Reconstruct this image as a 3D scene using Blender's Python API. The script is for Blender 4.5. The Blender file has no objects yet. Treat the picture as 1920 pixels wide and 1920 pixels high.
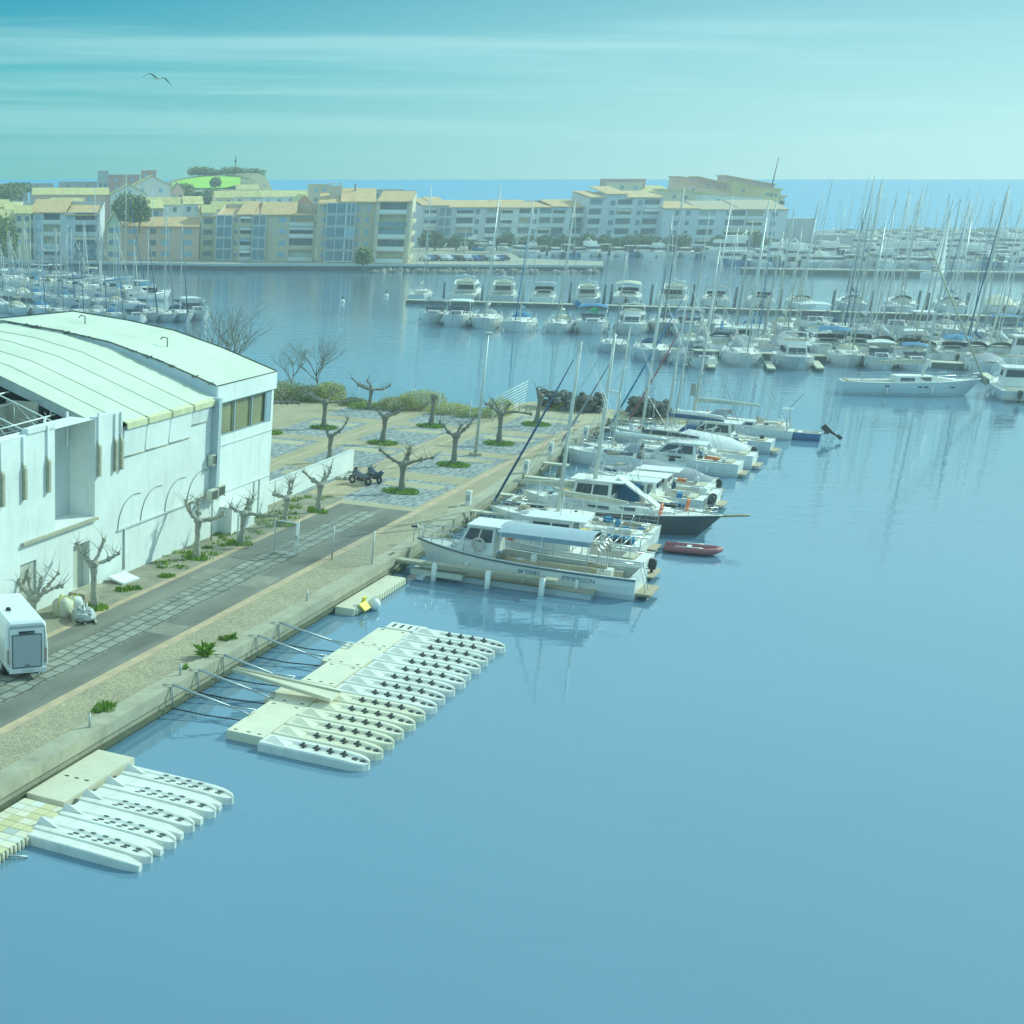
import bpy, math, random
from math import sin, cos, pi, radians as R
from mathutils import Vector, Matrix
rnd = random.Random(7)
sc = bpy.context.scene
COL = sc.collection
# ------------------------------------------------------------------ camera (a crop of a wider photograph, hence the lens shift)
H = 22.0; PITCH = 22.36; F = 2696.0; PX, PY = 120.0, 1444.0; ZQ = 1.1
cam = bpy.data.objects.new('camera', bpy.data.cameras.new('camera')); COL.objects.link(cam)
cam.location = (0, 0, H); cam.rotation_euler = (R(90-PITCH), 0, 0)
cam.data.sensor_width = 36; cam.data.sensor_fit = 'HORIZONTAL'; cam.data.lens = F/1920*36
cam.data.shift_x = (960-PX)/1920; cam.data.shift_y = (PY-960)/1920
cam.data.clip_start = 0.5; cam.data.clip_end = 60000
sc.camera = cam
# ------------------------------------------------------------------ sky, sun, exposure
SUN_AZ, SUN_EL = R(68), R(34)
w = bpy.data.worlds.new('World'); sc.world = w; w.use_nodes = True
N = w.node_tree.nodes; L = w.node_tree.links; N.clear()
def nd(nodes, typ, **k):
    n = nodes.new(typ)
    for a, b in k.items():
        if a.startswith('i_'):
            key = a[2:]
            n.inputs[int(key) if key.isdigit() else key].default_value = b
        else: setattr(n, a, b)
    return n
sky = nd(N, 'ShaderNodeTexSky', sky_type='NISHITA', sun_disc=False, sun_elevation=SUN_EL, sun_rotation=SUN_AZ, altitude=20, air_density=1.0, dust_density=1.2, ozone_density=1.0)
tint = nd(N, 'ShaderNodeMix', data_type='RGBA', blend_type='MULTIPLY'); tint.inputs[0].default_value = 1; tint.inputs[7].default_value = (0.40, 0.95, 1.0, 1)
L.new(sky.outputs[0], tint.inputs[6])
tc = nd(N, 'ShaderNodeTexCoord'); sx = nd(N, 'ShaderNodeSeparateXYZ'); L.new(tc.outputs['Generated'], sx.inputs[0])
# thin cirrus on a flat layer high above: direction projected on a plane
za = nd(N, 'ShaderNodeMath', operation='ADD', i_1=0.07); L.new(sx.outputs[2], za.inputs[0])
dx = nd(N, 'ShaderNodeMath', operation='DIVIDE'); L.new(sx.outputs[0], dx.inputs[0]); L.new(za.outputs[0], dx.inputs[1])
dy = nd(N, 'ShaderNodeMath', operation='DIVIDE'); L.new(sx.outputs[1], dy.inputs[0]); L.new(za.outputs[0], dy.inputs[1])
cb = nd(N, 'ShaderNodeCombineXYZ'); L.new(dx.outputs[0], cb.inputs[0]); L.new(dy.outputs[0], cb.inputs[1])
mp = nd(N, 'ShaderNodeMapping'); mp.inputs['Rotation'].default_value = (0, 0, R(7)); mp.inputs['Scale'].default_value = (0.16, 0.8, 1); mp.inputs['Location'].default_value = (1.3, 0.35, 0)
L.new(cb.outputs[0], mp.inputs[0])
nz = nd(N, 'ShaderNodeTexNoise', i_Scale=1.0, i_Detail=10.0, i_Roughness=0.58, i_Distortion=0.5); L.new(mp.outputs[0], nz.inputs['Vector'])
cr = nd(N, 'ShaderNodeMapRange', interpolation_type='SMOOTHSTEP'); cr.inputs[1].default_value = 0.46; cr.inputs[2].default_value = 0.66; cr.inputs[3].default_value = 0; cr.inputs[4].default_value = 0.36
L.new(nz.outputs[0], cr.inputs[0])
up = nd(N, 'ShaderNodeMapRange'); up.inputs[1].default_value = 0.0; up.inputs[2].default_value = 0.05; L.new(sx.outputs[2], up.inputs[0])
hi = nd(N, 'ShaderNodeMapRange'); hi.inputs[1].default_value = 0.12; hi.inputs[2].default_value = 0.5; hi.inputs[3].default_value = 1; hi.inputs[4].default_value = 0.25; L.new(sx.outputs[2], hi.inputs[0])
cm = nd(N, 'ShaderNodeMath', operation='MULTIPLY'); L.new(cr.outputs[0], cm.inputs[0]); L.new(up.outputs[0], cm.inputs[1])
cm2 = nd(N, 'ShaderNodeMath', operation='MULTIPLY'); L.new(cm.outputs[0], cm2.inputs[0]); L.new(hi.outputs[0], cm2.inputs[1])
# deeper blue higher in view, milky near the horizon and towards the sun
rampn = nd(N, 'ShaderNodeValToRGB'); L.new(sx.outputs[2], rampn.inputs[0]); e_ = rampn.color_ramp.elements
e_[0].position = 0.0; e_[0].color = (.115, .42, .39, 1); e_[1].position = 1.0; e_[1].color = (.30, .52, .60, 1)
for p_, c_ in ((.03, (.095, .40, .405)), (.065, (.042, .345, .40)), (.108, (.000, .235, .35)), (.145, (.04, .38, .50)), (.20, (.31, .74, .93)), (.42, (.33, .72, .88)), (.6, (.27, .52, .62))):  # unseen sky above the view brightened to fill shadows and light the water
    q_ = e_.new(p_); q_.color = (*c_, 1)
gd = nd(N, 'ShaderNodeVectorMath', operation='DOT_PRODUCT'); gd.inputs[1].default_value = (sin(SUN_AZ), cos(SUN_AZ), 0.1); L.new(tc.outputs['Generated'], gd.inputs[0])
gm = nd(N, 'ShaderNodeMapRange', interpolation_type='SMOOTHSTEP'); gm.inputs[1].default_value = 0.25; gm.inputs[2].default_value = 1.0; gm.inputs[3].default_value = 0; gm.inputs[4].default_value = 0.95; L.new(gd.outputs['Value'], gm.inputs[0])
gz = nd(N, 'ShaderNodeMapRange'); gz.inputs[1].default_value = 0.0; gz.inputs[2].default_value = 0.125; gz.inputs[3].default_value = 1; gz.inputs[4].default_value = 0.42; L.new(sx.outputs[2], gz.inputs[0])
gx = nd(N, 'ShaderNodeMath', operation='MULTIPLY'); L.new(gm.outputs[0], gx.inputs[0]); L.new(gz.outputs[0], gx.inputs[1])
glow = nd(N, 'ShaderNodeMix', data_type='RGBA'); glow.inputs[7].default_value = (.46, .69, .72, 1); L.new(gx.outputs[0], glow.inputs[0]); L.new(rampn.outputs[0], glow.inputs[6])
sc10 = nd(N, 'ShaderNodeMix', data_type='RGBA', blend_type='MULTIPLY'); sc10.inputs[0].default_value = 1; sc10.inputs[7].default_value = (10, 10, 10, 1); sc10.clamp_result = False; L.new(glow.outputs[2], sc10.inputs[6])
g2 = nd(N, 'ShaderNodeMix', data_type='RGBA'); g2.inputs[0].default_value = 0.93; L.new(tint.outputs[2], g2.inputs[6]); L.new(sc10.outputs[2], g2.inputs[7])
cl = nd(N, 'ShaderNodeMix', data_type='RGBA'); cl.inputs[7].default_value = (4.6, 7.2, 7.1, 1)
L.new(cm2.outputs[0], cl.inputs[0]); L.new(g2.outputs[2], cl.inputs[6])
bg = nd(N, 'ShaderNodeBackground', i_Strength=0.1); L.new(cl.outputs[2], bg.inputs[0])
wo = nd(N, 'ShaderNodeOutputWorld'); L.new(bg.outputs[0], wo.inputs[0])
sd = bpy.data.lights.new('sun', 'SUN'); sd.energy = 3.0; sd.angle = R(0.55); sd.color = (0.72, 1.0, 0.86)
so = bpy.data.objects.new('sun', sd); COL.objects.link(so)
sv = Vector((sin(SUN_AZ)*cos(SUN_EL), cos(SUN_AZ)*cos(SUN_EL), sin(SUN_EL)))
so.rotation_euler = sv.to_track_quat('Z', 'Y').to_euler(); so.location = (120, 80, 120)
sc.view_settings.view_transform = 'Standard'; sc.view_settings.look = 'None'; sc.view_settings.exposure = 0.46; sc.view_settings.gamma = 1
try:
    sc.cycles.use_denoising = True; sc.cycles.max_bounces = 6; sc.cycles.transparent_max_bounces = 12; sc.cycles.volume_bounces = 0
    sc.cycles.sample_clamp_indirect = 6; sc.cycles.caustics_reflective = False; sc.cycles.caustics_refractive = False
except Exception: pass
# ------------------------------------------------------------------ where a photographed ground point stands in the world
_c, _s = cos(R(PITCH)), sin(R(PITCH))
def ray(x, y):
    u = -(y-PY)/F
    return Vector(((x-PX)/F, u*_s+_c, u*_c-_s))
def G(x, y, z=0.0):
    d = ray(x, y); return Vector((0, 0, H)) + d*((z-H)/d.z)
def atY(x, y, Y):
    d = ray(x, y); return Vector((0, 0, H)) + d*(Y/d.y)
def hgt(p, yt):                                   # height of the point above p that is seen at row yt
    a, b = p.z, p.z+90
    for _ in range(50):
        m = (a+b)/2; q = p.y*_c-(m-H)*_s; v = p.y*_s+(m-H)*_c
        if PY-F*v/q > yt: a = m
        else: b = m
    return a-p.z
QA = R(32.26)                                      # the quay runs along s, the water lies on its +n side
ES = Vector((sin(QA), cos(QA), 0)); EN = Vector((cos(QA), -sin(QA), 0))
def Q(s, n, z=0.0): return ES*s + EN*n + Vector((0, 0, z))
def SN(x, y, z=ZQ):
    p = G(x, y, z); return p.dot(ES), p.dot(EN)
ANG = -QA                                          # rotation that turns local +Y onto s
# ------------------------------------------------------------------ materials
MATS = {}
def mat(name, col, rough=0.6, var=0.12, scale=3.0, bump=0.0, bscale=25.0, metal=0.0, stain=0.0, stretch=(1, 1, 1), coat=0.0):
    if name in MATS: return MATS[name]
    m = bpy.data.materials.new(name); m.use_nodes = True; t = m.node_tree; n = t.nodes; l = t.links
    b = n['Principled BSDF']; b.inputs['Roughness'].default_value = rough; b.inputs['Metallic'].default_value = metal
    b.inputs['Coat Weight'].default_value = coat
    c = nd(n, 'ShaderNodeTexCoord'); mpg = nd(n, 'ShaderNodeMapping'); mpg.inputs['Scale'].default_value = stretch; l.new(c.outputs['Object'], mpg.inputs[0])
    a = nd(n, 'ShaderNodeTexNoise', i_Scale=scale, i_Detail=5.0, i_Roughness=0.6); l.new(mpg.outputs[0], a.inputs['Vector'])
    mr = nd(n, 'ShaderNodeMapRange'); mr.inputs[1].default_value = 0.3; mr.inputs[2].default_value = 0.7; mr.inputs[3].default_value = 1-var; mr.inputs[4].default_value = 1+var
    l.new(a.outputs[0], mr.inputs[0])
    oi = nd(n, 'ShaderNodeObjectInfo'); mo = nd(n, 'ShaderNodeMapRange'); mo.inputs[3].default_value = 0.93; mo.inputs[4].default_value = 1.05; l.new(oi.outputs['Random'], mo.inputs[0])
    mu = nd(n, 'ShaderNodeMath', operation='MULTIPLY'); l.new(mr.outputs[0], mu.inputs[0]); l.new(mo.outputs[0], mu.inputs[1])
    x = nd(n, 'ShaderNodeMix', data_type='RGBA', blend_type='MULTIPLY'); x.inputs[0].default_value = 1; x.inputs[6].default_value = (*col, 1); l.new(mu.outputs[0], x.inputs[7])
    last = x.outputs[2]
    if stain:
        ms = nd(n, 'ShaderNodeMapping'); ms.inputs['Scale'].default_value = (0.9, 0.9, 0.16); l.new(c.outputs['Object'], ms.inputs[0])
        s2 = nd(n, 'ShaderNodeTexNoise', i_Scale=2.2, i_Detail=6.0, i_Roughness=0.7); l.new(ms.outputs[0], s2.inputs['Vector'])
        r2 = nd(n, 'ShaderNodeMapRange'); r2.inputs[1].default_value = 0.52; r2.inputs[2].default_value = 0.75; r2.inputs[4].default_value = stain; l.new(s2.outputs[0], r2.inputs[0])
        y = nd(n, 'ShaderNodeMix', data_type='RGBA'); y.inputs[7].default_value = (col[0]*0.45, col[1]*0.42, col[2]*0.36, 1); l.new(r2.outputs[0], y.inputs[0]); l.new(last, y.inputs[6]); last = y.outputs[2]
    l.new(last, b.inputs['Base Color'])
    if bump:
        bn = nd(n, 'ShaderNodeTexNoise', i_Scale=bscale, i_Detail=4.0); l.new(mpg.outputs[0], bn.inputs['Vector'])
        bp = nd(n, 'ShaderNodeBump', i_Strength=bump, i_Distance=0.05); l.new(bn.outputs[0], bp.inputs['Height']); l.new(bp.outputs[0], b.inputs['Normal'])
    MATS[name] = m; return m
def pattern(m, kind, scale, dark, amount=1.0, size=0.04, rot=0.0, bw=0.6, rh=0.3, offset=0.5):   # joints, tile rows, slats laid over a material's colour
    t = m.node_tree; n = t.nodes; l = t.links; b = n['Principled BSDF']; src = b.inputs['Base Color'].links[0].from_socket
    c = nd(n, 'ShaderNodeTexCoord'); mpg = nd(n, 'ShaderNodeMapping'); mpg.inputs['Rotation'].default_value = rot if isinstance(rot, tuple) else (0, 0, rot); l.new(c.outputs['Object'], mpg.inputs[0])
    if kind == 'brick':
        wn = nd(n, 'ShaderNodeTexNoise', i_Scale=0.55, i_Detail=2.0); l.new(mpg.outputs[0], wn.inputs['Vector']); wm_ = nd(n, 'ShaderNodeMix', data_type='RGBA', blend_type='LINEAR_LIGHT'); wm_.inputs[0].default_value = 0.16; l.new(mpg.outputs[0], wm_.inputs[6]); l.new(wn.outputs['Color'], wm_.inputs[7])
        p = nd(n, 'ShaderNodeTexBrick', i_Scale=scale); p.inputs['Color1'].default_value = (1, 1, 1, 1); p.inputs['Color2'].default_value = (.78, .78, .78, 1); p.inputs['Mortar'].default_value = (*dark, 1)
        p.inputs['Mortar Size'].default_value = size; p.inputs['Brick Width'].default_value = bw; p.inputs['Row Height'].default_value = rh; p.offset = offset; p.squash = 0.62; p.squash_frequency = 3; out = p.outputs[0]
    elif kind == 'wave':
        p = nd(n, 'ShaderNodeTexWave', i_Scale=scale, i_Distortion=0.4); rr = nd(n, 'ShaderNodeValToRGB'); rr.color_ramp.elements[0].color = (*dark, 1); rr.color_ramp.elements[0].position = size
        rr.color_ramp.elements[1].position = min(1, size+0.35); l.new(p.outputs[1], rr.inputs[0]); out = rr.outputs[0]; l.new(mpg.outputs[0], p.inputs['Vector'])
    elif kind == 'cell':
        p = nd(n, 'ShaderNodeTexVoronoi', i_Scale=scale, feature='DISTANCE_TO_EDGE'); rr = nd(n, 'ShaderNodeValToRGB'); rr.color_ramp.elements[0].color = (*dark, 1); rr.color_ramp.elements[1].position = size; l.new(p.outputs[0], rr.inputs[0]); out = rr.outputs[0]
    elif kind == 'speck':
        p = nd(n, 'ShaderNodeTexVoronoi', i_Scale=scale); rr = nd(n, 'ShaderNodeValToRGB'); rr.color_ramp.elements[0].color = (*dark, 1); rr.color_ramp.elements[1].color = (1.25, 1.25, 1.25, 1)
        sp = nd(n, 'ShaderNodeSeparateColor'); l.new(p.outputs['Color'], sp.inputs[0]); l.new(sp.outputs[0], rr.inputs[0]); out = rr.outputs[0]
    l.new(mpg.outputs[0] if kind != 'brick' else wm_.outputs[2], p.inputs['Vector'])
    x = nd(n, 'ShaderNodeMix', data_type='RGBA', blend_type='MULTIPLY'); x.inputs[0].default_value = amount; l.new(src, x.inputs[6]); l.new(out, x.inputs[7]); l.new(x.outputs[2], b.inputs['Base Color'])
    bp = nd(n, 'ShaderNodeBump', i_Strength=0.5, i_Distance=0.03); l.new(out, bp.inputs['Height'])
    if not b.inputs['Normal'].links: l.new(bp.outputs[0], b.inputs['Normal'])
    return m
def glassy(name, col, rough=0.08):
    m = mat(name, col, rough, var=0.25, scale=0.6); m.node_tree.nodes['Principled BSDF'].inputs['IOR'].default_value = 1.5; return m
# ------------------------------------------------------------------ mesh building
class MB:
    def __init__(s): s.v = []; s.f = []; s.m = []; s.s = []
    def add(s, vs, fs, mi=0, sm=False):
        o = len(s.v); s.v += [tuple(p) for p in vs]
        for q in fs: s.f.append([i+o for i in q]); s.m.append(mi); s.s.append(sm)
        return s
    def box(s, x0, x1, y0, y1, z0, z1, mi=0):
        return s.add([(x0,y0,z0),(x1,y0,z0),(x1,y1,z0),(x0,y1,z0),(x0,y0,z1),(x1,y0,z1),(x1,y1,z1),(x0,y1,z1)],
                     [(0,3,2,1),(4,5,6,7),(0,1,5,4),(1,2,6,5),(2,3,7,6),(3,0,4,7)], mi)
    def obox(s, c, d, rot=(0,0,0), mi=0, top=1.0):
        from mathutils import Euler
        M = Euler(rot).to_matrix(); a, b, h = d[0]/2, d[1]/2, d[2]/2; vs = []
        for k, z in ((1, -h), (top, h)):
            for x, y in ((-a,-b),(a,-b),(a,b),(-a,b)): vs.append(M @ Vector((x*k, y*k, z)) + Vector(c))
        return s.add(vs, [(0,3,2,1),(4,5,6,7),(0,1,5,4),(1,2,6,5),(2,3,7,6),(3,0,4,7)], mi)
    def quad(s, *p, mi=0): return s.add(p, [tuple(range(len(p)))], mi)
    def tube(s, pts, r, n=6, mi=0, cap=True, sm=True):
        pts = [Vector(p) for p in pts]; k = len(pts); rs = r if isinstance(r, (list, tuple)) else [r]*k; vs = []; fs = []; pu = None
        for i, p in enumerate(pts):
            d = (pts[min(i+1, k-1)]-pts[max(i-1, 0)]).normalized() if k > 1 else Vector((0, 0, 1))
            a = Vector((0, 0, 1)) if abs(d.z) < 0.9 else Vector((0, 1, 0))
            if pu is not None: a = pu
            u = (a - d*a.dot(d))
            if u.length < 1e-5: u = d.orthogonal()
            u.normalize(); pu = u; x = d.cross(u)
            for j in range(n):
                t = 2*pi*j/n; vs.append(p + (u*cos(t)+x*sin(t))*rs[i])
        for i in range(k-1):
            for j in range(n): fs.append((i*n+j, i*n+(j+1) % n, (i+1)*n+(j+1) % n, (i+1)*n+j))
        if cap: fs.append(tuple(range(n))[::-1]); fs.append(tuple((k-1)*n+j for j in range(n)))
        return s.add(vs, fs, mi, sm)
    def loft(s, rings, mi=0, closed=True, cap=True, sm=False):
        n = len(rings[0]); vs = [p for r in rings for p in r]; fs = []
        for i in range(len(rings)-1):
            for j in range(n if closed else n-1): fs.append((i*n+j, i*n+(j+1) % n, (i+1)*n+(j+1) % n, (i+1)*n+j))
        s.add(vs, fs, mi, sm)
        if cap: s.add(rings[0], [tuple(range(n))[::-1]], mi); s.add(rings[-1], [tuple(range(n))], mi)
        return s
    def prism(s, poly, z0, z1, mi=0):
        n = len(poly); vs = [(x, y, z0) for x, y in poly]+[(x, y, z1) for x, y in poly]
        return s.add(vs, [tuple(range(n))[::-1], tuple(range(n, 2*n))]+[(i, (i+1) % n, n+(i+1) % n, n+i) for i in range(n)], mi)
    def ell(s, c, r, nu=10, nv=6, mi=0, wob=0.0, rn=None, sm=True):
        vs = []; fs = []
        for i in range(nv+1):
            a = -pi/2+pi*i/nv
            for j in range(nu):
                b = 2*pi*j/nu; k = 1+(rn.uniform(-wob, wob) if wob else 0)
                vs.append((c[0]+r[0]*cos(a)*cos(b)*k, c[1]+r[1]*cos(a)*sin(b)*k, c[2]+r[2]*sin(a)*k))
        for i in range(nv):
            for j in range(nu): fs.append((i*nu+j, i*nu+(j+1) % nu, (i+1)*nu+(j+1) % nu, (i+1)*nu+j))
        return s.add(vs, fs, mi, sm)
    def ring(s, c, R_, r, axis='z', nu=20, nv=6, mi=0):
        vs = []; fs = []
        for i in range(nu):
            a = 2*pi*i/nu
            for j in range(nv):
                b = 2*pi*j/nv; q = R_+r*cos(b); p = (q*cos(a), q*sin(a), r*sin(b))
                if axis == 'x': p = (p[2], p[0], p[1])
                elif axis == 'y': p = (p[0], p[2], p[1])
                vs.append((p[0]+c[0], p[1]+c[1], p[2]+c[2]))
        for i in range(nu):
            for j in range(nv): fs.append((i*nv+j, ((i+1) % nu)*nv+j, ((i+1) % nu)*nv+(j+1) % nv, i*nv+(j+1) % nv))
        return s.add(vs, fs, mi, True)
    def mesh(s, name, mats):
        me = bpy.data.meshes.new(name); me.from_pydata(s.v, [], s.f); me.update()
        for m in (mats if isinstance(mats, (list, tuple)) else [mats]): me.materials.append(m)
        me.polygons.foreach_set('material_index', s.m); me.polygons.foreach_set('use_smooth', s.s)
        return me
    def build(s, name, mats, parent=None, loc=None, rz=None):
        o = bpy.data.objects.new(name, s.mesh(name, mats)); COL.objects.link(o)
        if parent is not None: o.parent = parent
        if loc is not None: o.location = loc
        if rz is not None: o.rotation_euler = (0, 0, rz)
        return o
def tag(o, label=None, cat=None, group=None, kind=None):
    if label: o['label'] = label
    if cat: o['category'] = cat
    if group: o['group'] = group
    if kind: o['kind'] = kind
    return o
def thing(name, label, cat, loc=(0, 0, 0), rz=0.0, group=None):
    o = bpy.data.objects.new(name, None); COL.objects.link(o); o.location = loc; o.rotation_euler = (0, 0, rz); o.empty_display_size = 0.3
    return tag(o, label, cat, group)
KIDS = {}
def copy_tree(o, parent=None):
    c = o.copy(); COL.objects.link(c)
    if parent is not None: c.parent = parent
    for ch in list(o.children): copy_tree(ch, c)
    return c
def place(proto, loc, rz, label, group=None, scale=1.0, cat=None):
    if not proto.get('placed'): o = proto; o['placed'] = 1
    else: o = copy_tree(proto)
    o.location = loc; o.rotation_euler = (0, 0, rz); o.scale = (scale, scale, scale); tag(o, label, cat, group); return o
_T = 'first second third fourth fifth sixth seventh eighth ninth tenth eleventh twelfth thirteenth fourteenth fifteenth sixteenth seventeenth eighteenth nineteenth twentieth'.split()
def nth(i):                                        # 0 -> first
    if i < 20: return _T[i]
    t = ['twenty', 'thirty', 'forty', 'fifty', 'sixty', 'seventy', 'eighty', 'ninety'][(i+1)//10-2]
    return t+'-'+_T[(i+1) % 10-1] if (i+1) % 10 else t[:-1]+'ieth'
# ------------------------------------------------------------------ palette
white = mat('white_gelcoat', (0.80, 0.78, 0.73), 0.3, 0.05, 1.5, stain=0.12)
deckw = mat('deck_white', (0.80, 0.77, 0.70), 0.55, 0.10, 4)
teak = mat('teak', (0.45, 0.36, 0.24), 0.7, 0.2, 6, stretch=(8, 1, 1))
alu = mat('mast_aluminium', (0.62, 0.62, 0.56), 0.45, 0.08, 2)
steel = mat('stainless_steel', (0.60, 0.62, 0.62), 0.3, 0.08, 2, metal=0.7)
galv = mat('galvanised_steel', (0.50, 0.53, 0.52), 0.5, 0.12, 4, metal=0.4)
navy = mat('navy_canvas', (0.025, 0.085, 0.17), 0.8, 0.2, 6)
bluec = mat('blue_canvas', (0.03, 0.20, 0.38), 0.8, 0.2, 6)
grey = mat('grey_canvas', (0.32, 0.34, 0.36), 0.8, 0.15, 6)
beige = mat('beige_canvas', (0.58, 0.53, 0.40), 0.8, 0.12, 6)
dark = mat('black_rubber', (0.03, 0.035, 0.04), 0.6, 0.2, 6)
wire = mat('rigging_wire', (0.35, 0.37, 0.37), 0.4, 0.05, 2, metal=0.5)
navyh = mat('dark_blue_hull', (0.03, 0.07, 0.16), 0.25, 0.1, 2)
greyh = mat('grey_hull', (0.58, 0.61, 0.62), 0.35, 0.08, 2)
redr = mat('red_hypalon', (0.36, 0.11, 0.12), 0.6, 0.12, 5)
orange = mat('orange_plastic', (0.80, 0.20, 0.06), 0.5, 0.1, 4)
yellow = mat('yellow_plastic', (0.85, 0.62, 0.04), 0.5, 0.1, 4)
green = mat('green_canvas', (0.03, 0.40, 0.16), 0.7, 0.1, 4)
boatglass = glassy('boat_glass', (0.05, 0.07, 0.09))
antif = mat('antifouling', (0.05, 0.08, 0.12), 0.7, 0.2, 3)
cream = mat('cream_plastic', (0.76, 0.69, 0.52), 0.55, 0.07, 1.2, bump=0.15, bscale=18)
creamr = pattern(mat('cream_ribbed_plastic', (0.76, 0.69, 0.52), 0.55, 0.07, 1.2), 'wave', 2.4, (0.72, 0.72, 0.70), 0.8, 0.05, (0, 0, R(90)))
plast = mat('white_dock_plastic', (0.74, 0.71, 0.64), 0.5, 0.08, 1.5, stain=0.3)
# ------------------------------------------------------------------ water
def water_mat(name, body, bscale, bstr, far=False):
    m = bpy.data.materials.new(name); m.use_nodes = True; t = m.node_tree; n = t.nodes; l = t.links; b = n['Principled BSDF']
    b.inputs['Roughness'].default_value = 0.012 if not far else 0.25; b.inputs['IOR'].default_value = 1.333 if far else 1.65
    g = nd(n, 'ShaderNodeNewGeometry')
    a = nd(n, 'ShaderNodeTexNoise', i_Scale=0.018, i_Detail=4.0, i_Roughness=0.55); l.new(g.outputs['Position'], a.inputs['Vector'])
    x = nd(n, 'ShaderNodeMix', data_type='RGBA'); x.inputs[6].default_value = (*[c*0.8 for c in body], 1); x.inputs[7].default_value = (*[c*1.18 for c in body], 1); l.new(a.outputs[0], x.inputs[0]); l.new(x.outputs[2], b.inputs['Base Color'])
    mp = nd(n, 'ShaderNodeMapping'); mp.inputs['Scale'].default_value = (0.55, 1.5, 1) if not far else (0.4, 1, 1); mp.inputs['Rotation'].default_value = (0, 0, R(-8)); l.new(g.outputs['Position'], mp.inputs[0])
    n1 = nd(n, 'ShaderNodeTexNoise', i_Scale=bscale, i_Detail=3.0, i_Roughness=0.5); l.new(mp.outputs[0], n1.inputs['Vector'])
    # gentle wind patches: ripples stronger in places
    pn = nd(n, 'ShaderNodeTexNoise', i_Scale=0.012, i_Detail=3.0); l.new(g.outputs['Position'], pn.inputs['Vector'])
    pr = nd(n, 'ShaderNodeMapRange'); pr.inputs[1].default_value = 0.42; pr.inputs[2].default_value = 0.66; pr.inputs[3].default_value = bstr*0.35; pr.inputs[4].default_value = bstr; l.new(pn.outputs[0], pr.inputs[0])
    if not far:
        n2 = nd(n, 'ShaderNodeTexNoise', i_Scale=0.45, i_Detail=2.0, i_Distortion=.6); l.new(mp.outputs[0], n2.inputs['Vector']); ad = nd(n, 'ShaderNodeMath', operation='MULTIPLY_ADD', i_1=2.2); l.new(n2.outputs[0], ad.inputs[0]); l.new(n1.outputs[0], ad.inputs[2]); n1 = ad
    sp = nd(n, 'ShaderNodeSeparateXYZ'); l.new(g.outputs['Position'], sp.inputs[0])
    fy = nd(n, 'ShaderNodeMapRange'); fy.inputs[1].default_value = 70; fy.inputs[2].default_value = 190; fy.inputs[3].default_value = 0.45; fy.inputs[4].default_value = 1.9; l.new(sp.outputs[1], fy.inputs[0])
    mm = nd(n, 'ShaderNodeMath', operation='MULTIPLY'); l.new(pr.outputs[0], mm.inputs[0]); l.new(fy.outputs[0], mm.inputs[1])
    bp = nd(n, 'ShaderNodeBump', i_Distance=0.1); l.new(n1.outputs[0], bp.inputs['Height']); l.new(mm.outputs[0], bp.inputs['Strength']); l.new(bp.outputs[0], b.inputs['Normal'])
    return m
WEND = 640.0
tag(MB().quad((-900, -60, 0), (1500, -60, 0), (1500, WEND, 0), (-900, WEND, 0)).build('harbour_water', water_mat('harbour_water', (0.125, 0.235, 0.325), 1.5, 0.22)), kind='structure')
tag(MB().quad((-40000, WEND+3, -.3), (40000, WEND+3, -.3), (40000, 42000, -.3), (-40000, 42000, -.3)).build('sea', water_mat('sea_water', (0.01, 0.27, 0.52), 0.25, 0.6, True)), kind='structure')
# ------------------------------------------------------------------ quay: ground, paving, edge wall (local x = n, y = s)
gravel = pattern(mat('washed_gravel', (0.45, 0.38, 0.25), 0.9, 0.12, 0.4, bump=0.15, bscale=40), 'speck', 20, (0.45, 0.45, 0.42), 0.9)
sand = mat('sandy_concrete', (0.46, 0.39, 0.25), 0.9, 0.14, 0.35, bump=0.2, bscale=9)
brown = mat('brown_paving', (0.38, 0.31, 0.19), 0.9, 0.16, 0.5, bump=0.2, bscale=8, stretch=(1, .4, 1))
stripe = pattern(mat('tan_brick_band', (0.58, 0.42, 0.27), 0.9, 0.12, 1.2), 'brick', 1.0, (0.6, 0.6, 0.6), 0.6, 0.02, 0, 0.4, 0.8)
asph = mat('worn_asphalt', (0.20, 0.19, 0.155), 0.95, 0.38, 0.22, bump=0.3, bscale=20, stretch=(2.2, .5, 1))
slab = pattern(mat('grey_stone_slabs', (0.31, 0.31, 0.26), 0.9, 0.25, 0.9, bump=0.2, bscale=6), 'brick', 1.0, (0.25, 0.25, 0.22), 1, 0.05, R(90), 1.1, 0.62)
slabb = pattern(mat('blue_grey_slabs', (0.36, 0.38, 0.37), 0.9, 0.2, 0.8, bump=0.2, bscale=6), 'brick', 1.0, (0.22, 0.22, 0.2), 1, 0.05, 0.1, 1.0, 0.7)
conc = mat('quay_concrete', (0.40, 0.36, 0.26), 0.9, 0.16, 0.7, bump=0.3, bscale=8, stain=0.5)
algae = mat('wet_algae_concrete', (0.10, 0.115, 0.07), 0.7, 0.3, 1.2, bump=0.4, bscale=6)
grass = mat('grass_tuft', (0.27, 0.42, 0.03), 0.8, 0.4, 3)
grassd = mat('grass_dark', (0.15, 0.27, 0.03), 0.8, 0.4, 3)
soil = mat('planter_soil', (0.10, 0.11, 0.04), 0.95, 0.3, 2)
EDGE = -28.2
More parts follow.
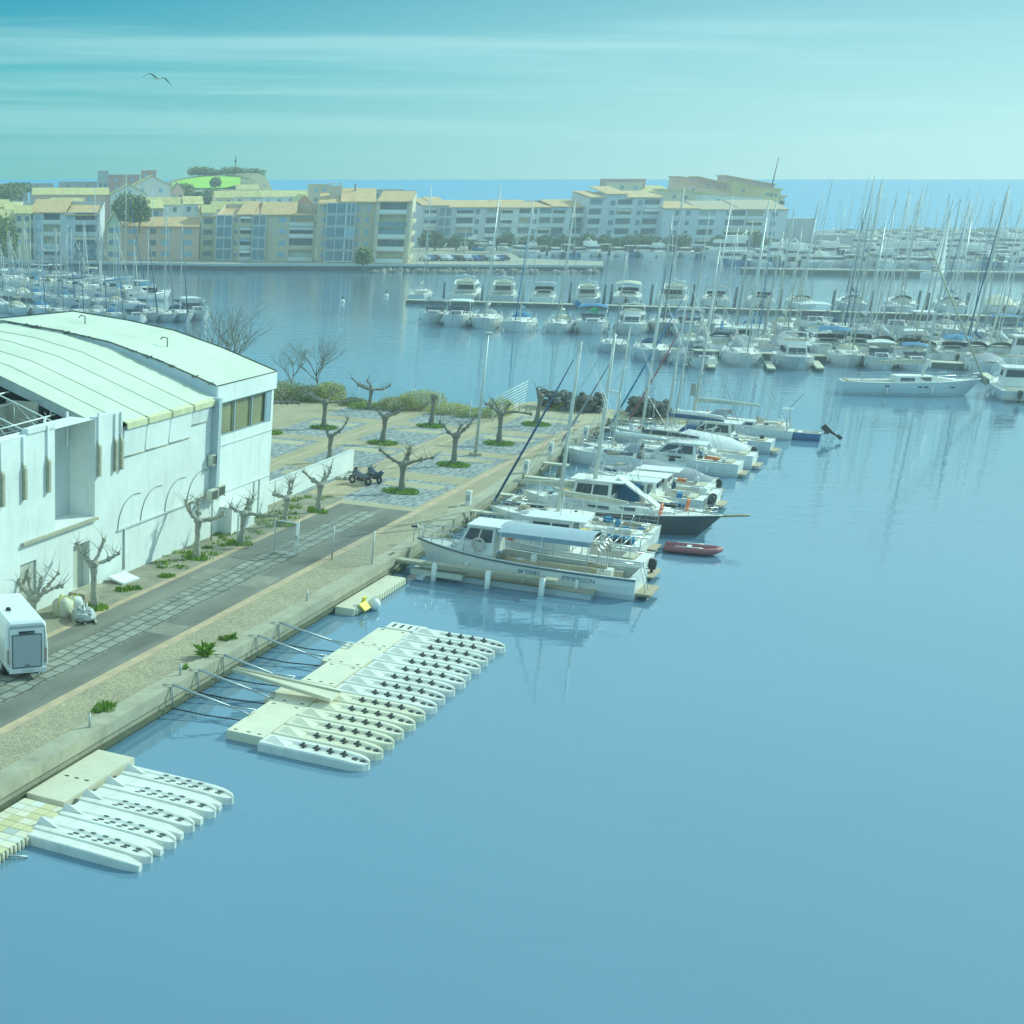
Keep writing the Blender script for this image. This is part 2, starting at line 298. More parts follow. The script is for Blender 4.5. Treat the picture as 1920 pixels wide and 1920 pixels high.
def flat(name, x0, x1, y0, y1, dz, m, kind='structure'):
    o = MB().quad((x0, y0, 0), (x1, y0, 0), (x1, y1, 0), (x0, y1, 0)).build(name, m, loc=(0, 0, ZQ+dz), rz=ANG); return tag(o, kind=kind)
def edge_n(s): return EDGE if s < 84 else EDGE-(s-84)*0.035
SEND = 144.3
b = MB(); poly = [(-75, 15), (EDGE-.9, 15), (EDGE-.9, 84), (edge_n(SEND)-.9, SEND), (-24, SEND), (-23.5, 149.5), (-34, 150.5), (-39.5, 151.5), (-41, 147), (-42, 140.5), (-46, 142.5), (-56, 143), (-62, 147), (-75, 147)]
b.prism(poly, -2.5, ZQ); tag(b.build('quay_ground', sand, rz=ANG), kind='structure')
# quay wall with coping ledges
t = thing('quay_wall', 'long stained concrete quay wall with stepped ledges along the harbour water', 'quay wall', (0, 0, 0), ANG)
def strip(x0f, x1f, z0, z1, m, nm):
    q = MB()
    for a, c in ((15, 84), (84, SEND)):
        n0, n1 = edge_n(a), edge_n(c); vs = [(n0+x0f, a, z0), (n0+x1f, a, z0), (n1+x1f, c, z0), (n1+x0f, c, z0), (n0+x0f, a, z1), (n0+x1f, a, z1), (n1+x1f, c, z1), (n1+x0f, c, z1)]
        q.add(vs, [(0,3,2,1),(4,5,6,7),(0,1,5,4),(1,2,6,5),(2,3,7,6),(3,0,4,7)])
    return q.build(nm, m, t)
strip(-.9, 0, 0.62, ZQ+0.06, conc, 'coping'); strip(-.9, -.12, 0.30, 0.62, conc, 'wall_face'); strip(-.9, 0.10, 0.16, 0.30, algae, 'ledge'); strip(-.9, -.03, -2.4, 0.16, algae, 'footing')
flat('gravel_path', -31.25, EDGE-.9, 15, 96, 0.004, gravel)
flat('brown_path', -31.25, -29.9, 96, 140, 0.004, brown)
flat('kerb_band', -31.75, -31.25, 15, 141, 0.010, stripe)
flat('kerb_band', -37.30, -36.90, 15, 96.4, 0.010, stripe)
flat('road', -36.90, -31.75, 15, 94.6, 0.006, asph)
flat('stone_strip', -35.35, -33.35, 15, 93.0, 0.012, slab)
flat('road_patch', -36.4, -31.9, 70.9, 73.6, 0.009, mat('pale_road_patch', (0.26, 0.24, 0.19), 0.95, 0.25, 0.6))
flat('road_patch', -35.2, -31.9, 60.5, 62.4, 0.009, MATS['pale_road_patch'])
flat('end_band', -37.3, -31.75, 94.6, 96.4, 0.008, sand)
flat('verge', -41, -37.3, 15, 96.4, 0.005, mat('verge_dirt', (0.30, 0.27, 0.19), 0.95, 0.3, 0.8, bump=0.5, bscale=12))
# plaza: slab squares round the trees, brown lanes between
flat('plaza_paving', -66, -31.75, 96.4, 139.5, 0.006, brown)
TR_S = [100.6, 112.9, 124.6, 136.6]; TR_N = [-34.8, -43.0, -51.0]
for i, s0 in enumerate(TR_S):
    for j, n0 in enumerate(TR_N):
        flat('slab_square', n0-2.8, n0+2.8, s0-4.7, s0+4.7, 0.011, slabb)
        flat('inlay_panel', n0-2.2, n0+2.2, s0+1.9, s0+3.7, 0.016, sand)
for n0 in (-38.9, -47.0, -40.2): flat('kerb_band', n0-.14, n0+.14, 97, 139, 0.012, stripe)
# recess kerb and low border along the water end of the plaza
# ------------------------------------------------------------------ white waterfront building (local x = n, y = s, z above the quay)
wallw = mat('white_render', (0.79, 0.80, 0.77), 0.85, 0.07, 0.5, bump=0.08, bscale=10, stain=0.28)
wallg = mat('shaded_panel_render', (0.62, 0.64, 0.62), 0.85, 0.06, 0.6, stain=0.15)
membr = mat('cream_roof_membrane', (0.60, 0.63, 0.51), 0.8, 0.10, 0.35, stain=0.2, bump=0.1, bscale=3)
trimb = mat('dark_roof_trim', (0.10, 0.11, 0.10), 0.7, 0.2, 3)
tank = mat('beige_interior', (0.50, 0.47, 0.37), 0.9, 0.1, 0.8)
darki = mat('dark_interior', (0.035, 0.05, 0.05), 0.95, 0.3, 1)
timb = mat('weathered_boards', (0.42, 0.39, 0.29), 0.85, 0.2, 4)
doorm = mat('pale_door', (0.52, 0.52, 0.44), 0.6, 0.08, 3)
winb = glassy('reflecting_glass', (0.30, 0.28, 0.15), 0.1)
def holes(mb, u0, u1, v0, v1, ops, fn, depth, mi=0):       # a wall face with real openings; fn(u, v, d) gives the point
    us = sorted({u0, u1, *[o[0] for o in ops], *[o[1] for o in ops]}); vs = sorted({v0, v1, *[o[2] for o in ops], *[o[3] for o in ops]})
    for a, c in zip(us, us[1:]):
        for e, g in zip(vs, vs[1:]):
            mu, mv = (a+c)/2, (e+g)/2
            if any(o[0] < mu < o[1] and o[2] < mv < o[3] for o in ops): continue
            mb.quad(fn(a, e, 0), fn(c, e, 0), fn(c, g, 0), fn(a, g, 0), mi=mi)
    for o in ops:
        a, c, e, g = o[:4]; d = o[4] if len(o) > 4 else depth
        for p, q in (((a, e), (c, e)), ((c, e), (c, g)), ((c, g), (a, g)), ((a, g), (a, e))):
            mb.quad(fn(*p, 0), fn(*q, 0), fn(*q, d), fn(*p, d), mi=mi)
NW = -40.0
PROF = [(-40, 8.6), (-44, 9.95), (-47.5, 11.1), (-51, 11.78), (-55.3, 12.2), (-62, 11.4), (-66, 10.3), (-71, 8.6)]
def pz(n): 
    for (a, z0), (c, z1) in zip(PROF, PROF[1:]):
        if c <= n <= a: return z0+(z1-z0)*(a-n)/(a-c)
    return 8.6
wb = thing('waterfront_hall', 'big white rendered hall with cream gabled roof and open steel truss beside the quay road', 'building', (0, 0, ZQ), ANG)
fnw = lambda u, v, d: (NW-d, u, v)
m = MB(); S0, SA, SB = 44.0, 80.7, 89.2
ops = [(62.5, 66.5, 3.9, 9.12, 1.6), (59.2, 60.7, .1, 2.75, .18), (64.3, 66.0, .1, 2.7, .5)]
holes(m, S0, 69.2, 0, 9.12, ops, fnw, .2)
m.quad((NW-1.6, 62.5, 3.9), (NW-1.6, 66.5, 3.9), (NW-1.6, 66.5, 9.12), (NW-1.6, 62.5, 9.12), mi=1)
ar = []
holes(m, 69.2, SA, 0, 8.3, [], fnw, .2)
m.box(NW-.35, NW-.02, S0, 62.5, 9.121, 9.20); m.box(NW-.35, NW+.03, 60.0, 62.5, 9.20, 9.45); m.box(NW-.35, NW-.02, 66.5, 69.2, 9.121, 9.2)
m.box(NW-.40, NW-.36, S0, 62.4, 5.5, 9.3)
# gable end next to the block, back and side walls
m.quad(*[(n, S0, z-.2) for n, z in PROF], (-71, S0, 0), (-40, S0, 0)); m.box(-71.2, -71, S0, SA, 0, 8.5)
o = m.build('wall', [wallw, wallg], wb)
inr = MB(); inr.box(-52, -51.7, S0+1, 66.8, 3.5, 8.3); inr.box(-46.2, -45.9, 61, 67.0, 4.5, 9.4); inr.box(-46, -44, 66.9, 67.1, 5, 9.6); inr.build('inner_wall', tank, wb)
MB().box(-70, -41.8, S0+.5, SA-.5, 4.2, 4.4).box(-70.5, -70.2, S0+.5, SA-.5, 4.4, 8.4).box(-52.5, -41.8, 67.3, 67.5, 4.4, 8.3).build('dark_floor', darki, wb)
# roof: membrane strips with seams, from the open front edge to the taller block
r = MB(); seam = MB(); bounds = [67.3, 69.4, 71.85, 74.67, 77.37, SA+.02]
for a, c in zip(bounds, bounds[1:]):
    pr = ([] if a < 69 else [(-39.75, 8.18), (-39.75, 8.5)]) + PROF
    for (n0, z0), (n1, z1) in zip(pr, pr[1:]): r.quad((n0, a+.02, z0), (n0, c-.02, z0), (n1, c-.02, z1), (n1, a+.02, z1), mi=0 if n0 < -39.9 else 1) if True else 0
for a in bounds[1:-1]:
    seam.tube([(-39.7, a, 8.2), (-39.7, a, 8.55)]+[(n, a, z+.01) for n, z in PROF], .026, 4)
for a in (S0, 67.3):
    pass
r.add([(n, S0, z) for n, z in PROF[2:]]+[(n, 67.3, z) for n, z in PROF[2:]], [(i, i+1, i+7, i+6) for i in range(5)])
r.build('roof', [membr, mat('cream_eave_roll', (0.62, 0.58, 0.36), 0.8, 0.15, 2)], wb); seam.build('roof_seam', mat('seam_line', (0.44, 0.42, 0.29), 0.8, 0.2, 3), wb)
fa = MB()
for (n0, z0), (n1, z1) in zip(PROF[:5], PROF[1:6]):
    fa.quad((n0, 67.28, z0-.55), (n1, 67.28, z1-.55), (n1, 67.28, z1), (n0, 67.28, z0)); fa.quad((n0, 67.36, z0-.55), (n1, 67.36, z1-.55), (n1, 67.36, z1-.02), (n0, 67.36, z0-.02))
fa.build('eave_fascia', mat('grey_fascia', (0.48, 0.52, 0.50), 0.7, 0.1, 3), wb)
tr = MB()
for sy in (66.2, 63.2):
    bot = [(n, sy, pz(n)-2.3+(0.0 if n < -46 else (n+46)*.12)) for n in (-42.5, -45, -47.5, -50, -52.5, -55, -58, -61)]
    top = [(n, sy, pz(n)-.65) for n in (-42.5, -45, -47.5, -50, -52.5, -55, -58, -61)]
    tr.tube(bot, .05, 5); tr.tube(top, .05, 5); tr.tube([(p[0], p[1]+.45, p[2]) for p in bot], .04, 5)
    for i in range(len(bot)):
        tr.tube([bot[i], top[i]], .032, 4)
        if i < len(bot)-1: tr.tube([bot[i], top[i+1]], .032, 4); tr.tube([bot[i+1], top[i]], .03, 4)
for n in (-43, -46, -50, -54): tr.tube([(n, 60, pz(n)-.7), (n, 67.2, pz(n)-.6)], .05, 4)
for k in range(6): tr.tube([(-43.2, 67, 8.2+k*.1), (-44.5+k*.4, 66, 8.8+k*.12)], .025, 4)
tr.build('roof_truss', mat('white_steel', (0.72, 0.74, 0.70), 0.5, 0.08, 3), wb)
# wall trim: parapet posts, timber bolsters, awning panels, arches, ledges, doors
for s0 in (55.2, 57.6, 59.55, 61.75, 63.9, 66.1, 66.75, 68.5, 69.15):
    inn = 62.6 < s0 < 66.4; n0 = NW-1.58 if inn else NW
    MB().box(n0+.001, n0+.10, s0-.07, s0+.07, 7.6, 9.42 if 60 < s0 < 67 else 9.16).build('parapet_post', wallw, wb)
    if s0 not in (66.1,): MB().box(n0+.001, n0+.20, s0-.10, s0+.10, 6.05, 7.6).add([(n0+.001, s0-.1, 7.6), (n0+.2, s0-.1, 7.6), (n0+.2, s0+.1, 7.6), (n0+.001, s0+.1, 7.6), (n0+.001, s0-.1, 7.95), (n0+.001, s0+.1, 7.95)], [(0, 1, 4), (3, 5, 2), (1, 2, 5, 4)]).build('timber_bolster', timb, wb)
aw = [69.3, 71.9, 74.7, 77.45, 79.6]
for i, (a, c) in enumerate(zip(aw, aw[1:])):
    zb = 6.68 if i < 3 else 7.35
    q = MB(); q.add([(NW+.03, a+.06, zb), (NW+.03, c-.06, zb), (NW+.16, c-.06, 8.15), (NW+.16, a+.06, 8.15), (NW+.005, a+.06, 8.15), (NW+.005, c-.06, 8.15)], [(0, 1, 2, 3), (3, 2, 5, 4), (0, 3, 4), (1, 5, 2)])
    q.build('awning_panel', wallw, wb); MB().tube([(NW+.05, a+.08, zb-.02), (NW+.05, c-.08, zb-.02)], .035, 5).build('awning_rod', timb, wb)
for s0 in (69.0, 71.6, 74.5, 77.3):
    pts = [(NW+.02, s0+.0+1.85*(1-cos(t)), 2.72+1.66*sin(t)) for t in [pi/2*k/9 for k in range(10)]]
    pts += [(NW+.02, s0+1.85+.35*k, 4.38-.012*k*k) for k in range(1, 3)]
    MB().tube(pts, .035, 4).build('arch_moulding', mat('arch_shadow_grey', (0.34, 0.36, 0.33), 0.9, 0.1, 3), wb)
MB().box(NW+.001, NW+.10, 68.9, 79.2, 2.62, 2.72).build('wall_ledge', wallg, wb)
MB().box(NW+.001, NW+.20, 59.3, 66.6, 3.74, 3.88).build('recess_sill', timb, wb)
d1 = MB().box(NW-.17, NW-.10, 59.21, 60.69, .1, 2.74).build('door', doorm, wb)
d2 = MB().box(NW-.48, NW-.42, 64.32, 65.2, .1, 2.69).box(NW-.47, NW-.43, 65.2, 65.98, .1, 2.69).build('door', doorm, wb); MB().box(NW-.42, NW-.38, 64.42, 64.5, 1.1, 1.3).build('handle', dark, d2)
MB().box(NW+.001, NW+1.0, 63.9, 66.2, 0, .28).build('door_step', conc, wb)
MB().tube([(NW+.06, 69.7, .3), (NW+.06, 69.7, 2.6)], .05, 6).build('downpipe', wallg, wb)
# taller block at the far end
hb = MB(); BH = [(-40, 9.25), (-44, 10.5), (-47.6, 11.4), (-51.3, 11.9), (-55.6, 12.28), (-62, 11.5), (-66, 10.4), (-71, 8.8)]
holes(hb, SA, SB, 0, 9.2, [(81.4, 88.85, 6.1, 8.15, .35)], fnw, .3)
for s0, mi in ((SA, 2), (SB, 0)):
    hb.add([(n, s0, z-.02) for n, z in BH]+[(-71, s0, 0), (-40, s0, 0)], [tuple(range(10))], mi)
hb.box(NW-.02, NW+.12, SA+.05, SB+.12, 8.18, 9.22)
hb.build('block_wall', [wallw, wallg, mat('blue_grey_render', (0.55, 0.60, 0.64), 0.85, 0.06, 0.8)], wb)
rb = MB(); rb.add([(n, SA-.03, z+.02) for n, z in BH]+[(n, SB+.1, z+.02) for n, z in BH], [(i, i+1, i+9, i+8) for i in range(7)]); rb.build('block_roof', membr, wb)
tb = MB()
for (n0, z0), (n1, z1) in zip(BH[:5], BH[1:6]): tb.tube([(n0, SB+.12, z0+.05), (n1, SB+.12, z1+.05)], .05, 4); tb.tube([(n0, SA-.04, z0+.06), (n1, SA-.04, z1+.06)], .03, 4)
tb.tube([(NW+.13, SA, 9.27), (NW+.13, SB+.12, 9.27)], .03, 4)
rr = random.Random(3)
for k in range(40):
    f = rr.random(); i = min(3, int(f*4)); g = f*4-i; n = BH[i][0]+(BH[i+1][0]-BH[i][0])*g; z = BH[i][1]+(BH[i+1][1]-BH[i][1])*g
    tb.obox((n, SA-.08, z+.05), (rr.uniform(.15, .5), .1, .06), (rr.uniform(-.3, .3), rr.uniform(-.4, .4), 0))
tb.build('roof_trim', trimb, wb)
wf = MB(); wf.box(NW-.12, NW-.05, 81.4, 88.85, 6.1, 6.2); wf.box(NW-.12, NW-.05, 81.4, 88.85, 8.05, 8.15)
for s0 in (81.45, 83.55, 86.05, 88.1): wf.box(NW-.13, NW-.04, s0-.07, s0+.07, 6.2, 8.05)
wf.box(NW-.14, NW-.03, 88.2, 88.84, 6.2, 8.05, 1)
wf = wf.build('window_frame', [mat('grey_frame', (0.33, 0.40, 0.42), 0.5, 0.1, 3), mat('blue_panel', (0.30, 0.42, 0.50), 0.5, 0.1, 3)], wb)
MB().box(NW-.24, NW-.20, 81.42, 88.2, 6.15, 8.1).build('window_pane', winb, wf)
MB().box(NW+.001, NW+.05, SA+.3, SB, 5.50, 5.56).box(NW+.001, NW+.05, SA+.6, SB, 2.5, 2.56).build('string_course', wallg, wb)
for s0 in (86.8, 87.6): MB().box(NW+.001, NW+.07, s0-.05, s0+.05, .1, 2.5).build('door_post', wallg, wb)
for k, (n0, s0, z0) in enumerate(((-52, 85, 12.05), (-45.5, 84.5, 11.05))):
    MB().tube([(n0, s0, z0-.15), (n0, s0, z0+.4), (n0-.35, s0, z0+.45), (n0-.5, s0, z0+.3)], .04, 5).build('roof_vent', trimb, wb)
MB().box(NW+.001, NW+.5, SA-.5, SA-.1, 3.0, 8.6).build('service_duct', mat('duct_grey', (0.45, 0.52, 0.55), 0.7, 0.1, 2), wb)
# air conditioners: on the wall and on posts
def aircon(s0, n0, z0, lab, post):
    a = thing('air_conditioner', lab, 'air conditioner', Q(s0, n0, ZQ+z0), ANG, 'air conditioners on the white hall')
    MB().box(0, .34, -.45, .45, -.32, .32).build('casing', mat('aircon_beige', (0.62, 0.60, 0.48), 0.6, 0.08, 3), a)
    g = MB()
    for k in range(7): g.box(.345, .36, -.40+k*.12, -.36+k*.12, -.26, .26)
    g.build('grille', dark, a); [MB().box(-.03, .4, y-.02, y+.02, -.38, -.33).build('bracket', galv, a) for y in (-.38, .38)]
    if post: MB().tube([(.15, .1, -z0), (.15, .1, -.35)], .06, 6).build('post', galv, a)
aircon(80.2, -39.9, 4.95, 'beige air conditioner high on the corner of the white hall', False)
aircon(79.6, -39.6, 2.9, 'beige air conditioner on a post below another by the arches', True)
aircon(80.8, -39.7, 2.95, 'beige air conditioner right of the post one, under the wall corner', False)
# sign box, white board on the ground
t = thing('wall_cabinet', 'low white rendered cabinet against the white hall behind bare trees', 'cabinet', Q(83.6, -39.6, ZQ), ANG)
MB().box(-.4, .45, -1.7, 1.7, 0, 1.6).build('casing', wallw, t); MB().box(-.45, .5, -1.75, 1.75, 1.602, 1.68).build('lid', wallg, t)
t = thing('concrete_slab', 'white flat slab lying against the foot of the white hall', 'slab', Q(68.4, -39.2, ZQ), ANG-.15); MB().obox((0, 0, .16), (1.1, 1.5, .12), (0, .18, 0)).build('slab_body', wallw, t); MB().box(-.4, -.2, -.6, .6, 0, .12).build('support_block', conc, t)
# low white wall, its bricks
t = thing('boundary_wall', 'low plain white boundary wall running from the hall to the motorcycles', 'wall', Q(89.3, -41, ZQ), ANG)
MB().box(-.12, .12, 0, 17.5, 0, 1.5).build('wall_body', wallw, t); MB().box(-.14, .14, -.02, 17.53, 1.502, 1.55).build('capping', wallg, t)
for k in range(11):
    s0, n0 = 103.5+rnd.uniform(-1.2, 1.6), -39.9+rnd.uniform(-.5, .5)
    tag(MB().obox((0, 0, .12), (.5, .24, .22), (rnd.uniform(-.2, .2), rnd.uniform(-.2, .2), rnd.uniform(0, 3))).build('stone_block', mat('pale_stone', (0.5, 0.5, 0.44), 0.9, 0.2, 3), loc=Q(s0, n0, ZQ), rz=ANG), 'loose pale stone block dumped at the foot of the low white wall', 'stone block', 'loose stone blocks by the white wall')
# ------------------------------------------------------------------ pollarded plane trees
bark = mat('sunlit_plane_bark', (0.38, 0.36, 0.28), 0.9, 0.35, 5, bump=0.6, bscale=16)  # sunlight put into the colour: paler bark for the trees by the hall
barkd = mat('dark_bark', (0.22, 0.205, 0.16), 0.9, 0.3, 5, bump=0.6, bscale=16)
def pollard(seed, h, limbs, twigs=True, thick=.2, lean=.1):
    r = random.Random(seed); tk = MB(); br = MB(); a0 = r.uniform(0, 6)
    top = Vector((lean*cos(a0), lean*sin(a0), h)); pts = []; rad = []
    for i in range(8):
        t = i/7; pts.append(Vector((top.x*t+r.uniform(-.03, .03), top.y*t+r.uniform(-.03, .03), h*t))); rad.append(thick*(1.35-.55*min(1, t*2.2))*(1.0 if t < .8 else 1.25)+r.uniform(-.01, .01))
    tk.tube(pts, rad, 9)
    tk.ell(top, (thick*1.5, thick*1.4, thick*1.1), 9, 6, wob=.15, rn=r)
    for (az, ln, rise) in limbs:
        p = top.copy(); d = Vector((cos(az), sin(az), .2+rise*.5)).normalized(); path = [p.copy()]; rr_ = [thick*.75]
        n = 5
        for k in range(n):
            d = (d*1.2+Vector((r.uniform(-.4, .4), r.uniform(-.4, .4), (rise-.22)*.55+r.uniform(-.3, .4)))).normalized(); p = p+d*ln/n; path.append(p.copy()); rr_.append(thick*(.52-.32*k/n)+r.uniform(-.018, .028))
            if k > 0 and r.random() < .7: br.ell(p, [rr_[-1]*r.uniform(1.3, 1.8)]*3, 7, 5, wob=.2, rn=r)
        br.tube(path, rr_, 6)
        br.ell(p, [thick*.5]*3, 7, 5, wob=.25, rn=r)
        if twigs:
            for k in range(r.randint(7, 11)):
                q = path[-1-k % 3]; e = Vector((r.uniform(-1, 1), r.uniform(-1, 1), r.uniform(.3, 1.2))).normalized(); l = r.uniform(.3, 1.15)
                br.tube([q, q+e*l*.5+Vector((r.uniform(-.06, .06), r.uniform(-.06, .06), .04)), q+e*l], [.024, .015, .006], 4)
    return tk, br
def tuft(mb, c, rx, ry, n, h, r, mi=0):
    for k in range(n):
        a = r.uniform(0, 2*pi); q = math.sqrt(r.random()); x, y = c[0]+rx*q*cos(a), c[1]+ry*q*sin(a); hh = h*r.uniform(.4, 1.15)*(1.15-.5*q); b = r.uniform(0, pi); w_ = .03+.02*r.random()
        dx, dy = cos(b)*w_, sin(b)*w_; lx, ly = r.uniform(-.5, .5)*hh, r.uniform(-.5, .5)*hh
        mb.add([(x-dx, y-dy, c[2]), (x+dx, y+dy, c[2]), (x+lx*.5+dx*.7, y+ly*.5+dy*.7, c[2]+hh*.6), (x+lx, y+ly, c[2]+hh), (x+lx*.5-dx*.7, y+ly*.5-dy*.7, c[2]+hh*.6)], [(0, 1, 2, 3, 4)], mi+(1 if r.random() < .4 else 0))
A = pi/2
PT = [  # px, py, limb height, [(azimuth in the picture's sense, length, rise)], label, grass bed
 ((62, 1166), 1.2, [(2.6, 2.0, .25), (1.9, 1.8, .5), (.6, 1.9, .35), (.1, 1.8, .3), (1.2, 1.2, .6)], 'wide forked bare tree rising behind the white van', 0),
 ((178, 1140), 2.35, [(2.3, 1.7, .5), (2.9, .9, .5), (1.0, 1.4, .5), (.2, 1.5, .45)], 'bare pollarded tree beside the grey bundle and pale door', 1),
 ((368, 1047), 2.25, [(2.5, 1.6, .5), (3.0, 1.2, .4), (1.5, 1.3, .7), (.2, 1.7, .3)], 'bare pollarded tree standing below the arches of the hall', 1),
 ((452, 1020), 1.9, [(2.7, 1.0, .2), (1.5, 1.1, .5), (.0, 2.6, .12), (.9, 1.2, .4)], 'bare tree with one long low limb beside the hall cabinet', 1),
 ((533, 985), 1.75, [(2.4, 1.0, .5), (1.4, 1.2, .6), (.5, 1.3, .4)], 'bare pollarded tree at the hall corner before the low white wall', 1),
 ((596, 960), 1.85, [(2.6, 1.5, .45), (1.3, .9, .5), (.6, 1.5, .45)], 'bare pollarded tree halfway along the low white wall', 1),
 ((752, 923), 2.0, [(2.6, 2.0, .3), (.9, 1.5, .6), (.2, 2.2, .2), (1.3, 1.0, .5)], 'bare pollarded tree behind the parked motorcycles', 2),
 ((850, 873), 2.3, [(2.4, 1.7, .35), (1.3, 1.0, .5), (.3, 1.9, .35)], 'dark bare pollarded tree left of the tall lamp post', 2),
 ((717, 832), 2.2, [(2.3, 1.1, .4), (.0, 1.6, .1), (.5, .9, .3)], 'stubby pollarded tree with a drooping right limb', 2),
 ((607, 803), 2.3, [(2.8, 2.6, .18), (2.2, 2.0, .3), (.1, 3.0, .12), (.9, 1.6, .3)], 'spreading bare pollarded tree in front of the rounded shrub', 2),
 ((692, 768), 1.9, [(2.9, 2.3, .2), (2.3, 1.5, .2), (.2, 2.2, .25), (1.1, 1.3, .4)], 'spreading bare tree at the water edge of the plaza', 0),
 ((808, 800), 2.7, [], 'thick cut tree trunk without branches on the plaza', 2),
 ((935, 833), 2.6, [(2.9, 1.9, .15), (2.2, 1.5, .2), (.2, 2.5, .12), (.9, 1.3, .2)], 'flat spreading bare tree right of the lamp post', 2),
 ((1005, 797), 2.6, [(2.4, .8, .8)], 'slim bare trunk near the dark rock heap', 2),
 ((617, 866), 2.0, [(.1, 2.0, .12), (2.6, .5, .2)], 'stub tree with one side limb behind the low white wall', 0),
 ((503, 812), 2.6, [(.2, 2.6, .15), (2.5, 1.5, .2)], 'bare limb tree mostly hidden behind the hall corner', 2)]
for i, ((px, py), h, limbs, lab, bed) in enumerate(PT):
    p = G(px, py, ZQ); t = thing('plane_tree', lab, 'tree', p, 0, 'pollarded plane trees on the quay')
    tk, br = pollard(100+i, h, [(az, ln, rs) for az, ln, rs in limbs], thick=.2 if bed != 2 else .23)
    tk.build('trunk', bark if i < 6 else barkd, t)
    if limbs: br.build('limbs', bark if i < 6 else barkd, t)
    if bed:
        g = MB(); rr = random.Random(i); rx = 1.35 if bed == 2 else .75
        if bed == 2: g.ell((0, 0, -.05), (rx+.1, rx*.85, .16), 14, 6, 2)
        tuft(g, (0, 0, .05 if bed == 2 else 0), rx, rx*.8, 420 if bed == 2 else 260, .30, rr)
        tag(g.build('grass_bed', [grass, grassd, soil], loc=p, rz=ANG), 'green grass patch round the foot of a pollarded tree', 'grass', 'grass beds round the trees', 'stuff')
# verge weeds and dry growth
g = MB(); rr = random.Random(5)
for k in range(70):
    s0 = rr.uniform(72, 96); n0 = rr.uniform(-40.4, -37.6); p = Q(s0, n0, ZQ); tuft(g, p, rr.uniform(.2, .7), rr.uniform(.2, .5), 30, .2, rr)
for s0, n0 in ((66.6, -38.2), (67.2, -37.9), (70.5, -37.6), (50, -29.4), (49.4, -29.2), (61.5, -29.3)): tuft(g, Q(s0, n0, ZQ), .5, .35, 120, .28, rr)
tag(g.build('verge_weeds', [grass, grassd]), 'low weeds and grass growing along the verge by the white hall', 'weeds', None, 'stuff')
def fronds(loc, r_, h, n, lab):
    t = MB(); r = random.Random(n)
    for k in range(n):
        a = r.uniform(0, 2*pi); l = r_*r.uniform(.6, 1.1); u = Vector((cos(a), sin(a), 0)); v = Vector((-sin(a), cos(a), 0)); w_ = .05; e = r.uniform(.3, 1)*h
        t.add([v*-w_, v*w_, u*l*.5+v*w_*1.6+Vector((0, 0, e*.8)), u*l+Vector((0, 0, e)), u*l*.5-v*w_*1.6+Vector((0, 0, e*.8))], [(0, 1, 2, 3, 4)], k % 2)
    return tag(t.build('weed_plant', [grass, grassd], loc=loc), lab, 'plant')
fronds(G(383, 1232, ZQ), .6, .75, 46, 'spiky green weed on the quay edge above the mooring arms')
fronds(G(437, 1198, ZQ), .2, .35, 12, 'tiny sprouting weed in a crack of the quay coping')
fronds(G(345, 1256, ZQ), .3, .25, 20, 'flat small weed beside the mooring cleat post')
# ------------------------------------------------------------------ van, bags, bundle
vw = mat('van_white', (0.76, 0.77, 0.76), 0.25, 0.03, 1, coat=0.4); vg = mat('van_grey_panel', (0.40, 0.43, 0.44), 0.5, 0.04, 1)
p0 = G(51, 1274, ZQ); hd = G(52, 1125, 3.8)-G(84, 1161, 3.8); rz = math.atan2(hd.y, hd.x)-pi/2
van = thing('delivery_van', 'tall white delivery van with a big grey rear panel parked at the left edge', 'van', p0, rz)
bm = MB(); rings = []
for y, k, zt, zb in ((0, .94, 2.62, .42), (.12, 1, 2.72, .40), (4.6, 1, 2.74, .40), (5.0, .97, 2.62, .4), (5.6, .92, 1.75, .4), (6.3, .86, 1.25, .42), (6.5, .8, 1.0, .5)):
    W = 1.0*k; rings.append([(-W*.86, y, zb), (-W, y, zb+.25), (-W*1.0, y, zb+(zt-zb)*.45), (-W*.90, y, zt-.16), (-W*.78, y, zt), (W*.78, y, zt), (W*.90, y, zt-.16), (W*1.0, y, zb+(zt-zb)*.45), (W, y, zb+.25), (W*.86, y, zb)])
bm.loft(rings, 0, sm=False); bm.build('body', vw, van)
MB().box(-.64, .64, -.035, -.004, .62, 2.08).build('rear_panel', vg, van); fr = MB()
for a in ((-.68, -.645, .58, 2.12), (.645, .68, .58, 2.12), (-.68, .68, 2.085, 2.12), (-.68, .68, .58, .615)): fr.box(a[0], a[1], -.045, -.003, a[2], a[3])
fr.build('panel_seal', mat('seal_dark', (0.10, 0.12, 0.13), 0.6, 0.1, 3), van)
MB().tube([(-.33, -.05, 2.2), (.33, -.05, 2.2)], .045, 8).box(-.36, .36, -.03, -.002, 2.15, 2.27).build('lamp_bar', dark, van)
MB().box(-.80, .80, -.02, -.003, 2.40, 2.52).build('roof_lip', vg, van)
for sx_ in (-1, 1):
    l_ = MB(); l_.box(sx_*.86-.05, sx_*.86+.05, -.04, -.004, .78, 1.45); l_.build('tail_light', mat('lamp_plastic', (0.45, 0.32, 0.25), 0.3, 0.3, 12), van)
    for y in (1.05, 5.2):
        wl = MB(); wl.tube([(sx_*.98, y, .36), (sx_*.74, y, .36)], .36, 18); wl = wl.build('wheel', dark, van); MB().tube([(sx_*.99, y, .36), (sx_*.96, y, .36)], .2, 12).build('rim', galv, wl)
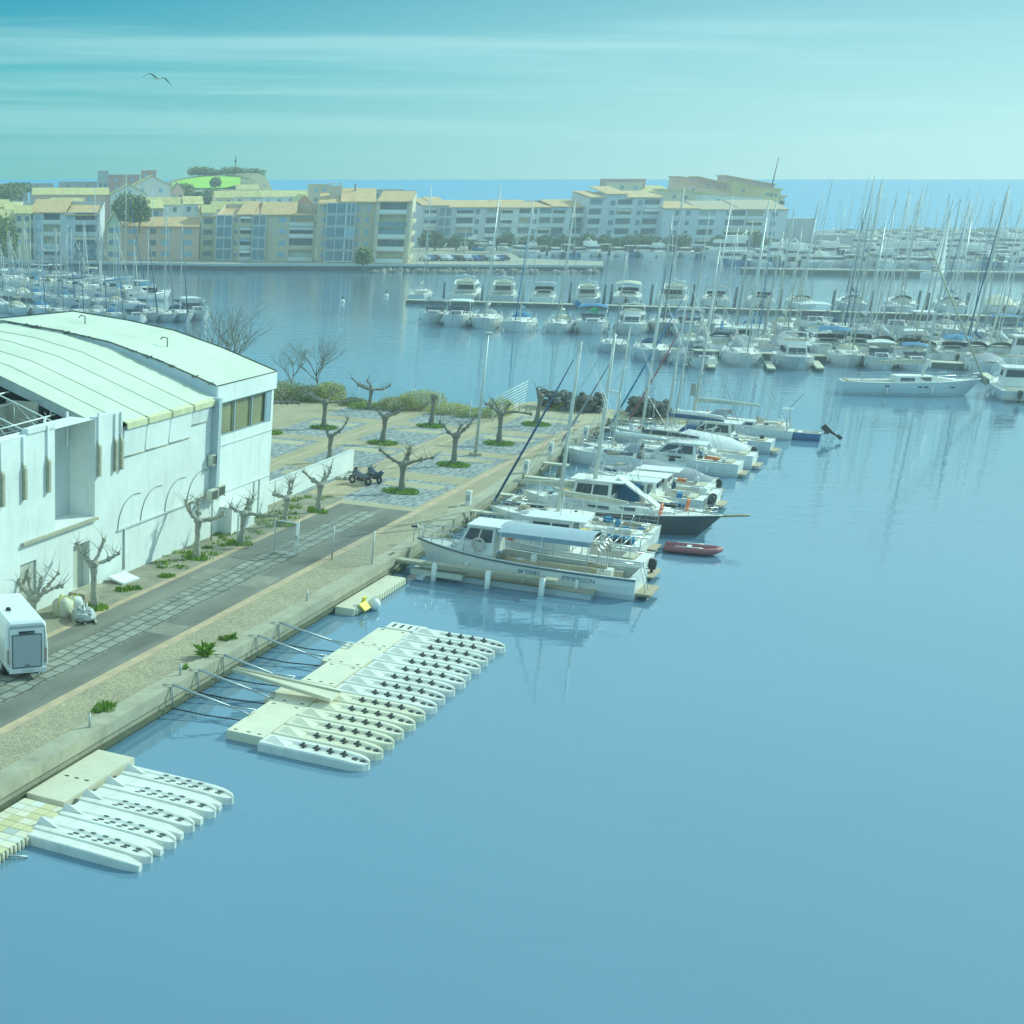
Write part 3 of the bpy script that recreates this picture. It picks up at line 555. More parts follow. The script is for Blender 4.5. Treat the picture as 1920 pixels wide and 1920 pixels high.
MB().box(-.84, .84, -.13, .02, .36, .56).build('rear_bumper', vw, van); MB().tube([(.15, -.1, .3), (.45, -.28, .30), (.5, -.3, .38)], .03, 6).build('tow_hitch', galv, van)
MB().box(-.5, -.3, 1.8, 2.0, 2.722, 2.8).ell((-.4, 1.9, 2.82), (.12, .12, .06), 8, 5).build('roof_vent', dark, van)
MB().box(-.12, .12, -.05, -.036, .66, .70).build('panel_handle', dark, van); MB().box(-.27, .27, -.145, -.131, .40, .52).build('number_plate', mat('plate_white', (.6, .6, .56), .5, .05, 3), van)
for x in (-.81, .81): MB().box(x-.008, x+.008, -.012, -.002, .6, 2.4).build('door_seam', MATS['seal_dark'], van)
def bag(loc, lab, sx_, h, rz, colr, seed):
    t = thing('bulk_bag', lab, 'bag', loc, rz); r = random.Random(seed); rings = []
    for i, (z, k) in enumerate(((0, .95), (.12*h, 1.04), (.5*h, 1.06), (.8*h, 1.0), (.95*h, .82), (1.08*h, .45))):
        rings.append([(sx_*k*(abs(cos(a))**.5)*math.copysign(1, cos(a))+r.uniform(-.03, .03), sx_*k*(abs(sin(a))**.5)*math.copysign(1, sin(a))+r.uniform(-.03, .03), z) for a in [2*pi*j/16 for j in range(16)]])
    MB().loft(rings, 0, sm=True).build('sack', colr, t)
    for k in range(3):
        a = k*2.1+.4; e = Vector((cos(a), sin(a), 0))
        MB().tube([e*sx_*1.02+Vector((0, 0, .1)), e*sx_*1.08+Vector((0, 0, .55*h)), e*sx_*.9+Vector((0, 0, .92*h)), e*sx_*.4+Vector((0, 0, 1.2*h)), Vector((0, 0, 1.1*h))], .03, 4).build('strap', mat('yellow_strap', (0.62, 0.55, 0.12), 0.8, 0.1, 4), t)
bag(G(118, 1152, ZQ), 'beige bulk bag with yellow straps against the white hall', .48, .85, ANG+.2, mat('bag_beige', (0.62, 0.58, 0.44), 0.9, 0.1, 4, bump=0.4, bscale=8), 1)
bag(G(140, 1146, ZQ), 'white bulk bag with yellow straps next to the tree trunk', .42, .75, ANG+.6, mat('bag_white', (0.68, 0.69, 0.66), 0.9, 0.1, 4, bump=0.4, bscale=8), 2)
t = thing('metal_bundle', 'heap of grey wrapped metal parts on a pallet beside the road', 'scrap bundle', G(157, 1163, ZQ), ANG-.9); r = random.Random(4)
for k in range(3): MB().obox((0, -.55+k*.55, .06), (1.7, .12, .1)).build('pallet_board', timb, t)
MB().loft([[((.8+.1*q)*cos(a)*k+r.uniform(-.05, .05), (.62)*sin(a)*k+r.uniform(-.05, .05), z+r.uniform(-.03, .03)) for a in [2*pi*j/14 for j in range(14)]] for q, (z, k) in enumerate(((.12, .95), (.3, 1.05), (.5, .9), (.62, .55)))], 0, sm=False).build('wrapped_load', mat('wrap_grey', (0.40, 0.43, 0.41), 0.5, 0.25, 5, bump=0.5, bscale=9), t)
for k in range(11): MB().tube([(r.uniform(-.8, .1), r.uniform(-.4, .4), .5+r.uniform(0, .2)), (r.uniform(.3, 1.0), r.uniform(-.4, .4), .35+r.uniform(0, .35))], .05, 5).build('pipe', galv, t)
# ------------------------------------------------------------------ motorcycles
def motorbike(loc, rz, lab, bodym, scooter):
    t = thing('motorcycle', lab, 'motorcycle', loc, rz, 'motorcycles parked by the low white wall')
    for y, nm in ((-.68, 'wheel'), (.70, 'wheel')):
        wl = MB().ring((0, y, .30), .23, .085, 'x', 20, 8).build(nm, dark, t); q = MB().ring((0, y, .30), .17, .02, 'x', 16, 5)
        for k in range(5): q.tube([(0, y, .3), (0, y+.17*cos(k*1.257), .3+.17*sin(k*1.257))], .015, 4)
        q.build('rim', galv, wl)
    b_ = MB(); b_.loft([[(x*w_, y, z+zz*hh) for x, zz in ((-1, 0), (-.8, .8), (0, 1), (.8, .8), (1, 0), (.7, -.6), (-.7, -.6))] for y, w_, z, hh in ((-.95, .08, .66, .07), (-.6, .21, .62, .20), (-.1, .22, .56, .26), (.2, .22, .70, .28), (.46, .22, .76, .26), (.70, .10, .74, .16))], 0, sm=True); b_.build('body', bodym, t)
    MB().loft([[(x*w_, y, z) for x, z in ((-1, .70), (-.7, .78+dz), (.7, .78+dz), (1, .70))] for y, w_, dz in ((-.8, .10, .06), (-.4, .15, .03), (.0, .12, .0))], 0).build('seat', dark, t)
    MB().tube([(-.36, .30, 1.02), (-.2, .42, .98), (.2, .42, .98), (.36, .30, 1.02)], .022, 6).build('handlebar', dark, t)
    MB().tube([(-.07, .72, .3), (-.07, .45, .92)], .03, 6).tube([(.07, .72, .3), (.07, .45, .92)], .03, 6).build('fork', galv, t)
    MB().loft([[(x*.22, .50+y, z) for x in (-1, -.5, 0, .5, 1)] for y, z in ((.06, .80), (.0, 1.0), (-.08, 1.22))], 0, closed=False, cap=False).build('windscreen', boatglass if not scooter else mat('screen_cream', (.65, .62, .45), .4, .1, 3), t)
    MB().ell((0, .58, .80), (.09, .06, .09), 10, 6).build('headlight', white, t)
    MB().tube([(.14, .1, .3), (.16, -.3, .28), (.17, -.75, .36)], [.03, .05, .06], 7).build('exhaust', galv, t)
    MB().box(-.12, .12, -.25, .28, .26, .52).build('engine', dark, t)
    MB().ell((0, -.86, .86), (.22, .2, .16), 10, 6).build('top_box', bodym if scooter else dark, t)
    for sx_ in (-1, 1): MB().tube([(sx_*.34, .32, 1.02), (sx_*.38, .36, 1.14)], .01, 4).ell((sx_*.38, .36, 1.17), (.07, .02, .045), 8, 5).build('mirror', dark, t)
    MB().tube([(-.1, -.1, .3), (-.3, -.1, .02)], .015, 5).build('kickstand', galv, t)
motorbike(G(675, 908, ZQ), ANG+1.35, 'dark grey touring motorcycle beside the end of the white wall', mat('bike_grey', (.13, .15, .19), .3, .1, 3), False)
motorbike(G(700, 904, ZQ), ANG+1.0, 'dark motorcycle with pale windscreen nearest the plaza trees', mat('bike_blue', (.07, .10, .15), .3, .1, 3), True)
# ------------------------------------------------------------------ fence line across the road, lamp posts, bollards, gate
def mesh_panel(mb, a, c, z0, z1, step=.07, r_=.006):
    a, c = Vector(a), Vector(c); n = max(2, int((c-a).length/step))
    for k in range(n+1): p = a.lerp(c, k/n); mb.tube([p+Vector((0, 0, z0)), p+Vector((0, 0, z1))], r_, 3, cap=False)
    k = z0
    while k <= z1+.01: mb.tube([a+Vector((0, 0, k)), c+Vector((0, 0, k))], r_, 3, cap=False); k += .2
t = thing('wire_fence', 'see-through wire mesh fence with slim posts across the quay road', 'fence', (0, 0, ZQ))
P = [G(x, y, ZQ)-Vector((0, 0, ZQ)) for x, y in ((553, 1043), (622, 1049), (697, 1059))]
for p in P[1:]: MB().tube([p, p+Vector((0, 0, 2.0))], .045, 7).build('post', galv, t)
mm = MB(); mesh_panel(mm, P[0], P[1], .05, 1.9); mesh_panel(mm, P[1], P[2], .05, 1.9); mm.build('mesh', galv, t)
P2 = [G(x, y, ZQ)-Vector((0, 0, ZQ)) for x, y in ((444, 1022), (513, 1036))]
MB().tube([P2[0], P2[0]+Vector((0, 0, 2.0))], .05, 7).build('post', wallw, t); mm = MB(); mesh_panel(mm, P2[0], P2[1], .05, 1.9); mm.build('mesh', galv, t)
t = thing('gate', 'white framed mesh gate standing in the fence across the road', 'gate', (0, 0, ZQ)); a, c = P2[1], P[0]
up_ = lambda p, z: p+Vector((0, 0, z))
MB().tube([up_(a, .1), up_(a, 2.0), up_(c, 2.0), up_(c, .1), up_(a, .1)], .05, 6).build('gate_frame', wallw, t); mm = MB(); mesh_panel(mm, a, c, .15, 1.95, .05, .008); mm.build('mesh', galv, t)
MB().obox((c.x+.02, c.y, 1.1), (.14, .16, .3)).build('lock_box', galv, t)
c2 = c+(P[1]-c)*.05; MB().tube([c2, up_(c2, 2.15)], .05, 6).build('gate_post', wallw, t)
p = G(537, 948, ZQ)
for (x, y, lab) in ((512, 968, 'slim white pole by the bare tree at the hall corner'), (444, 1020, 'short white marker pole in the weedy verge')):
    t = thing('marker_pole', lab, 'pole', G(x, y, ZQ)); MB().tube([(0, 0, 0), (0, 0, 2.4)], .035, 6).build('shaft', wallw, t); MB().box(-.1, .1, -.1, .1, 0, .04).build('foot', galv, t)
t = thing('lamp_post', 'tall tapered grey lamp post on the plaza among the bare trees', 'lamp post', G(891, 854, ZQ))
MB().tube([(0, 0, 0), (0, 0, 9.55)], [.13, .065], 10).build('pole', galv, t); MB().obox((0, 0, .12), (.8, .8, .22)).build('base_block', conc, t); MB().ell((0, 0, 9.62), (.3, .18, .09), 10, 6).build('lamp_head', galv, t)
def pedestal(px, py, lab):
    t = thing('service_pedestal', lab, 'service pedestal', G(px, py, ZQ), ANG, 'service pedestals along the mooring edge')
    MB().box(-.17, .17, -.17, .17, 0, .95).build('cabinet', white, t); MB().obox((0, 0, 1.0), (.40, .40, .09), top=.8).build('cap', deckw, t); MB().box(-.12, .12, -.19, -.172, .35, .75).build('panel', vg, t)
for i, (x, y, l_) in enumerate(((877, 948, 'white service pedestal nearest the end of the road'), (985, 888, 'white service pedestal between the road end and the mooring masts'), (1031, 853, 'white service pedestal in the middle of the mooring edge'), (1097, 822, 'white service pedestal farthest along the mooring edge'))): pedestal(x, y, l_)
for i, (x, y, l_) in enumerate(((168, 1366, 'galvanised cleat post on a white base plate nearest the camera'), (338, 1268, 'galvanised cleat post by the small weeds above the arms'), (575, 1128, 'galvanised cleat post near the small beige dock'))):
    t = thing('cleat_post', l_, 'mooring post', G(x, y, ZQ), ANG, 'cleat posts on the quay'); MB().tube([(0, 0, 0), (0, 0, .62)], .05, 7).build('shaft', galv, t); MB().box(-.28, .28, -.28, .28, .003, .03).build('base_plate', wallw, t)
t = thing('white_lattice_fence', 'white slatted fence panel at the plaza corner over the water', 'fence', (0, 0, ZQ)); a, c = G(925, 790, ZQ), G(985, 757, ZQ); a.z = c.z = 0; mm = MB()
for k in range(8):
    z = .25+k*.28; mm.tube([up_(a, z), up_(c, z)], .028, 4)
mm.build('rail', wallw, t)
for k in range(6): p = a.lerp(c, k/5); MB().tube([p, up_(p, 2.4)], .04, 5).build('post', wallw, t)
t = thing('water_edge_fence', 'thin white post fence behind the shrubs at the plaza edge', 'fence', (0, 0, ZQ)); pp = [G(x, y, ZQ) for x, y in ((530, 738), (575, 741), (620, 752), (672, 760), (720, 762), (770, 768), (822, 778), (880, 790), (922, 792))]; mm = MB()
for p in pp: p.z = 0; MB().tube([p, up_(p, 1.9)], .045, 5).build('post', wallw, t)
for p, q in zip(pp, pp[1:]): mesh_panel(mm, p, q, .1, 1.85, .2, .008)
mm.build('mesh', galv, t)
# ------------------------------------------------------------------ shrubs along the water, bare trees
drym = mat('dry_shrub', (0.52, 0.46, 0.20), 0.9, 0.3, 2); oliv = mat('olive_leaf', (0.27, 0.29, 0.08), 0.8, 0.3, 2); lime = mat('lime_leaf', (0.50, 0.50, 0.07), 0.8, 0.3, 2); grn = mat('shrub_green', (0.10, 0.16, 0.05), 0.8, 0.3, 2)
def leafcloud(mb, c, r3, n, size, r, nm=2, shell=.55):
    for k in range(n):
        while 1:
            v = Vector((r.uniform(-1, 1), r.uniform(-1, 1), r.uniform(-.6, 1)))
            if shell < v.length < 1: break
        v = v*(1+.12*sin(v.x*7+c[0])*cos(v.y*6+v.z*5)); p = Vector((c[0]+v.x*r3[0], c[1]+v.y*r3[1], c[2]+v.z*r3[2])); d = Vector((r.uniform(-1, 1), r.uniform(-1, 1), r.uniform(-1, 1))).normalized(); e = d.orthogonal().normalized(); s_ = size*r.uniform(.6, 1.4)
        mb.add([p-d*s_, p+e*s_*.5, p+d*s_, p-e*s_*.5], [(0, 1, 2, 3)], r.randrange(nm))
def shrub(loc, r3, n, lab, mats, seed, name='shrub', size=.075, cat='shrub'):
    r = random.Random(seed); t = thing(name, lab, cat, loc); f_ = MB(); r3 = (r3[0], r3[1], r3[2]*.8); leafcloud(f_, (0, 0, r3[2]*.62), r3, int(n*1.7), size, r, len(mats), .45); f_.build('foliage', mats, t)
    s_ = MB()
    for k in range(26): a = r.uniform(0, 6.3); e_ = r.uniform(.6, 1.15); s_.tube([(r.uniform(-.1, .1), r.uniform(-.1, .1), 0), (cos(a)*r3[0]*.4, sin(a)*r3[1]*.4, r3[2]*.7), (cos(a)*r3[0]*.8*e_, sin(a)*r3[1]*.8*e_, r3[2]*(1.9-.8*e_))], [.04, .025, .01], 4)
    s_.build('stems', barkd, t)
shrub(G(615, 752, ZQ), (1.9, 1.7, 1.5), 2600, 'rounded yellow green shrub behind the spreading tree', [oliv, lime, drym], 1)
shrub(G(575, 752, ZQ), (2.1, 1.5, 1.2), 1800, 'dark dense bush beside the hall corner', [grn, oliv], 2)
shrub(G(535, 750, ZQ), (2.6, 1.5, 1.5), 2200, 'pale scrubby bush hard against the hall corner', [drym, oliv, grn], 3)
shrub(G(790, 768, ZQ), (2.5, 1.5, 1.5), 2600, 'dry straw coloured shrub rising behind the cut trunk', [drym, lime], 4)
shrub(G(745, 768, ZQ), (2.2, 1.3, 1.0), 1800, 'low dry shrub left of the straw coloured one', [drym, oliv], 5)
shrub(G(842, 776, ZQ), (2.3, 1.1, .8), 1800, 'low lime green shrub right of the straw coloured one', [lime, drym], 6)
shrub(G(893, 782, ZQ), (2.2, 1.0, .7), 1500, 'low olive bush behind the lamp post', [oliv, lime], 7)
shrub(G(936, 778, ZQ), (1.4, 1.0, 1.3), 1300, 'yellowish bush in front of the white slatted fence', [drym, lime], 8)
shrub(G(1068, 768, ZQ), (1.9, 1.0, .55), 1100, 'bright green low bush in front of the dark rock heap', [grass, lime], 9)
shrub(G(690, 766, ZQ), (2.2, .9, .5), 900, 'low green bush under the spreading edge tree', [grass, oliv], 10)
shrub(G(660, 760, ZQ), (1.6, .9, .6), 800, 'small olive bush between the edge tree and the rounded shrub', [oliv, grn], 11)
def bare_tree(loc, h, seed, lab, spread=.8, n0=5, lv=5, m_=barkd, base=.16):
    r = random.Random(seed); t = thing('bare_tree', lab, 'tree', loc); tk = MB(); br = MB()
    def grow(p, d, l, rad, k):
        q = p+d*l*.55+Vector((r.uniform(-1, 1), r.uniform(-1, 1), 0))*l*.06; e = (d+Vector((r.uniform(-.25, .25), r.uniform(-.25, .25), .1))).normalized(); z = q+e*l*.5
        (tk if k == 0 else br).tube([p, q, z], [rad, rad*.82, rad*.66], 7 if k == 0 else (5 if k < 3 else 3), cap=k < 2)
        if k >= lv: return
        for j in range(n0 if k == 0 else r.randint(2, 3)+(k == 1)):
            a = r.uniform(0, 2*pi); f_ = (e+Vector((cos(a), sin(a), r.uniform(-.1, .3)))*spread*r.uniform(.6, 1.1)).normalized()
            grow(z if j < 2 else q.lerp(z, r.random()), f_, l*r.uniform(.62, .85), rad*.58, k+1)
    grow(Vector((0, 0, 0)), Vector((0, 0, 1)), h*.30, base, 0); tk.build('trunk', m_, t); br.build('crown', m_, t)
bare_tree(G(425, 752, ZQ)+Vector((0, 0, 0)), 10.5, 21, 'bare winter tree rising behind the cream roof of the hall', .75, 5, 5)
bare_tree(G(395, 745, ZQ), 9.2, 23, 'second bare tree half hidden behind the hall roof edge', .75, 4, 5)
bare_tree(G(592, 742, ZQ), 6.6, 22, 'bushy bare tree at the water edge behind the rounded shrub', .8, 7, 5, mat('grey_twigs', (.21, .20, .14), .9, .2, 4), .1)
bare_tree(G(545, 735, ZQ), 5.2, 27, 'small bare tree standing behind the hall corner fence', .8, 6, 5, MATS['grey_twigs'], .08)
# ------------------------------------------------------------------ rock heaps at the end of the quay
rock = mat('dark_rock', (0.12, 0.115, 0.10), 0.9, 0.5, 2.5, bump=0.8, bscale=5)
rockp = []
for k in range(6):
    r = random.Random(k+50); q = MB(); q.ell((0, 0, 0), (r.uniform(.55, .8), r.uniform(.4, .6), r.uniform(.25, .4)), 7, 5, wob=.22, rn=r, sm=False); rockp.append(q.mesh('boulder', rock))
def rocks(x0, x1, y0, y1, n, lab, grp, z0=ZQ, sc_=1.0, layers=3):
    r = random.Random(int(x0))
    for k in range(n):
        L_ = k*layers//n; f_ = r.random(); p = G(x0+(x1-x0)*f_, y0+(y1-y0)*f_+r.uniform(-6, 4), z0); o = bpy.data.objects.new('boulder', r.choice(rockp)); COL.objects.link(o)
        o.location = (p.x, p.y, z0+.2+L_*.48*sc_+r.uniform(-.05, .1)); o.rotation_euler = (r.uniform(-.4, .4), r.uniform(-.4, .4), r.uniform(0, 6.3)); o.scale = [sc_*r.uniform(.75, 1.2)]*3; tag(o, lab, 'boulder', grp)
rocks(1012, 1130, 764, 772, 110, 'dark boulder in the left rock heap at the quay end', 'boulders of the left heap', sc_=.72, layers=4)
rocks(1178, 1252, 776, 786, 80, 'dark boulder in the right rock heap beside the mooring masts', 'boulders of the right heap', sc_=.72, layers=4)
# ------------------------------------------------------------------ gull
g = thing('seagull', 'lone white gull gliding with bent wings in the upper left sky', 'bird', atY(295, 147, 70), .5); b_ = MB()
b_.loft([[(x*w_, y, z*w_) for x, z in ((1, 0), (.6, .7), (-.6, .7), (-1, 0), (-.6, -.7), (.6, -.7))] for y, w_ in ((-.26, .02), (-.16, .05), (0, .075), (.14, .06), (.22, .035), (.28, .008))], 0, sm=True)
def wing(s_, pts):
    vs = []; 
    for x, z, c_ in pts: vs += [(s_*x, c_*.5, z), (s_*x, -c_*.5, z), (s_*x, 0, z+.014)]
    fs = []
    for i in range(len(pts)-1): fs += [(3*i, 3*i+3, 3*i+5, 3*i+2), (3*i+2, 3*i+5, 3*i+4, 3*i+1), (3*i+1, 3*i+4, 3*i+3, 3*i)]
    b_.add(vs, fs, 1)
wing(-1, ((.04, .02, .16), (.28, .15, .17), (.42, .19, .14), (.62, .10, .08), (.78, .0, .02))); wing(1, ((.04, .02, .16), (.26, .03, .17), (.42, .0, .15), (.60, -.14, .08), (.76, -.30, .02)))
b_.build('body', [white, mat('gull_grey', (.14, .17, .18), .8, .1, 4)], g); MB().loft([[(x*w_, y, .0) for x in (-1, 1)] for y, w_ in ((-.2, .03), (-.40, .075))], 0, closed=False, cap=False).build('tail', white, g); MB().tube([(0, .28, 0), (0, .33, -.01)], [.014, .003], 5).build('beak', yellow, g)
# ------------------------------------------------------------------ floating docks on the near side
QF = lambda s, n, z=0.0: (Q(s, n, z), ANG)
holem = mat('dock_hole', (0.06, 0.07, 0.06), 0.9, 0.2, 4)
rollm = mat('roller_grey', (0.08, 0.09, 0.09), 0.7, 0.2, 4)
def lane_mesh(L_, w_, kind):
    b = MB(); hw = w_/2*.97; sts = [0, .04, .3, .55, .78, .87, .93, .97, 1.0] if kind != 'flat' else [0, .02, .5, .85, .93, .98, 1.0]; rings = []
    for t in sts:
        x = L_*t; k = 1 if t < .8 else math.sqrt(max(.02, 1-((t-.8)/.2)**2.4)) if kind != 'flat' else (1 if t < .86 else 1-(t-.86)/.14*.55)
        zt = .40 - (.13*((t-.7)/.3)**2 if t > .7 else 0); tr = (.10 if kind == 'lane' else .05 if kind == 'wide' else 0)*(0 if t < .10 else 1)
        rings.append([(x, -hw*k, -.12), (x, -hw*k, zt-.06), (x, -hw*.90*k, zt), (x, -hw*.50*k, zt+.01), (x, -hw*.22*k, zt-tr), (x, hw*.22*k, zt-tr), (x, hw*.50*k, zt+.01), (x, hw*.90*k, zt), (x, hw*k, zt-.06), (x, hw*k, -.12)])
    return b.loft(rings, 0)
def jet_dock(kind, m_, w_, L_=4.65):
    t = bpy.data.objects.new('jetski_dock', None); COL.objects.link(t)
    bd = lane_mesh(L_, w_, kind); bd.build('float', m_, t)
    vm = MB()                                                  # raised winch chevron at the shore end
    if kind == 'lane': vm.add([(.15, -w_*.30, .40), (1.25, -w_*.42, .40), (.50, 0, .56), (1.25, w_*.10, .40), (.15, w_*.30, .40)], [(0, 1, 2), (1, 3, 2), (3, 4, 2), (4, 0, 2)])
    else: vm.add([(-.05, -.22, .40), (.75, -.06, .40), (.05, 0, .66), (.75, .06, .40), (-.05, .22, .40)], [(0, 1, 2), (1, 3, 2), (3, 4, 2), (4, 0, 2)])
    vm.build('bow_stop', m_, t)
    if kind == 'lane':
        st = MB(); pol = []
        for k in range(12): a = 2*pi*k/12; q = .15 if k % 2 == 0 else .075; pol.append((q*cos(a), q*sin(a)))
        st.add([(-.05, x, y+.10) for x, y in pol]+[(.05, x, y+.10) for x, y in pol], [tuple(range(12))[::-1], tuple(range(12, 24))]+[(i, (i+1) % 12, 12+(i+1) % 12, 12+i) for i in range(12)]); st.box(-.16, .16, -.05, .05, .06, .13); ov = MB().ring((0, 0, .02), .10, .035, 'z', 12, 5)
        sm_, om_ = st.mesh('roller', rollm), ov.mesh('roller', rollm)
        for x in (1.75, 2.35, 2.95, 3.55, 4.02, 4.36):
            o = bpy.data.objects.new('roller', sm_ if x < 3.7 else om_); COL.objects.link(o); o.parent = t; o.location = (x, 0, .315 if x < 3.6 else (.30 if x < 4.2 else .27))
    else:
        sl = MB().prism([(.13*cos(2*pi*k/8), .055*sin(2*pi*k/8)) for k in range(8)], 0, .02).mesh('roller_slot', rollm)
        for i, x in enumerate((1.55, 2.05, 2.55, 3.05)):
            for y in (-.26, 0, .26): o = bpy.data.objects.new('roller_slot', sl); COL.objects.link(o); o.parent = t; o.location = (x+y*.3, y, .352 if abs(y) < .1 else .392)
        for x, y in ((3.55, -.08), (3.6, .1), (4.05, -.1), (4.07, .12)): o = bpy.data.objects.new('roller_slot', sl); COL.objects.link(o); o.parent = t; o.location = (x, y, .352 if x < 3.8 else .33)
    return t
GM = 'jet ski docks on the long pontoon'
lw = jet_dock('lane', plast, 1.27); lc = jet_dock('lane', cream, 1.27)
for k in range(15):
    s0 = 51.9+1.31*k
    beige_ = 1 <= k <= 5
    lab = ('beige' if beige_ else 'white')+' jet ski float, '+('nearest on the long pontoon' if k == 0 else (nth(k-1)+' of five beige ones from the near end' if beige_ else nth(14-k)+' from the far end'))
    place(lc if beige_ else lw, Q(s0, -22.85+rnd.uniform(-.1, .1)), ANG+rnd.uniform(-.012, .012), lab, GM, 1, 'jet ski dock')
GB = 'jet ski docks at the lower left'
wl_ = jet_dock('wide', plast, 1.02)
sf = lane_mesh(4.5, .56, 'flat').build('side_float', plast)
sf['placed'] = 0
for k in range(5):
    s0 = 39.72+1.53*k
    t = place(wl_, Q(s0, -26.05+rnd.uniform(-.1, .1)), ANG+rnd.uniform(-.012, .012), 'white jet ski float at the lower left, '+nth(k)+' from the camera', GB, 1, 'jet ski dock')
    f2 = sf if k == 0 else copy_tree(sf); f2.location = Q(s0-.82, -25.95, -.03); f2.rotation_euler = (0, 0, ANG); tag(f2, 'pointed white side float at the lower left, '+nth(k)+' from the camera', 'side float', 'side floats at the lower left')
    if 'placed' in f2: del f2['placed']
# long pontoon in hinged sections
t = thing('pontoon', 'long cream floating pontoon carrying the fifteen jet ski floats', 'pontoon', *QF(0, 0))
secs = [51.85, 56.3, 59.6, 62.9, 66.4, 69.7]
hm = MB().box(-.08, .08, -.04, .04, 0, .010).mesh('bolt_hole', holem)
for i, (a, c) in enumerate(zip(secs, secs[1:])):
    x0 = -24.6-.35*(i % 2); q = MB(); q.box(x0, -22.9, a+.03, c-.03, -.1, .40)
    q.build('deck_section', cream, t)
    for x, y in ((x0+.3, a+.3), (x0+.9, a+.3), (-23.2, a+.3), (x0+.3, c-.3), (-23.2, c-.3)): o = bpy.data.objects.new('bolt_hole', hm); COL.objects.link(o); o.parent = t; o.location = (x, y, .402)
t = thing('slotted_float', 'white slotted float jutting out at the far end of the long pontoon', 'float', *QF(70.6, -24.4)); MB().box(0, 1.9, -.55, .55, -.1, .36).build('float_body', plast, t)
for k in range(4): MB().box(.25+k*.42, .37+k*.42, -.3, .3, .362, .372).build('slot', holem, t)
# gangway lying over the pontoon
t = thing('gangway', 'cream sloping gangway laid across the long pontoon', 'gangway', (0, 0, 0)); a0, a1 = Q(57.5, -27.0, 1.0), Q(57.5, -22.0, .62); d_ = ES*.62
q = MB(); up1 = Vector((0, 0, .10)); q.add([a0-d_*.25, a0+d_*.25, a1+d_, a1-d_, a0-d_*.25+up1, a0+d_*.25+up1, a1+d_+up1, a1-d_+up1], [(0,3,2,1),(4,5,6,7),(0,1,5,4),(1,2,6,5),(2,3,7,6),(3,0,4,7)]); q.build('walkway', creamr, t)
for s_ in (-1, 1): MB().tube([a0+d_*.25*s_+up1*1.5, a1+d_*s_+up1*1.5], .06, 5).build('side_rail', cream, t)
# mooring arms from the coping to the pontoon
for i, (s0, n1, s1) in enumerate(((53.6, -24.5, 54.2), (56.1, -24.7, 56.7), (58.7, -24.9, 59.3), (62.4, -24.9, 63.1), (65.0, -24.5, 65.7))):
    t = thing('mooring_spar', 'galvanised mooring spar with forked end, '+nth(i)+' from the camera', 'mooring spar', (0, 0, 0), 0, 'mooring spars of the long pontoon')
    a = Q(s0, -28.15, 1.28); m_ = Q(s0+(s1-s0)*.72, -28.15+(n1+28.15)*.72, .62); c = Q(s1, n1, .5)
    MB().tube([a, m_], .055, 7).build('boom', galv, t); MB().tube([m_, c-ES*.35], .04, 6).tube([m_, c+ES*.35], .04, 6).tube([c-ES*.35, c+ES*.35], .03, 5).build('fork', galv, t)
    MB().tube([Q(s0, -28.6, 1.2), a, Q(s0, -28.10, .15)], .033, 5).build('bracket', galv, t)
    MB().tube([Q(s0-.1, -28.1, .2), Q(s0+.1, -26.5, .12), Q(s1-.4, n1+.1, .2)], .03, 5).build('lower_chain', dark, t)
# lower left ribbed pontoon and cube dock
t = thing('ribbed_pontoon', 'cream ribbed floating platform moored along the wall at the lower left', 'pontoon', *QF(0, 0)); MB().box(-28.0, -26.3, 41.7, 47.0, -.1, .42).build('deck', creamr, t)
for x in (-27.6, -27.15, -26.7): MB().box(x-.09, x+.09, 43.9, 44.0, .422, .432).build('bolt_hole', holem, t)
t = thing('cube_dock', 'patchy cream and grey modular cube dock in the lower left corner', 'cube dock', *QF(0, 0)); r = random.Random(8); cm_ = [cream, mat('cube_grey', (0.50, 0.52, 0.48), 0.6, 0.08, 2), mat('cube_yellow', (0.66, 0.58, 0.33), 0.6, 0.08, 2), plast]
cs = [MB().obox((0, 0, .10), (.48, .48, .5), top=.96).mesh('cube_block', m_) for m_ in cm_]
for i in range(4):
    for j in range(12):
        o = bpy.data.objects.new('cube_block', cs[r.choice((0, 0, 2, 2, 0, 1, 3))]); COL.objects.link(o); o.parent = t; o.location = (-27.65+i*.5, 35.65+j*.5, 0)
cy = MB()
for j in range(24): cy.tube([(-25.86, 35.5+j*.25, -.1), (-25.86, 35.5+j*.25, .34)], .05, 6)
cy.build('edge_lug', cream, t); MB().tube([(-25.8, 37.3, .15), (-25.3, 37.7, .05)], .04, 5).build('tie_bar', galv, t)
# small dock beyond with yellow tray and buoy
t = thing('side_dock', 'small ribbed beige dock against the quay wall before the dive boat', 'floating dock', *QF(0, 0)); MB().box(-28.05, -26.95, 72.2, 80.1, -.1, .40).build('deck', creamr, t)
q = MB()
for j in range(20): q.box(-26.95, -26.86, 72.4+j*.39, 72.6+j*.39, .05, .36)
q.build('edge_lug', cream, t)
t = thing('yellow_tray', 'bright yellow plastic tray hanging off the small beige dock', 'tray', *QF(73.1, -26.8, .25)); MB().obox((.1, 0, .15), (.5, .9, .08), (0, .7, 0)).obox((-.1, .25, .35), (.12, .35, .5), (0, .3, 0)).build('tray_body', yellow, t)
t = thing('mooring_buoy', 'round pale buoy beside the yellow tray', 'buoy', *QF(74.0, -26.5, .2)); MB().ell((0, 0, .12), (.36, .36, .36), 14, 9).build('float', white, t); MB().ring((0, 0, .5), .08, .025, 'x', 10, 5).build('eye', galv, t)
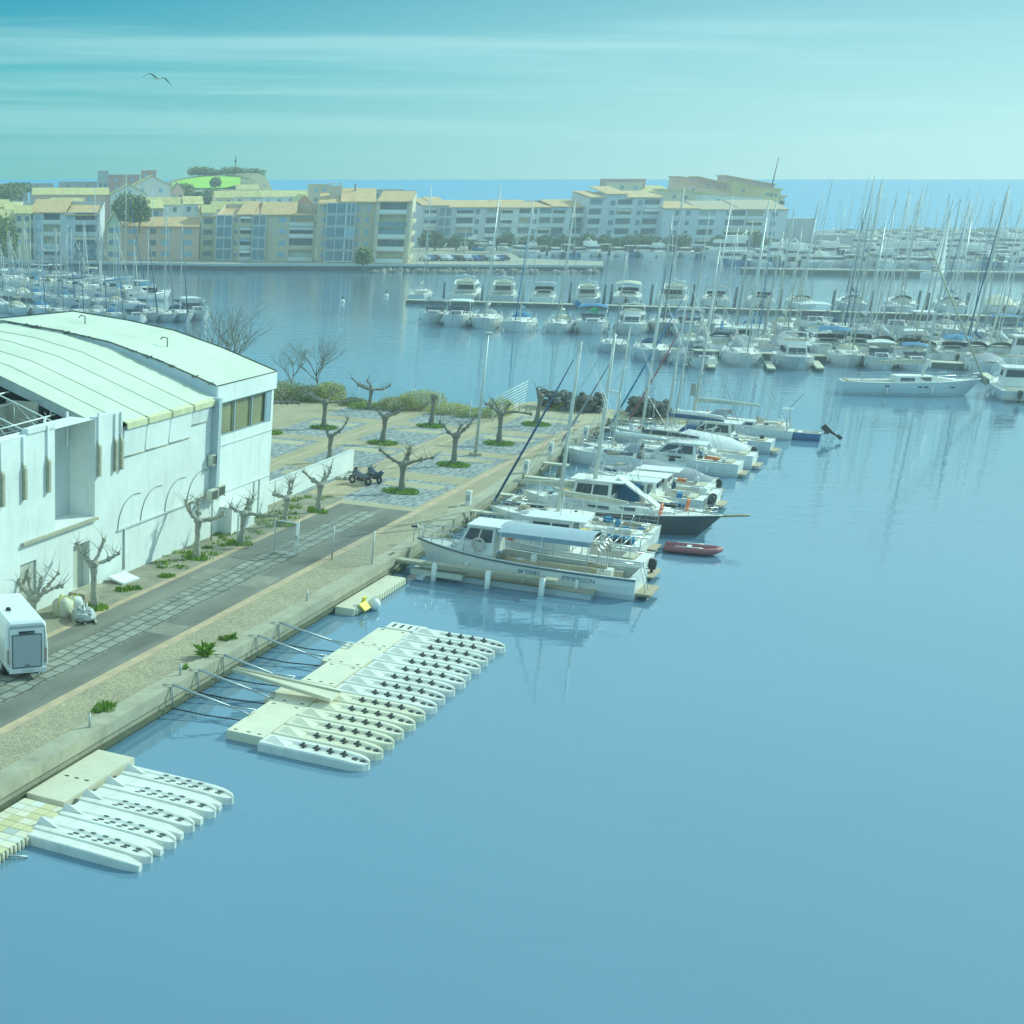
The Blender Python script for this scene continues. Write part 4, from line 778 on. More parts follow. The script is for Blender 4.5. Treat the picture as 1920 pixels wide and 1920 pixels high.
for x, y, l_ in ((642, 567, 'small floating buoy in the open channel, left one'), (724, 556, 'larger mooring buoy in the channel near the pontoon tip')):
    t = thing('mooring_buoy', l_, 'buoy', G(x, y)); MB().ell((0, 0, .1), (.5, .5, .5), 12, 8).build('float', deckw, t); MB().tube([(0, 0, .5), (0, 0, 1.2)], .12, 6).build('post', dark, t)
# ------------------------------------------------------------------ boats: local +y is the bow, z = 0 the waterline
def lerp(a, b, t): return a+(b-a)*t
def hull(L_, B, fb, fs, tr=.72, rake=.10, rev=.0, nst=13):
    """sections from stern to bow; returns ring points (port sheer .. keel .. starboard sheer) and sheer line"""
    R_ = []; S = []
    for i in range(nst):
        t = i/(nst-1); k = lerp(tr, 1, sin(min(1, t/.5)*pi/2)) if t < .5 else (1-((t-.5)/.5)**2.3)
        k = max(k, .015); h = fs+(fb-fs)*t**1.6-.10*sin(pi*t)*fs*.6; y = -L_/2+L_*t; b = B/2*k; ring = []
        for x, z in ((1, 1), (.985, .62), (.93, .26), (.84, .0), (.45, -.30)):
            zz = h*z if z > 0 else z*(1-t*.6); yy = y-rake*L_*(1-max(0, z))*t**5+rev*(1-max(z, 0))*(1-t)**6*L_*.1; ring.append((b*x if t < .99 else b*x*.6, yy, zz))
        R_.append([(-x, y_, z) for x, y_, z in ring]+[(0, ring[-1][1], -.45*(1-t*.7))]+ring[::-1]); S.append((b, y, h))
    return R_, S
def sheer_at(S, y):
    for (b0, y0, h0), (b1, y1, h1) in zip(S, S[1:]):
        if y0 <= y <= y1: t = (y-y0)/(y1-y0); return lerp(b0, b1, t), lerp(h0, h1, t)
    return (S[0][0], S[0][2]) if y < S[0][1] else (S[-1][0], S[-1][2])
def add_hull(t, L_, B, fb, fs, hm, well=None, wd=.45, dm=None, **k):
    R_, S = hull(L_, B, fb, fs, **k); h = MB(); n = len(R_[0])
    for i in range(len(R_)-1):
        for j in range(n-1):
            h.add([R_[i][j], R_[i][j+1], R_[i+1][j+1], R_[i+1][j]], [(0, 3, 2, 1)], 1 if 3 <= j <= n-5 else 0, True)
    h.add(R_[0], [tuple(range(n))], 0)
    h.build('hull', [hm, antif], t)
    d = MB(); ys = sorted({s[1] for s in S} | ({well[0], well[1]} if well else set()))
    P_ = lambda y: (sheer_at(S, y)[0]*.985, sheer_at(S, y)[1]-.03)
    for a, c in zip(ys, ys[1:]):
        (b0, h0), (b1, h1) = P_(a), P_(c)
        if well and well[0] <= (a+c)/2 <= well[1]:
            w_ = well[2]/2
            for s_ in (-1, 1):
                q = [(s_*b0, a, h0), (s_*w_, a, h0+.02), (s_*w_, c, h1+.02), (s_*b1, c, h1)]; d.quad(*(q if s_ < 0 else q[::-1]))
                q = [(s_*w_, a, h0+.02), (s_*w_, a, h0-wd), (s_*w_, c, h1-wd), (s_*w_, c, h1+.02)]; d.quad(*(q if s_ < 0 else q[::-1]))
            d.quad((-w_, a, h0-wd), (w_, a, h0-wd), (w_, c, h1-wd), (-w_, c, h1-wd), mi=1)
        else: d.quad((-b0, a, h0), (b0, a, h0), (b1, c, h1), (-b1, c, h1))
    if well:
        for y in well[:2]: hh = P_(y)[1]; w_ = well[2]/2; d.quad((-w_, y, hh+.02), (w_, y, hh+.02), (w_, y, hh-wd), (-w_, y, hh-wd))
    d.build('deck', [dm or deckw, teak], t)
    g = MB()
    for s_ in (-1, 1): g.tube([(s_*b_, y, h_+.01) for b_, y, h_ in S], .03 if L_ > 7 else .025, 4)
    g.build('gunwale', steel if hm in (navyh,) else white, t); return S
def cab(t, m_, y0, y1, w0, w1, z0, h, fr, rr_, tap=.82, win=True, bands=(.35, .85), rear=True):
    """cabin block: base y0..y1 (aft..fore), widths at both ends, raked ends, dark windows set proud of the sides"""
    b = MB(); B0 = [(-w0/2, y0, z0), (w0/2, y0, z0), (w1/2, y1, z0), (-w1/2, y1, z0)]; T0 = [(-w0/2*tap, y0+rr_, z0+h), (w0/2*tap, y0+rr_, z0+h), (w1/2*tap, y1-fr, z0+h*.97), (-w1/2*tap, y1-fr, z0+h*.97)]
    b.add(B0+T0, [(4, 5, 6, 7), (0, 1, 5, 4), (1, 2, 6, 5), (2, 3, 7, 6), (3, 0, 4, 7)]); c = b.build('cabin', m_, t)
    if not win: return c
    mid = lambda i, u, z: Vector(B0[i]).lerp(Vector(B0[(i+1) % 4]), u).lerp(Vector(T0[i]).lerp(Vector(T0[(i+1) % 4]), u), z)
    cen = Vector((0, (y0+y1)/2, z0+h/2))
    def pane(i, u0, u1, nm):
        p = [mid(i, u0, bands[0]), mid(i, u1, bands[0]), mid(i, u1, bands[1]), mid(i, u0, bands[1])]; n_ = (p[1]-p[0]).cross(p[3]-p[0]).normalized()
        if n_.dot(p[0]-cen) < 0: n_ = -n_
        MB().add([q+n_*.025 for q in p]+[q-n_*.03 for q in p], [(0, 1, 2, 3), (0, 4, 5, 1), (1, 5, 6, 2), (2, 6, 7, 3), (3, 7, 4, 0)]).build(nm, boatglass, c)
    pane(2, .06, .49, 'windscreen'); pane(2, .51, .94, 'windscreen')
    for i in (1, 3): pane(i, .08, .48, 'window'); pane(i, .53, .92, 'window')
    if rear: pane(0, .12, .88, 'window')
    return c
def rail(t, S, y0, y1, h_=.6, n=6, nm='rail', r_=.018, both=True):
    q = MB()
    for s_ in (-1, 1):
        top = []
        for k in range(n):
            y = lerp(y0, y1, k/(n-1)); b_, z = sheer_at(S, y); b_ *= .93; q.tube([(s_*b_, y, z), (s_*b_, y, z+h_)], r_, 4); top.append((s_*b_, y, z+h_))
        q.tube(top, r_, 4); q.tube([(x, y, z-h_*.5) for x, y, z in top], r_*.7, 4)
    if both: b_, z = sheer_at(S, y1); q.tube([(-b_*.93, y1, z+h_), (0, y1+.15, z+h_+.05), (b_*.93, y1, z+h_)], r_, 4)
    q.build(nm, steel, t)
def fenders(t, S, ys, sides=(-1, 1), m_=None):
    for y in ys:
        for s_ in sides: b_, z = sheer_at(S, y); MB().ell((s_*(b_+.10), y, z*.45), (.12, .12, .34), 8, 6).build('fender', m_ or white, t)
def outboard(t, y, z, x=0, m_=None):
    o = MB(); o.loft([[(x+a*k, y+b_*k2, zz) for a, b_ in ((-.16, -.35), (.16, -.35), (.18, .1), (-.18, .1))] for k, k2, zz in ((.8, .9, z+.05), (1.1, 1, z+.35), (1, .9, z+.6), (.5, .5, z+.68))], 0); o.box(x-.08, x+.08, y-.2, y-.04, z-.7, z+.06); o.obox((x, y-.18, z-.62), (.04, .4, .05)); o.build('outboard_motor', m_ or dark, t)
def sailboat(name, L_, B, mast, hm, cover, hood=None, genoa=None, spr=1, detail=True, catamaran=False, wires=.012, wheel=True, mr=.085, cabh=.42, boomy=.98, ymf=.08):
    t = bpy.data.objects.new(name, None); COL.objects.link(t)
    fb, fs = .115*L_, .085*L_; fb = min(fb, 1.45); fs = min(fs, 1.1); W = B*.42
    well = (-L_*.44, -L_*.12, W) if detail else None
    S = add_hull(t, L_, B, fb, fs, hm, well, .42, rake=.09)
    zc = sheer_at(S, 0)[1]; ym = L_*ymf
    c = MB(); prof = [(-L_*.12, .66, 1.0), (-L_*.02, .68, 1.0), (L_*.12, .58, .85), (L_*.24, .40, .45), (L_*.30, .26, .12)]
    c.loft([[(-B*k/2, y, sheer_at(S, y)[1]-.04), (-B*k/2*.86, y, sheer_at(S, y)[1]+cabh*q), (B*k/2*.86, y, sheer_at(S, y)[1]+cabh*q), (B*k/2, y, sheer_at(S, y)[1]-.04)] for y, k, q in prof], 0, closed=False, cap=False)
    c.quad(*[(x, -L_*.12, sheer_at(S, -L_*.12)[1]+z) for x, z in ((-B*.33, -.04), (B*.33, -.04), (B*.33*.86, cabh), (-B*.33*.86, cabh))])
    c = c.build('coachroof', deckw, t)
    for s_ in (-1, 1):
        for (ya, yb, k) in ((-L_*.10, L_*.0, .67), (L_*.03, L_*.12, .60)):
            za, zb = sheer_at(S, ya)[1], sheer_at(S, yb)[1]; x = B*k/2*.965
            MB().add([(s_*(x+.02), ya, za+.10), (s_*(x+.02), yb, zb+.10), (s_*(x-.03), yb, zb+cabh*.72), (s_*(x-.03), ya, za+cabh*.78)], [(0, 1, 2, 3)]).build('window', boatglass, c)
    MB().box(-.25, .25, L_*.15, L_*.15+.5, zc+cabh*.8, zc+cabh*.8+.06).build('hatch', boatglass, c)
    mt = MB().tube([(0, ym, .3), (0, ym, zc+mast*.6), (0, ym-.02*mast*.15, zc+mast)], [mr, mr*.92, mr*.62], 7).build('mast', alu, t)
    sp = MB()
    for k in range(spr): z = zc+mast*(k+1)/(spr+1)*.95+.3; sp.tube([(-B*.26, ym-.1, z+.06), (0, ym, z), (B*.26, ym-.1, z+.06)], .022, 4)
    sp.tube([(0, ym, zc+mast), (0, ym-.35, zc+mast+.08)], .012, 4); sp.build('spreader', alu, mt)
    bz = zc+cabh+boomy; bl = L_*.40
    bo = MB().tube([(0, ym-.1, bz), (0, ym-bl, bz-.02)], .06, 6).build('boom', alu, t)
    if cover: MB().tube([(0, ym-.05, bz+.55), (0, ym-.12, bz+.25), (0, ym-bl*.3, bz+.20), (0, ym-bl*.7, bz+.13), (0, ym-bl*.98, bz+.06)], [.10, .17, .19, .14, .08], 8).build('sail_cover', cover, bo)
    q = MB(); topz = zc+mast*.96
    q.tube([(0, L_*.49, fb), (0, ym, topz)], wires, 4)
    for s_ in (-1, 1):
        q.tube([(s_*B*.44, ym-.15, zc), (s_*B*.27, ym-.1, zc+mast*.5), (0, ym, topz)], wires, 4); q.tube([(s_*B*.44, ym-.6, zc), (0, ym, zc+mast*.5)], wires, 4)
        q.tube([(s_*B*.3, -L_*.49, fs), (0, ym-.1, zc+mast)], wires, 4)
    q.build('rigging', wire, t)
    if genoa: MB().tube([(0, L_*.475, fb+.3), (0, lerp(L_*.475, ym, .5), lerp(fb, topz, .5)), (0, lerp(L_*.475, ym, .93), lerp(fb, topz, .93))], [.09, .075, .03], 6).build('furled_genoa', genoa, t)
    rail(t, S, L_*.30, L_*.475, .55, 4, 'pulpit'); rail(t, S, -L_*.48, L_*.28, .55, 8, 'lifeline', .011, False)
    if hood:
        h_ = MB(); zz = sheer_at(S, -L_*.12)[1]+cabh*.8; h_.loft([[(x*B*.30, y, zz+z*hh) for x, z in [(cos(a), sin(a)) for a in [pi*k/8 for k in range(9)]]] for y, hh in ((-L_*.02, .18), (-L_*.06, .62), (-L_*.14, .68))], 0, closed=False, cap=False, sm=True); h_.build('sprayhood', hood, t)
    if wheel and detail: MB().ring((0, -L_*.36, fs+.35), .38, .025, 'y', 16, 5).box(-.08, .08, -L_*.36, -L_*.36+.15, fs-.3, fs+.35).build('steering_wheel', steel, t)
    if detail: fenders(t, S, (-L_*.2, L_*.12)); MB().box(-W*.5-.25, W*.5+.25, -L_*.47, -L_*.445, fs-.02, fs+.06).build('stern_seat', teak, t)
    if name == 'quay_yacht': deck_gear(t, S, L_, B, int(mast*100), 20); t.name = 'sailing_yacht'
    t['ym'] = ym; t['zc'] = zc; return t
def motorboat(name, L_, B, hm, kind, topm=None, coverm=None, gear=0):
    t = bpy.data.objects.new(name, None); COL.objects.link(t); fb, fs = min(1.7, .16*L_), min(1.15, .115*L_)
    S = add_hull(t, L_, B, fb, fs, hm, (-L_*.44, -L_*.17, B*.62), .5, tr=.88, rake=.12); zc = sheer_at(S, 0)[1]; tm = topm or white
    if kind == 'fly':
        c = cab(t, white, -L_*.18, L_*.24, B*.78, B*.55, zc-.05, 1.35, L_*.12, .05, .86); f_ = MB(); z = zc+1.28
        f_.box(-B*.40, B*.40, -L_*.34, L_*.06, z, z+.08); f_.build('flybridge_deck', white, t)
        f_ = MB(); f_.loft([[(x, y, zz) for x, y in ((-B*.36*k, -L_*.30), (-B*.36*k, L_*.02), (-B*.22*k, L_*.09*k), (B*.22*k, L_*.09*k), (B*.36*k, L_*.02), (B*.36*k, -L_*.30))] for zz, k in ((z+.081, 1), (z+.55, .93))], 0, closed=False, cap=False); f_.build('flybridge_coaming', white, t)
        MB().box(-.5, .5, -L_*.12, -L_*.06, z+.08, z+.75).box(-B*.28, B*.28, -L_*.29, -L_*.24, z+.08, z+.5).build('flybridge_seat', beige, t)
        MB().tube([(-B*.36, -L_*.26, z+.3), (-B*.33, -L_*.30, z+1.15), (0, -L_*.31, z+1.3), (B*.33, -L_*.30, z+1.15), (B*.36, -L_*.26, z+.3)], .09, 6).ell((0, -L_*.31, z+1.45), (.28, .28, .12), 10, 5).tube([(.4, -L_*.3, z+1.2), (.4, -L_*.34, z+2.6)], .012, 4).build('radar_arch', white, t)
        for s_ in (-1, 1): MB().tube([(s_*B*.38, -L_*.33, fs), (s_*B*.38, -L_*.33, z)], .035, 5).build('support_post', steel, t)
    elif kind == 'hardtop':
        c = cab(t, white, -L_*.05, L_*.28, B*.74, B*.46, zc-.05, .75, L_*.14, .05, .8)
        ws = MB(); z = zc+.55; ws.loft([[(x*B*.37, y+dy_, zz) for x, y in ((-1, -L_*.12), (-.98, L_*.06), (-.55, L_*.12), (.55, L_*.12), (.98, L_*.06), (1, -L_*.12))] for zz, dy_ in ((z, 0), (z+.6, -L_*.05))], 0, closed=False, cap=False); ws.build('windscreen', boatglass, t)
        MB().loft([[(x*B*.42, y, zc+1.75+z_) for x, z_ in ((-1, 0), (-.7, .12), (0, .16), (.7, .12), (1, 0), (.7, .06), (0, .1), (-.7, .06))] for y in (-L_*.28, -L_*.1, L_*.06)], 0).build('hardtop', tm, t)
        for s_ in (-1, 1):
            for y in (-L_*.26, L_*.02): MB().tube([(s_*B*.41, y, zc), (s_*B*.38, y, zc+1.76)], .035, 5).build('support_post', steel, t)
    elif kind == 'bimini':
        c = cab(t, white, -L_*.02, L_*.27, B*.70, B*.42, zc-.05, .5, L_*.12, .03, .8)
        ws = MB(); z = zc+.38; ws.loft([[(x*B*.36, y+dy_, zz) for x, y in ((-1, -L_*.10), (-.95, L_*.04), (-.5, L_*.09), (.5, L_*.09), (.95, L_*.04), (1, -L_*.10))] for zz, dy_ in ((z, 0), (z+.5, -L_*.04))], 0, closed=False, cap=False); ws.build('windscreen', boatglass, t)
        MB().loft([[(x*B*.43, y, zc+z0+.22*(1-x*x)) for x in (-1, -.66, -.33, 0, .33, .66, 1)] for y, z0 in ((-L_*.36, 1.45), (-L_*.3, 1.62), (-L_*.1, 1.66), (-L_*.03, 1.5))], 0, closed=False, cap=False, sm=True).build('bimini', coverm or navy, t)
        q = MB()
        for s_ in (-1, 1):
            for y in (-L_*.34, -L_*.05): q.tube([(s_*B*.40, -L_*.2, zc), (s_*B*.43, y, zc+1.5)], .022, 4)
        q.build('bimini_frame', steel, t)
    elif kind == 'coupe':
        cab(t, white, -L_*.14, L_*.27, B*.78, B*.5, zc-.05, 1.2, L_*.14, .25, .84, bands=(.34, .88)); MB().box(-B*.36, B*.36, -L_*.20, L_*.10, zc+1.14, zc+1.21).build('cabin_roof', tm, t)
    elif kind == 'covered':
        MB().loft([[(x*sheer_at(S, y)[0]*1.01, y, sheer_at(S, y)[1]+z*hh) for x, z in ((-1, .02), (-.7, .55), (0, 1), (.7, .55), (1, .02))] for y, hh in ((-L_*.47, .12), (-L_*.3, .75), (0, 1.0), (L_*.1, 1.05), (L_*.2, .5), (L_*.34, .15))], 0, closed=False, cap=False, sm=True).build('boat_cover', coverm or bluec, t)
    elif kind == 'pilot':
        c = cab(t, white, -L_*.10, L_*.16, B*.66, B*.56, zc-.05, 1.75, .22, .08, .88, bands=(.5, .88)); MB().box(-B*.33, B*.33, -L_*.16, L_*.17, zc+1.68, zc+1.76).build('cabin_roof', tm, t)
        cab(t, white, L_*.16, L_*.33, B*.55, B*.3, zc-.05, .45, .4, 0, .8, win=False); MB().tube([(0, 0, zc+1.7), (0, -.1, zc+3.0)], .03, 5).build('antenna', white, t)
    rail(t, S, L_*.02, L_*.47, .5, 6, 'pulpit'); fenders(t, S, (-L_*.25, 0, L_*.2))
    MB().box(-B*.36, B*.36, -L_*.5-.55, -L_*.5+.02, .22, .30).build('swim_platform', teak, t)
    MB().box(-B*.28, B*.28, -L_*.43, -L_*.37, fs-.3, fs+.08).build('stern_seat', beige, t)
    if kind in ('bimini', 'covered', 'pilot') : outboard(t, -L_*.5-.08, .45)
    if gear: deck_gear(t, S, L_, B, gear, 10)
    t['ym'] = 0; t['zc'] = zc; return t
def deck_gear(t, S, L_, B, seed, n=7):
    r = random.Random(seed); pal = [bluec, beige, orange, dark, greyh, white, navy, yellow, teak, deckw]
    for k in range(n):
        y = r.uniform(-.42, .34)*L_; b_, z = sheer_at(S, y); x = r.uniform(-.75, .75)*b_; m_ = r.choice(pal); u = r.random()
        if u < .3: MB().ring((x, y, z+.05), .2, .055, 'z', 12, 5).build('rope_coil', r.choice((beige, white, bluec, dark)), t)
        elif u < .55: MB().obox((x, y, z+.18), (r.uniform(.3, .7), r.uniform(.3, .9), .32), (0, 0, r.uniform(0, 3)), top=.92).build('deck_box', m_, t)
        elif u < .7: MB().tube([(x, y-.5, z+.15), (x+r.uniform(-.2, .2), y+.6, z+.17)], .13, 7).build('rolled_canvas', m_, t)
        elif u < .85: MB().ell((x, y, z+.22), (.2, .2, .3), 8, 6).build('canister', m_, t)
        else: MB().tube([(x, y, z), (x, y, z+r.uniform(1.2, 2.4))], .02, 4).build('flag_pole', alu, t)
# ------------------------------------------------------------------ boats along the quay (bows or sterns to the wall)
AN_IN = math.atan2(-EN.y, -EN.x)-pi/2              # bow towards the quay
AN_OUT = AN_IN+pi
def tube_line(nm, lab, cat, pts, r_, m_, grp=None): return tag(MB().tube(pts, r_, 5).build(nm, m_), lab, cat, grp)
# dive boat: long open white launch with wheelhouse forward and awning
db = thing('dive_boat', 'long white dive launch with grey awning and lettered side, nearest boat at the quay', 'boat', Q(84.9, -21.4), AN_IN)
S = add_hull(db, 13.2, 3.5, 1.75, 1.25, white, (-6.2, 2.0, 2.75), .75, dm=mat('deck_grey', (0.55, 0.57, 0.54), 0.7, 0.1, 3), tr=.9, rake=.08)
c = cab(db, white, 1.6, 4.0, 2.4, 1.9, 1.4, 1.75, .75, .05, .86, bands=(.45, .88), rear=False)
MB().box(-1.15, 1.15, 1.3, 3.3, 3.08, 3.16).build('cabin_roof', white, db)
MB().loft([[(x*1.5, y, 3.0+.28*(1-x*x)) for x in (-1, -.7, -.35, 0, .35, .7, 1)] for y in (-3.9, -1, 1.4)], 0, closed=False, cap=False, sm=True).build('awning', mat('awning_grey', (0.36, 0.43, 0.48), 0.8, 0.06, 2), db)
MB().loft([[(x*1.5, y, z) for y in (-3.9, -1, 1.4)] for x, z in ((-1, 3.0), (-1, 2.72))], 0, closed=False, cap=False).build('awning_skirt', mat('awning_blue_grey', (0.25, 0.33, 0.40), 0.8, 0.06, 2), db)
q = MB()
for y in (-3.8, -1.2, 1.2):
    for s_ in (-1, 1): q.tube([(s_*1.5, y, 1.2), (s_*1.5, y, 3.0)], .03, 5)
for k in range(5): q.tube([(-1.4+k*.7, -4.6, 1.2), (-1.4+k*.7, -4.6, 2.4), (-1.4+k*.7, -4.0, 3.0)], .025, 4)
q.tube([(-1.45, -6.3, 2.1), (-1.45, -4, 2.2)], .03, 4); q.tube([(1.45, -6.3, 2.1), (1.45, -4, 2.2)], .03, 4); q.build('awning_frame', steel, db)
for s_ in (-1, 1): MB().box(s_*1.15-.18, s_*1.15+.18, -5.4, 1.4, .55, .98).build('bench', beige, db)
MB().box(-.35, .35, -5.0, -4.2, .6, 1.3).build('tank_rack', deckw, db); MB().obox((0, -6.95, .35), (2.4, 1.0, .12)).build('dive_platform', teak, db); deck_gear(db, S, 13.2, 2.6, 2, 14)
q = MB()
for s_ in (-.35, .35): q.tube([(s_-.5, -7.3, -.3), (s_-.5, -6.6, 2.0)], .03, 5)
for k in range(5): q.tube([(-.85, -7.2+k*.14, 0+k*.42), (-.15, -7.2+k*.14, 0+k*.42)], .02, 4)
q.build('boarding_ladder', steel, db)
MB().ring((-1.24, 2.5, 2.05), .34, .085, 'x', 24, 8).build('lifebuoy', mat('buoy_white_red', (0.62, 0.50, 0.46), .6, .35, 5), db)
rail(db, S, 2.6, 6.3, .8, 6, 'bow_rail', .025); MB().tube([(0, 6.5, 1.75), (0, 6.7, 2.6)], .03, 5).build('bow_post', steel, db)
MB().tube([(-b_*1.01, y, h_-.06) for b_, y, h_ in S], .06, 5).tube([(b_*1.01, y, h_-.06) for b_, y, h_ in S], .06, 5).build('rubbing_strake', mat('strake_blue_grey', (0.12, 0.17, 0.20), .6, .1, 3), db)
def lettering(parent, txt, y, z, size, m_, x):
    cu = bpy.data.curves.new('lettering', 'FONT'); cu.body = txt; cu.size = size; cu.extrude = .004; cu.materials.append(m_)
    tmp = bpy.data.objects.new('lettering', cu); o = bpy.data.objects.new('lettering', bpy.data.meshes.new_from_object(tmp)); COL.objects.link(o); o.parent = parent; o.matrix_local = Matrix(((0, 0, -1, x), (-1, 0, 0, y), (0, 1, 0, z), (0, 0, 0, 1))); return o
lm = mat('letter_blue', (0.16, 0.22, 0.27), .6, .05, 3)
def side_x(y): return -(sheer_at(S, y)[0])-.012
lettering(db, 'BEZIERS', -.1, .80, .36, lm, side_x(-1)); lettering(db, 'IMMERSION', -2.6, .76, .36, lm, side_x(-2)); 
fenders(db, S, (3.0, -.5, -3.5), (-1,))
# finger pier in front of it
t = thing('finger_pier', 'narrow weathered plank pier beside the dive boat', 'pier', Q(82.2, -28.4), AN_IN)
q = MB().box(-.30, .30, -9.6, .6, .88, .98); q.build('planks', timb, t)
for s_ in (-1, 1): MB().box(s_*.34-.05, s_*.34+.05, -9.6, .6, .80, .95).build('side_beam', conc, t)
MB().box(-.45, .45, -4.3, -1.2, .25, .55).build('float_block', mat('float_beige', (.55, .54, .44), .8, .1, 2), t)
for y in (-2.6, -5.8, -8.9): MB().tube([(-.42, y, -.5), (-.42, y, .95)], .17, 10).ell((-.42, y, .95), (.17, .17, .12), 10, 5).build('pile', white, t)
for x in (-.32, 0, .3): MB().tube([(x, .2, -1), (x, .2, 1.2)], .09, 6).build('shore_pile', mat('pile_brown', (.16, .15, .12), .9, .2, 3), t)
t = thing('grey_float', 'low grey float alongside the pier in front of the dive boat', 'float', Q(82.9, -22.9), AN_IN); MB().box(-.5, .5, -6.0, 3, -.1, .32).build('float_body', greyh, t); MB().box(-.55, .55, -6.1, 3.1, .322, .38).build('float_deck', conc, t)
t = thing('shore_lamp', 'small black quay lamp on a thin post by the pier head', 'lamp', G(775, 1018, ZQ)); MB().tube([(0, 0, 0), (0, 0, .9), (.3, 0, 1.0)], .03, 5).build('post', galv, t); MB().obox((-.02, 0, 1.05), (.35, .22, .1)).build('lamp_head', dark, t)
def at_mast(o, px, py, rz, lab, z=.9, scale=1.0, ytop=None, grp='boats moored along the quay', cat='sailboat'):
    p = G(px, py, z); ym = o['ym']*scale; o = place(o, (0, 0, 0), rz, lab, grp, scale, cat); d = Vector((-sin(rz), cos(rz), 0)); o.location = Vector((p.x, p.y, 0))-d*ym; return o
# open work boat with tubes
wb2 = motorboat('work_boat', 11.0, 3.2, white, 'pilot', gear=3); place(wb2, Q(89.5, -20.8), AN_IN, 'white work boat with tall wheelhouse moored behind the dive launch', 'boats moored along the quay', 1, 'boat')
q = MB()
for k in range(7): q.tube([(-1.4, -4.6+k*.55, 1.1), (-1.4, -4.6+k*.55, 2.0), (1.4, -4.6+k*.55, 2.0), (1.4, -4.6+k*.55, 1.1)], .03, 4)
q.tube([(-1.4, -4.7, 2.0), (-1.4, -1, 2.0)], .03, 4); q.tube([(1.4, -4.7, 2.0), (1.4, -1, 2.0)], .03, 4); q.build('deck_frame', steel, wb2)
def fit(o, px, py, yt, z=.9):           # mast height so that its head is seen at row yt
    p = G(px, py, z); return hgt(p, yt)
def quay_sail(px, py, yt, lab, L_, B, hm, cover, hood, genoa, rz, spr=1, mr=.1, **k):
    o = sailboat('quay_yacht', L_, B, fit(None, px, py, yt)-.25, hm, cover, hood, genoa, spr, mr=mr, **k); return at_mast(o, px, py, rz, lab)
quay_sail(1045, 972, 634, 'white yacht with dark furled jib and thick pale mast, nearest mast at the quay', 11.0, 3.5, white, beige, None, navy, AN_IN, 1, .13)
quay_sail(1108, 955, 626, 'dark hulled gaff yacht lying bow outward with a bowsprit', 14.0, 3.6, mat('black_hull', (.075, .085, .09), .35, .1, 2), beige, None, None, AN_OUT, 0, .15, boomy=.7, ymf=-.1)
bo_ = [o for o in bpy.data.objects if o.get('label', '').startswith('dark hulled gaff')][0]
MB().tube([(0, 6.6, 1.35), (0, 8.6, 1.65)], .08, 6).build('bowsprit', mat('spar_wood', (.5, .36, .18), .5, .15, 4), bo_)
MB().ring((-1.0, 4.6, 1.75), .34, .09, 'y', 20, 7).build('lifebuoy', orange, bo_)
tr_ = motorboat('trawler_yacht', 10.5, 3.4, white, 'pilot', deckw, gear=5); place(tr_, Q(103.2, -21.6), AN_IN, 'white trawler with tall blue windowed wheelhouse between the two thick masts', 'boats moored along the quay', 1, 'boat')
MB().obox((.2, -2.6, 2.3), (1.0, 3.4, .1), (.55, 0, 0)).build('sloping_panel', white, tr_); MB().obox((.95, -1.6, 1.9), (.05, 1.8, 1.6)).build('blue_screen', bluec, tr_)
MB().ring((-1.2, -4.4, 1.6), .33, .08, 'y', 20, 7).build('lifebuoy', orange, tr_)
for i, (s_, n_, k_, h_, c_, lab) in enumerate(((91.7, -21.6, 'open', white, grey, 'narrow white open boat wedged between the work boat and its neighbour'), (105.2, -19.6, 'pilot', white, deckw, 'small white wheelhouse boat right beyond the trawler'), (112.9, -20.0, 'coupe', white, white, 'white low cabin boat beside the grey cabin cruiser'), (117.6, -20.6, 'covered', white, grey, 'boat under a grey cover before the slim white mast'),
   (126.6, -20.4, 'coupe', white, white, 'white cabin boat between the slim mast and the dark covered boom'), (131.0, -20.2, 'open', white, grey, 'white open boat before the navy covered yacht'), (134.4, -20.6, 'covered', white, white, 'boat under a white cover beside the navy covered yacht'), (139.4, -19.8, 'coupe', greyh, white, 'grey low cabin boat between the farthest two yachts'))):
    bx = motorboat('motor_boat', 8.6+.4*(i % 3), 2.7, h_, k_, None, c_, gear=30+i); place(bx, Q(s_, n_), AN_IN+rnd.uniform(-.03, .03), lab, 'boats moored along the quay', 1, 'boat')
# red inflatable
t = thing('inflatable_boat', 'red and white inflatable dinghy tied at the stern of the dark yacht', 'inflatable boat', Q(97.2, -14.2), AN_OUT+.1)
MB().tube([(-.75, -2.0, .32), (-.75, 1.0, .34), (-.45, 1.7, .42), (0, 2.0, .48), (.45, 1.7, .42), (.75, 1.0, .34), (.75, -2.0, .32)], [.24, .25, .24, .22, .24, .25, .24], 10).build('tube', redr, t); MB().box(-.6, .6, -1.9, 1.4, .12, .2).build('floor_board', greyh, t); MB().box(-.6, .6, -.4, -.05, .42, .5).build('thwart', white, t); t.scale = (.82, .82, .82)
for s_ in (-1, 1): MB().tube([(s_*.75, -1.2, .56), (s_*.75, .8, .58)], .05, 5).build('grab_stripe', white, t)
gy = motorboat('day_boat', 7.2, 2.5, greyh, 'open', gear=6); place(gy, Q(96.4, -20.2), AN_IN, 'grey sterned open day boat just behind the red dinghy', 'boats moored along the quay', 1, 'boat')
mo = motorboat('cabin_cruiser', 8.8, 2.9, greyh, 'coupe', deckw, gear=8); place(mo, Q(110.6, -20.2), AN_IN, 'grey cabin cruiser with blue waterline and wide side windows at the quay', 'boats moored along the quay', 1, 'motor boat')
q = MB()
R2, S2 = hull(8.8, 2.9, 1.41, 1.01, .88, .12)
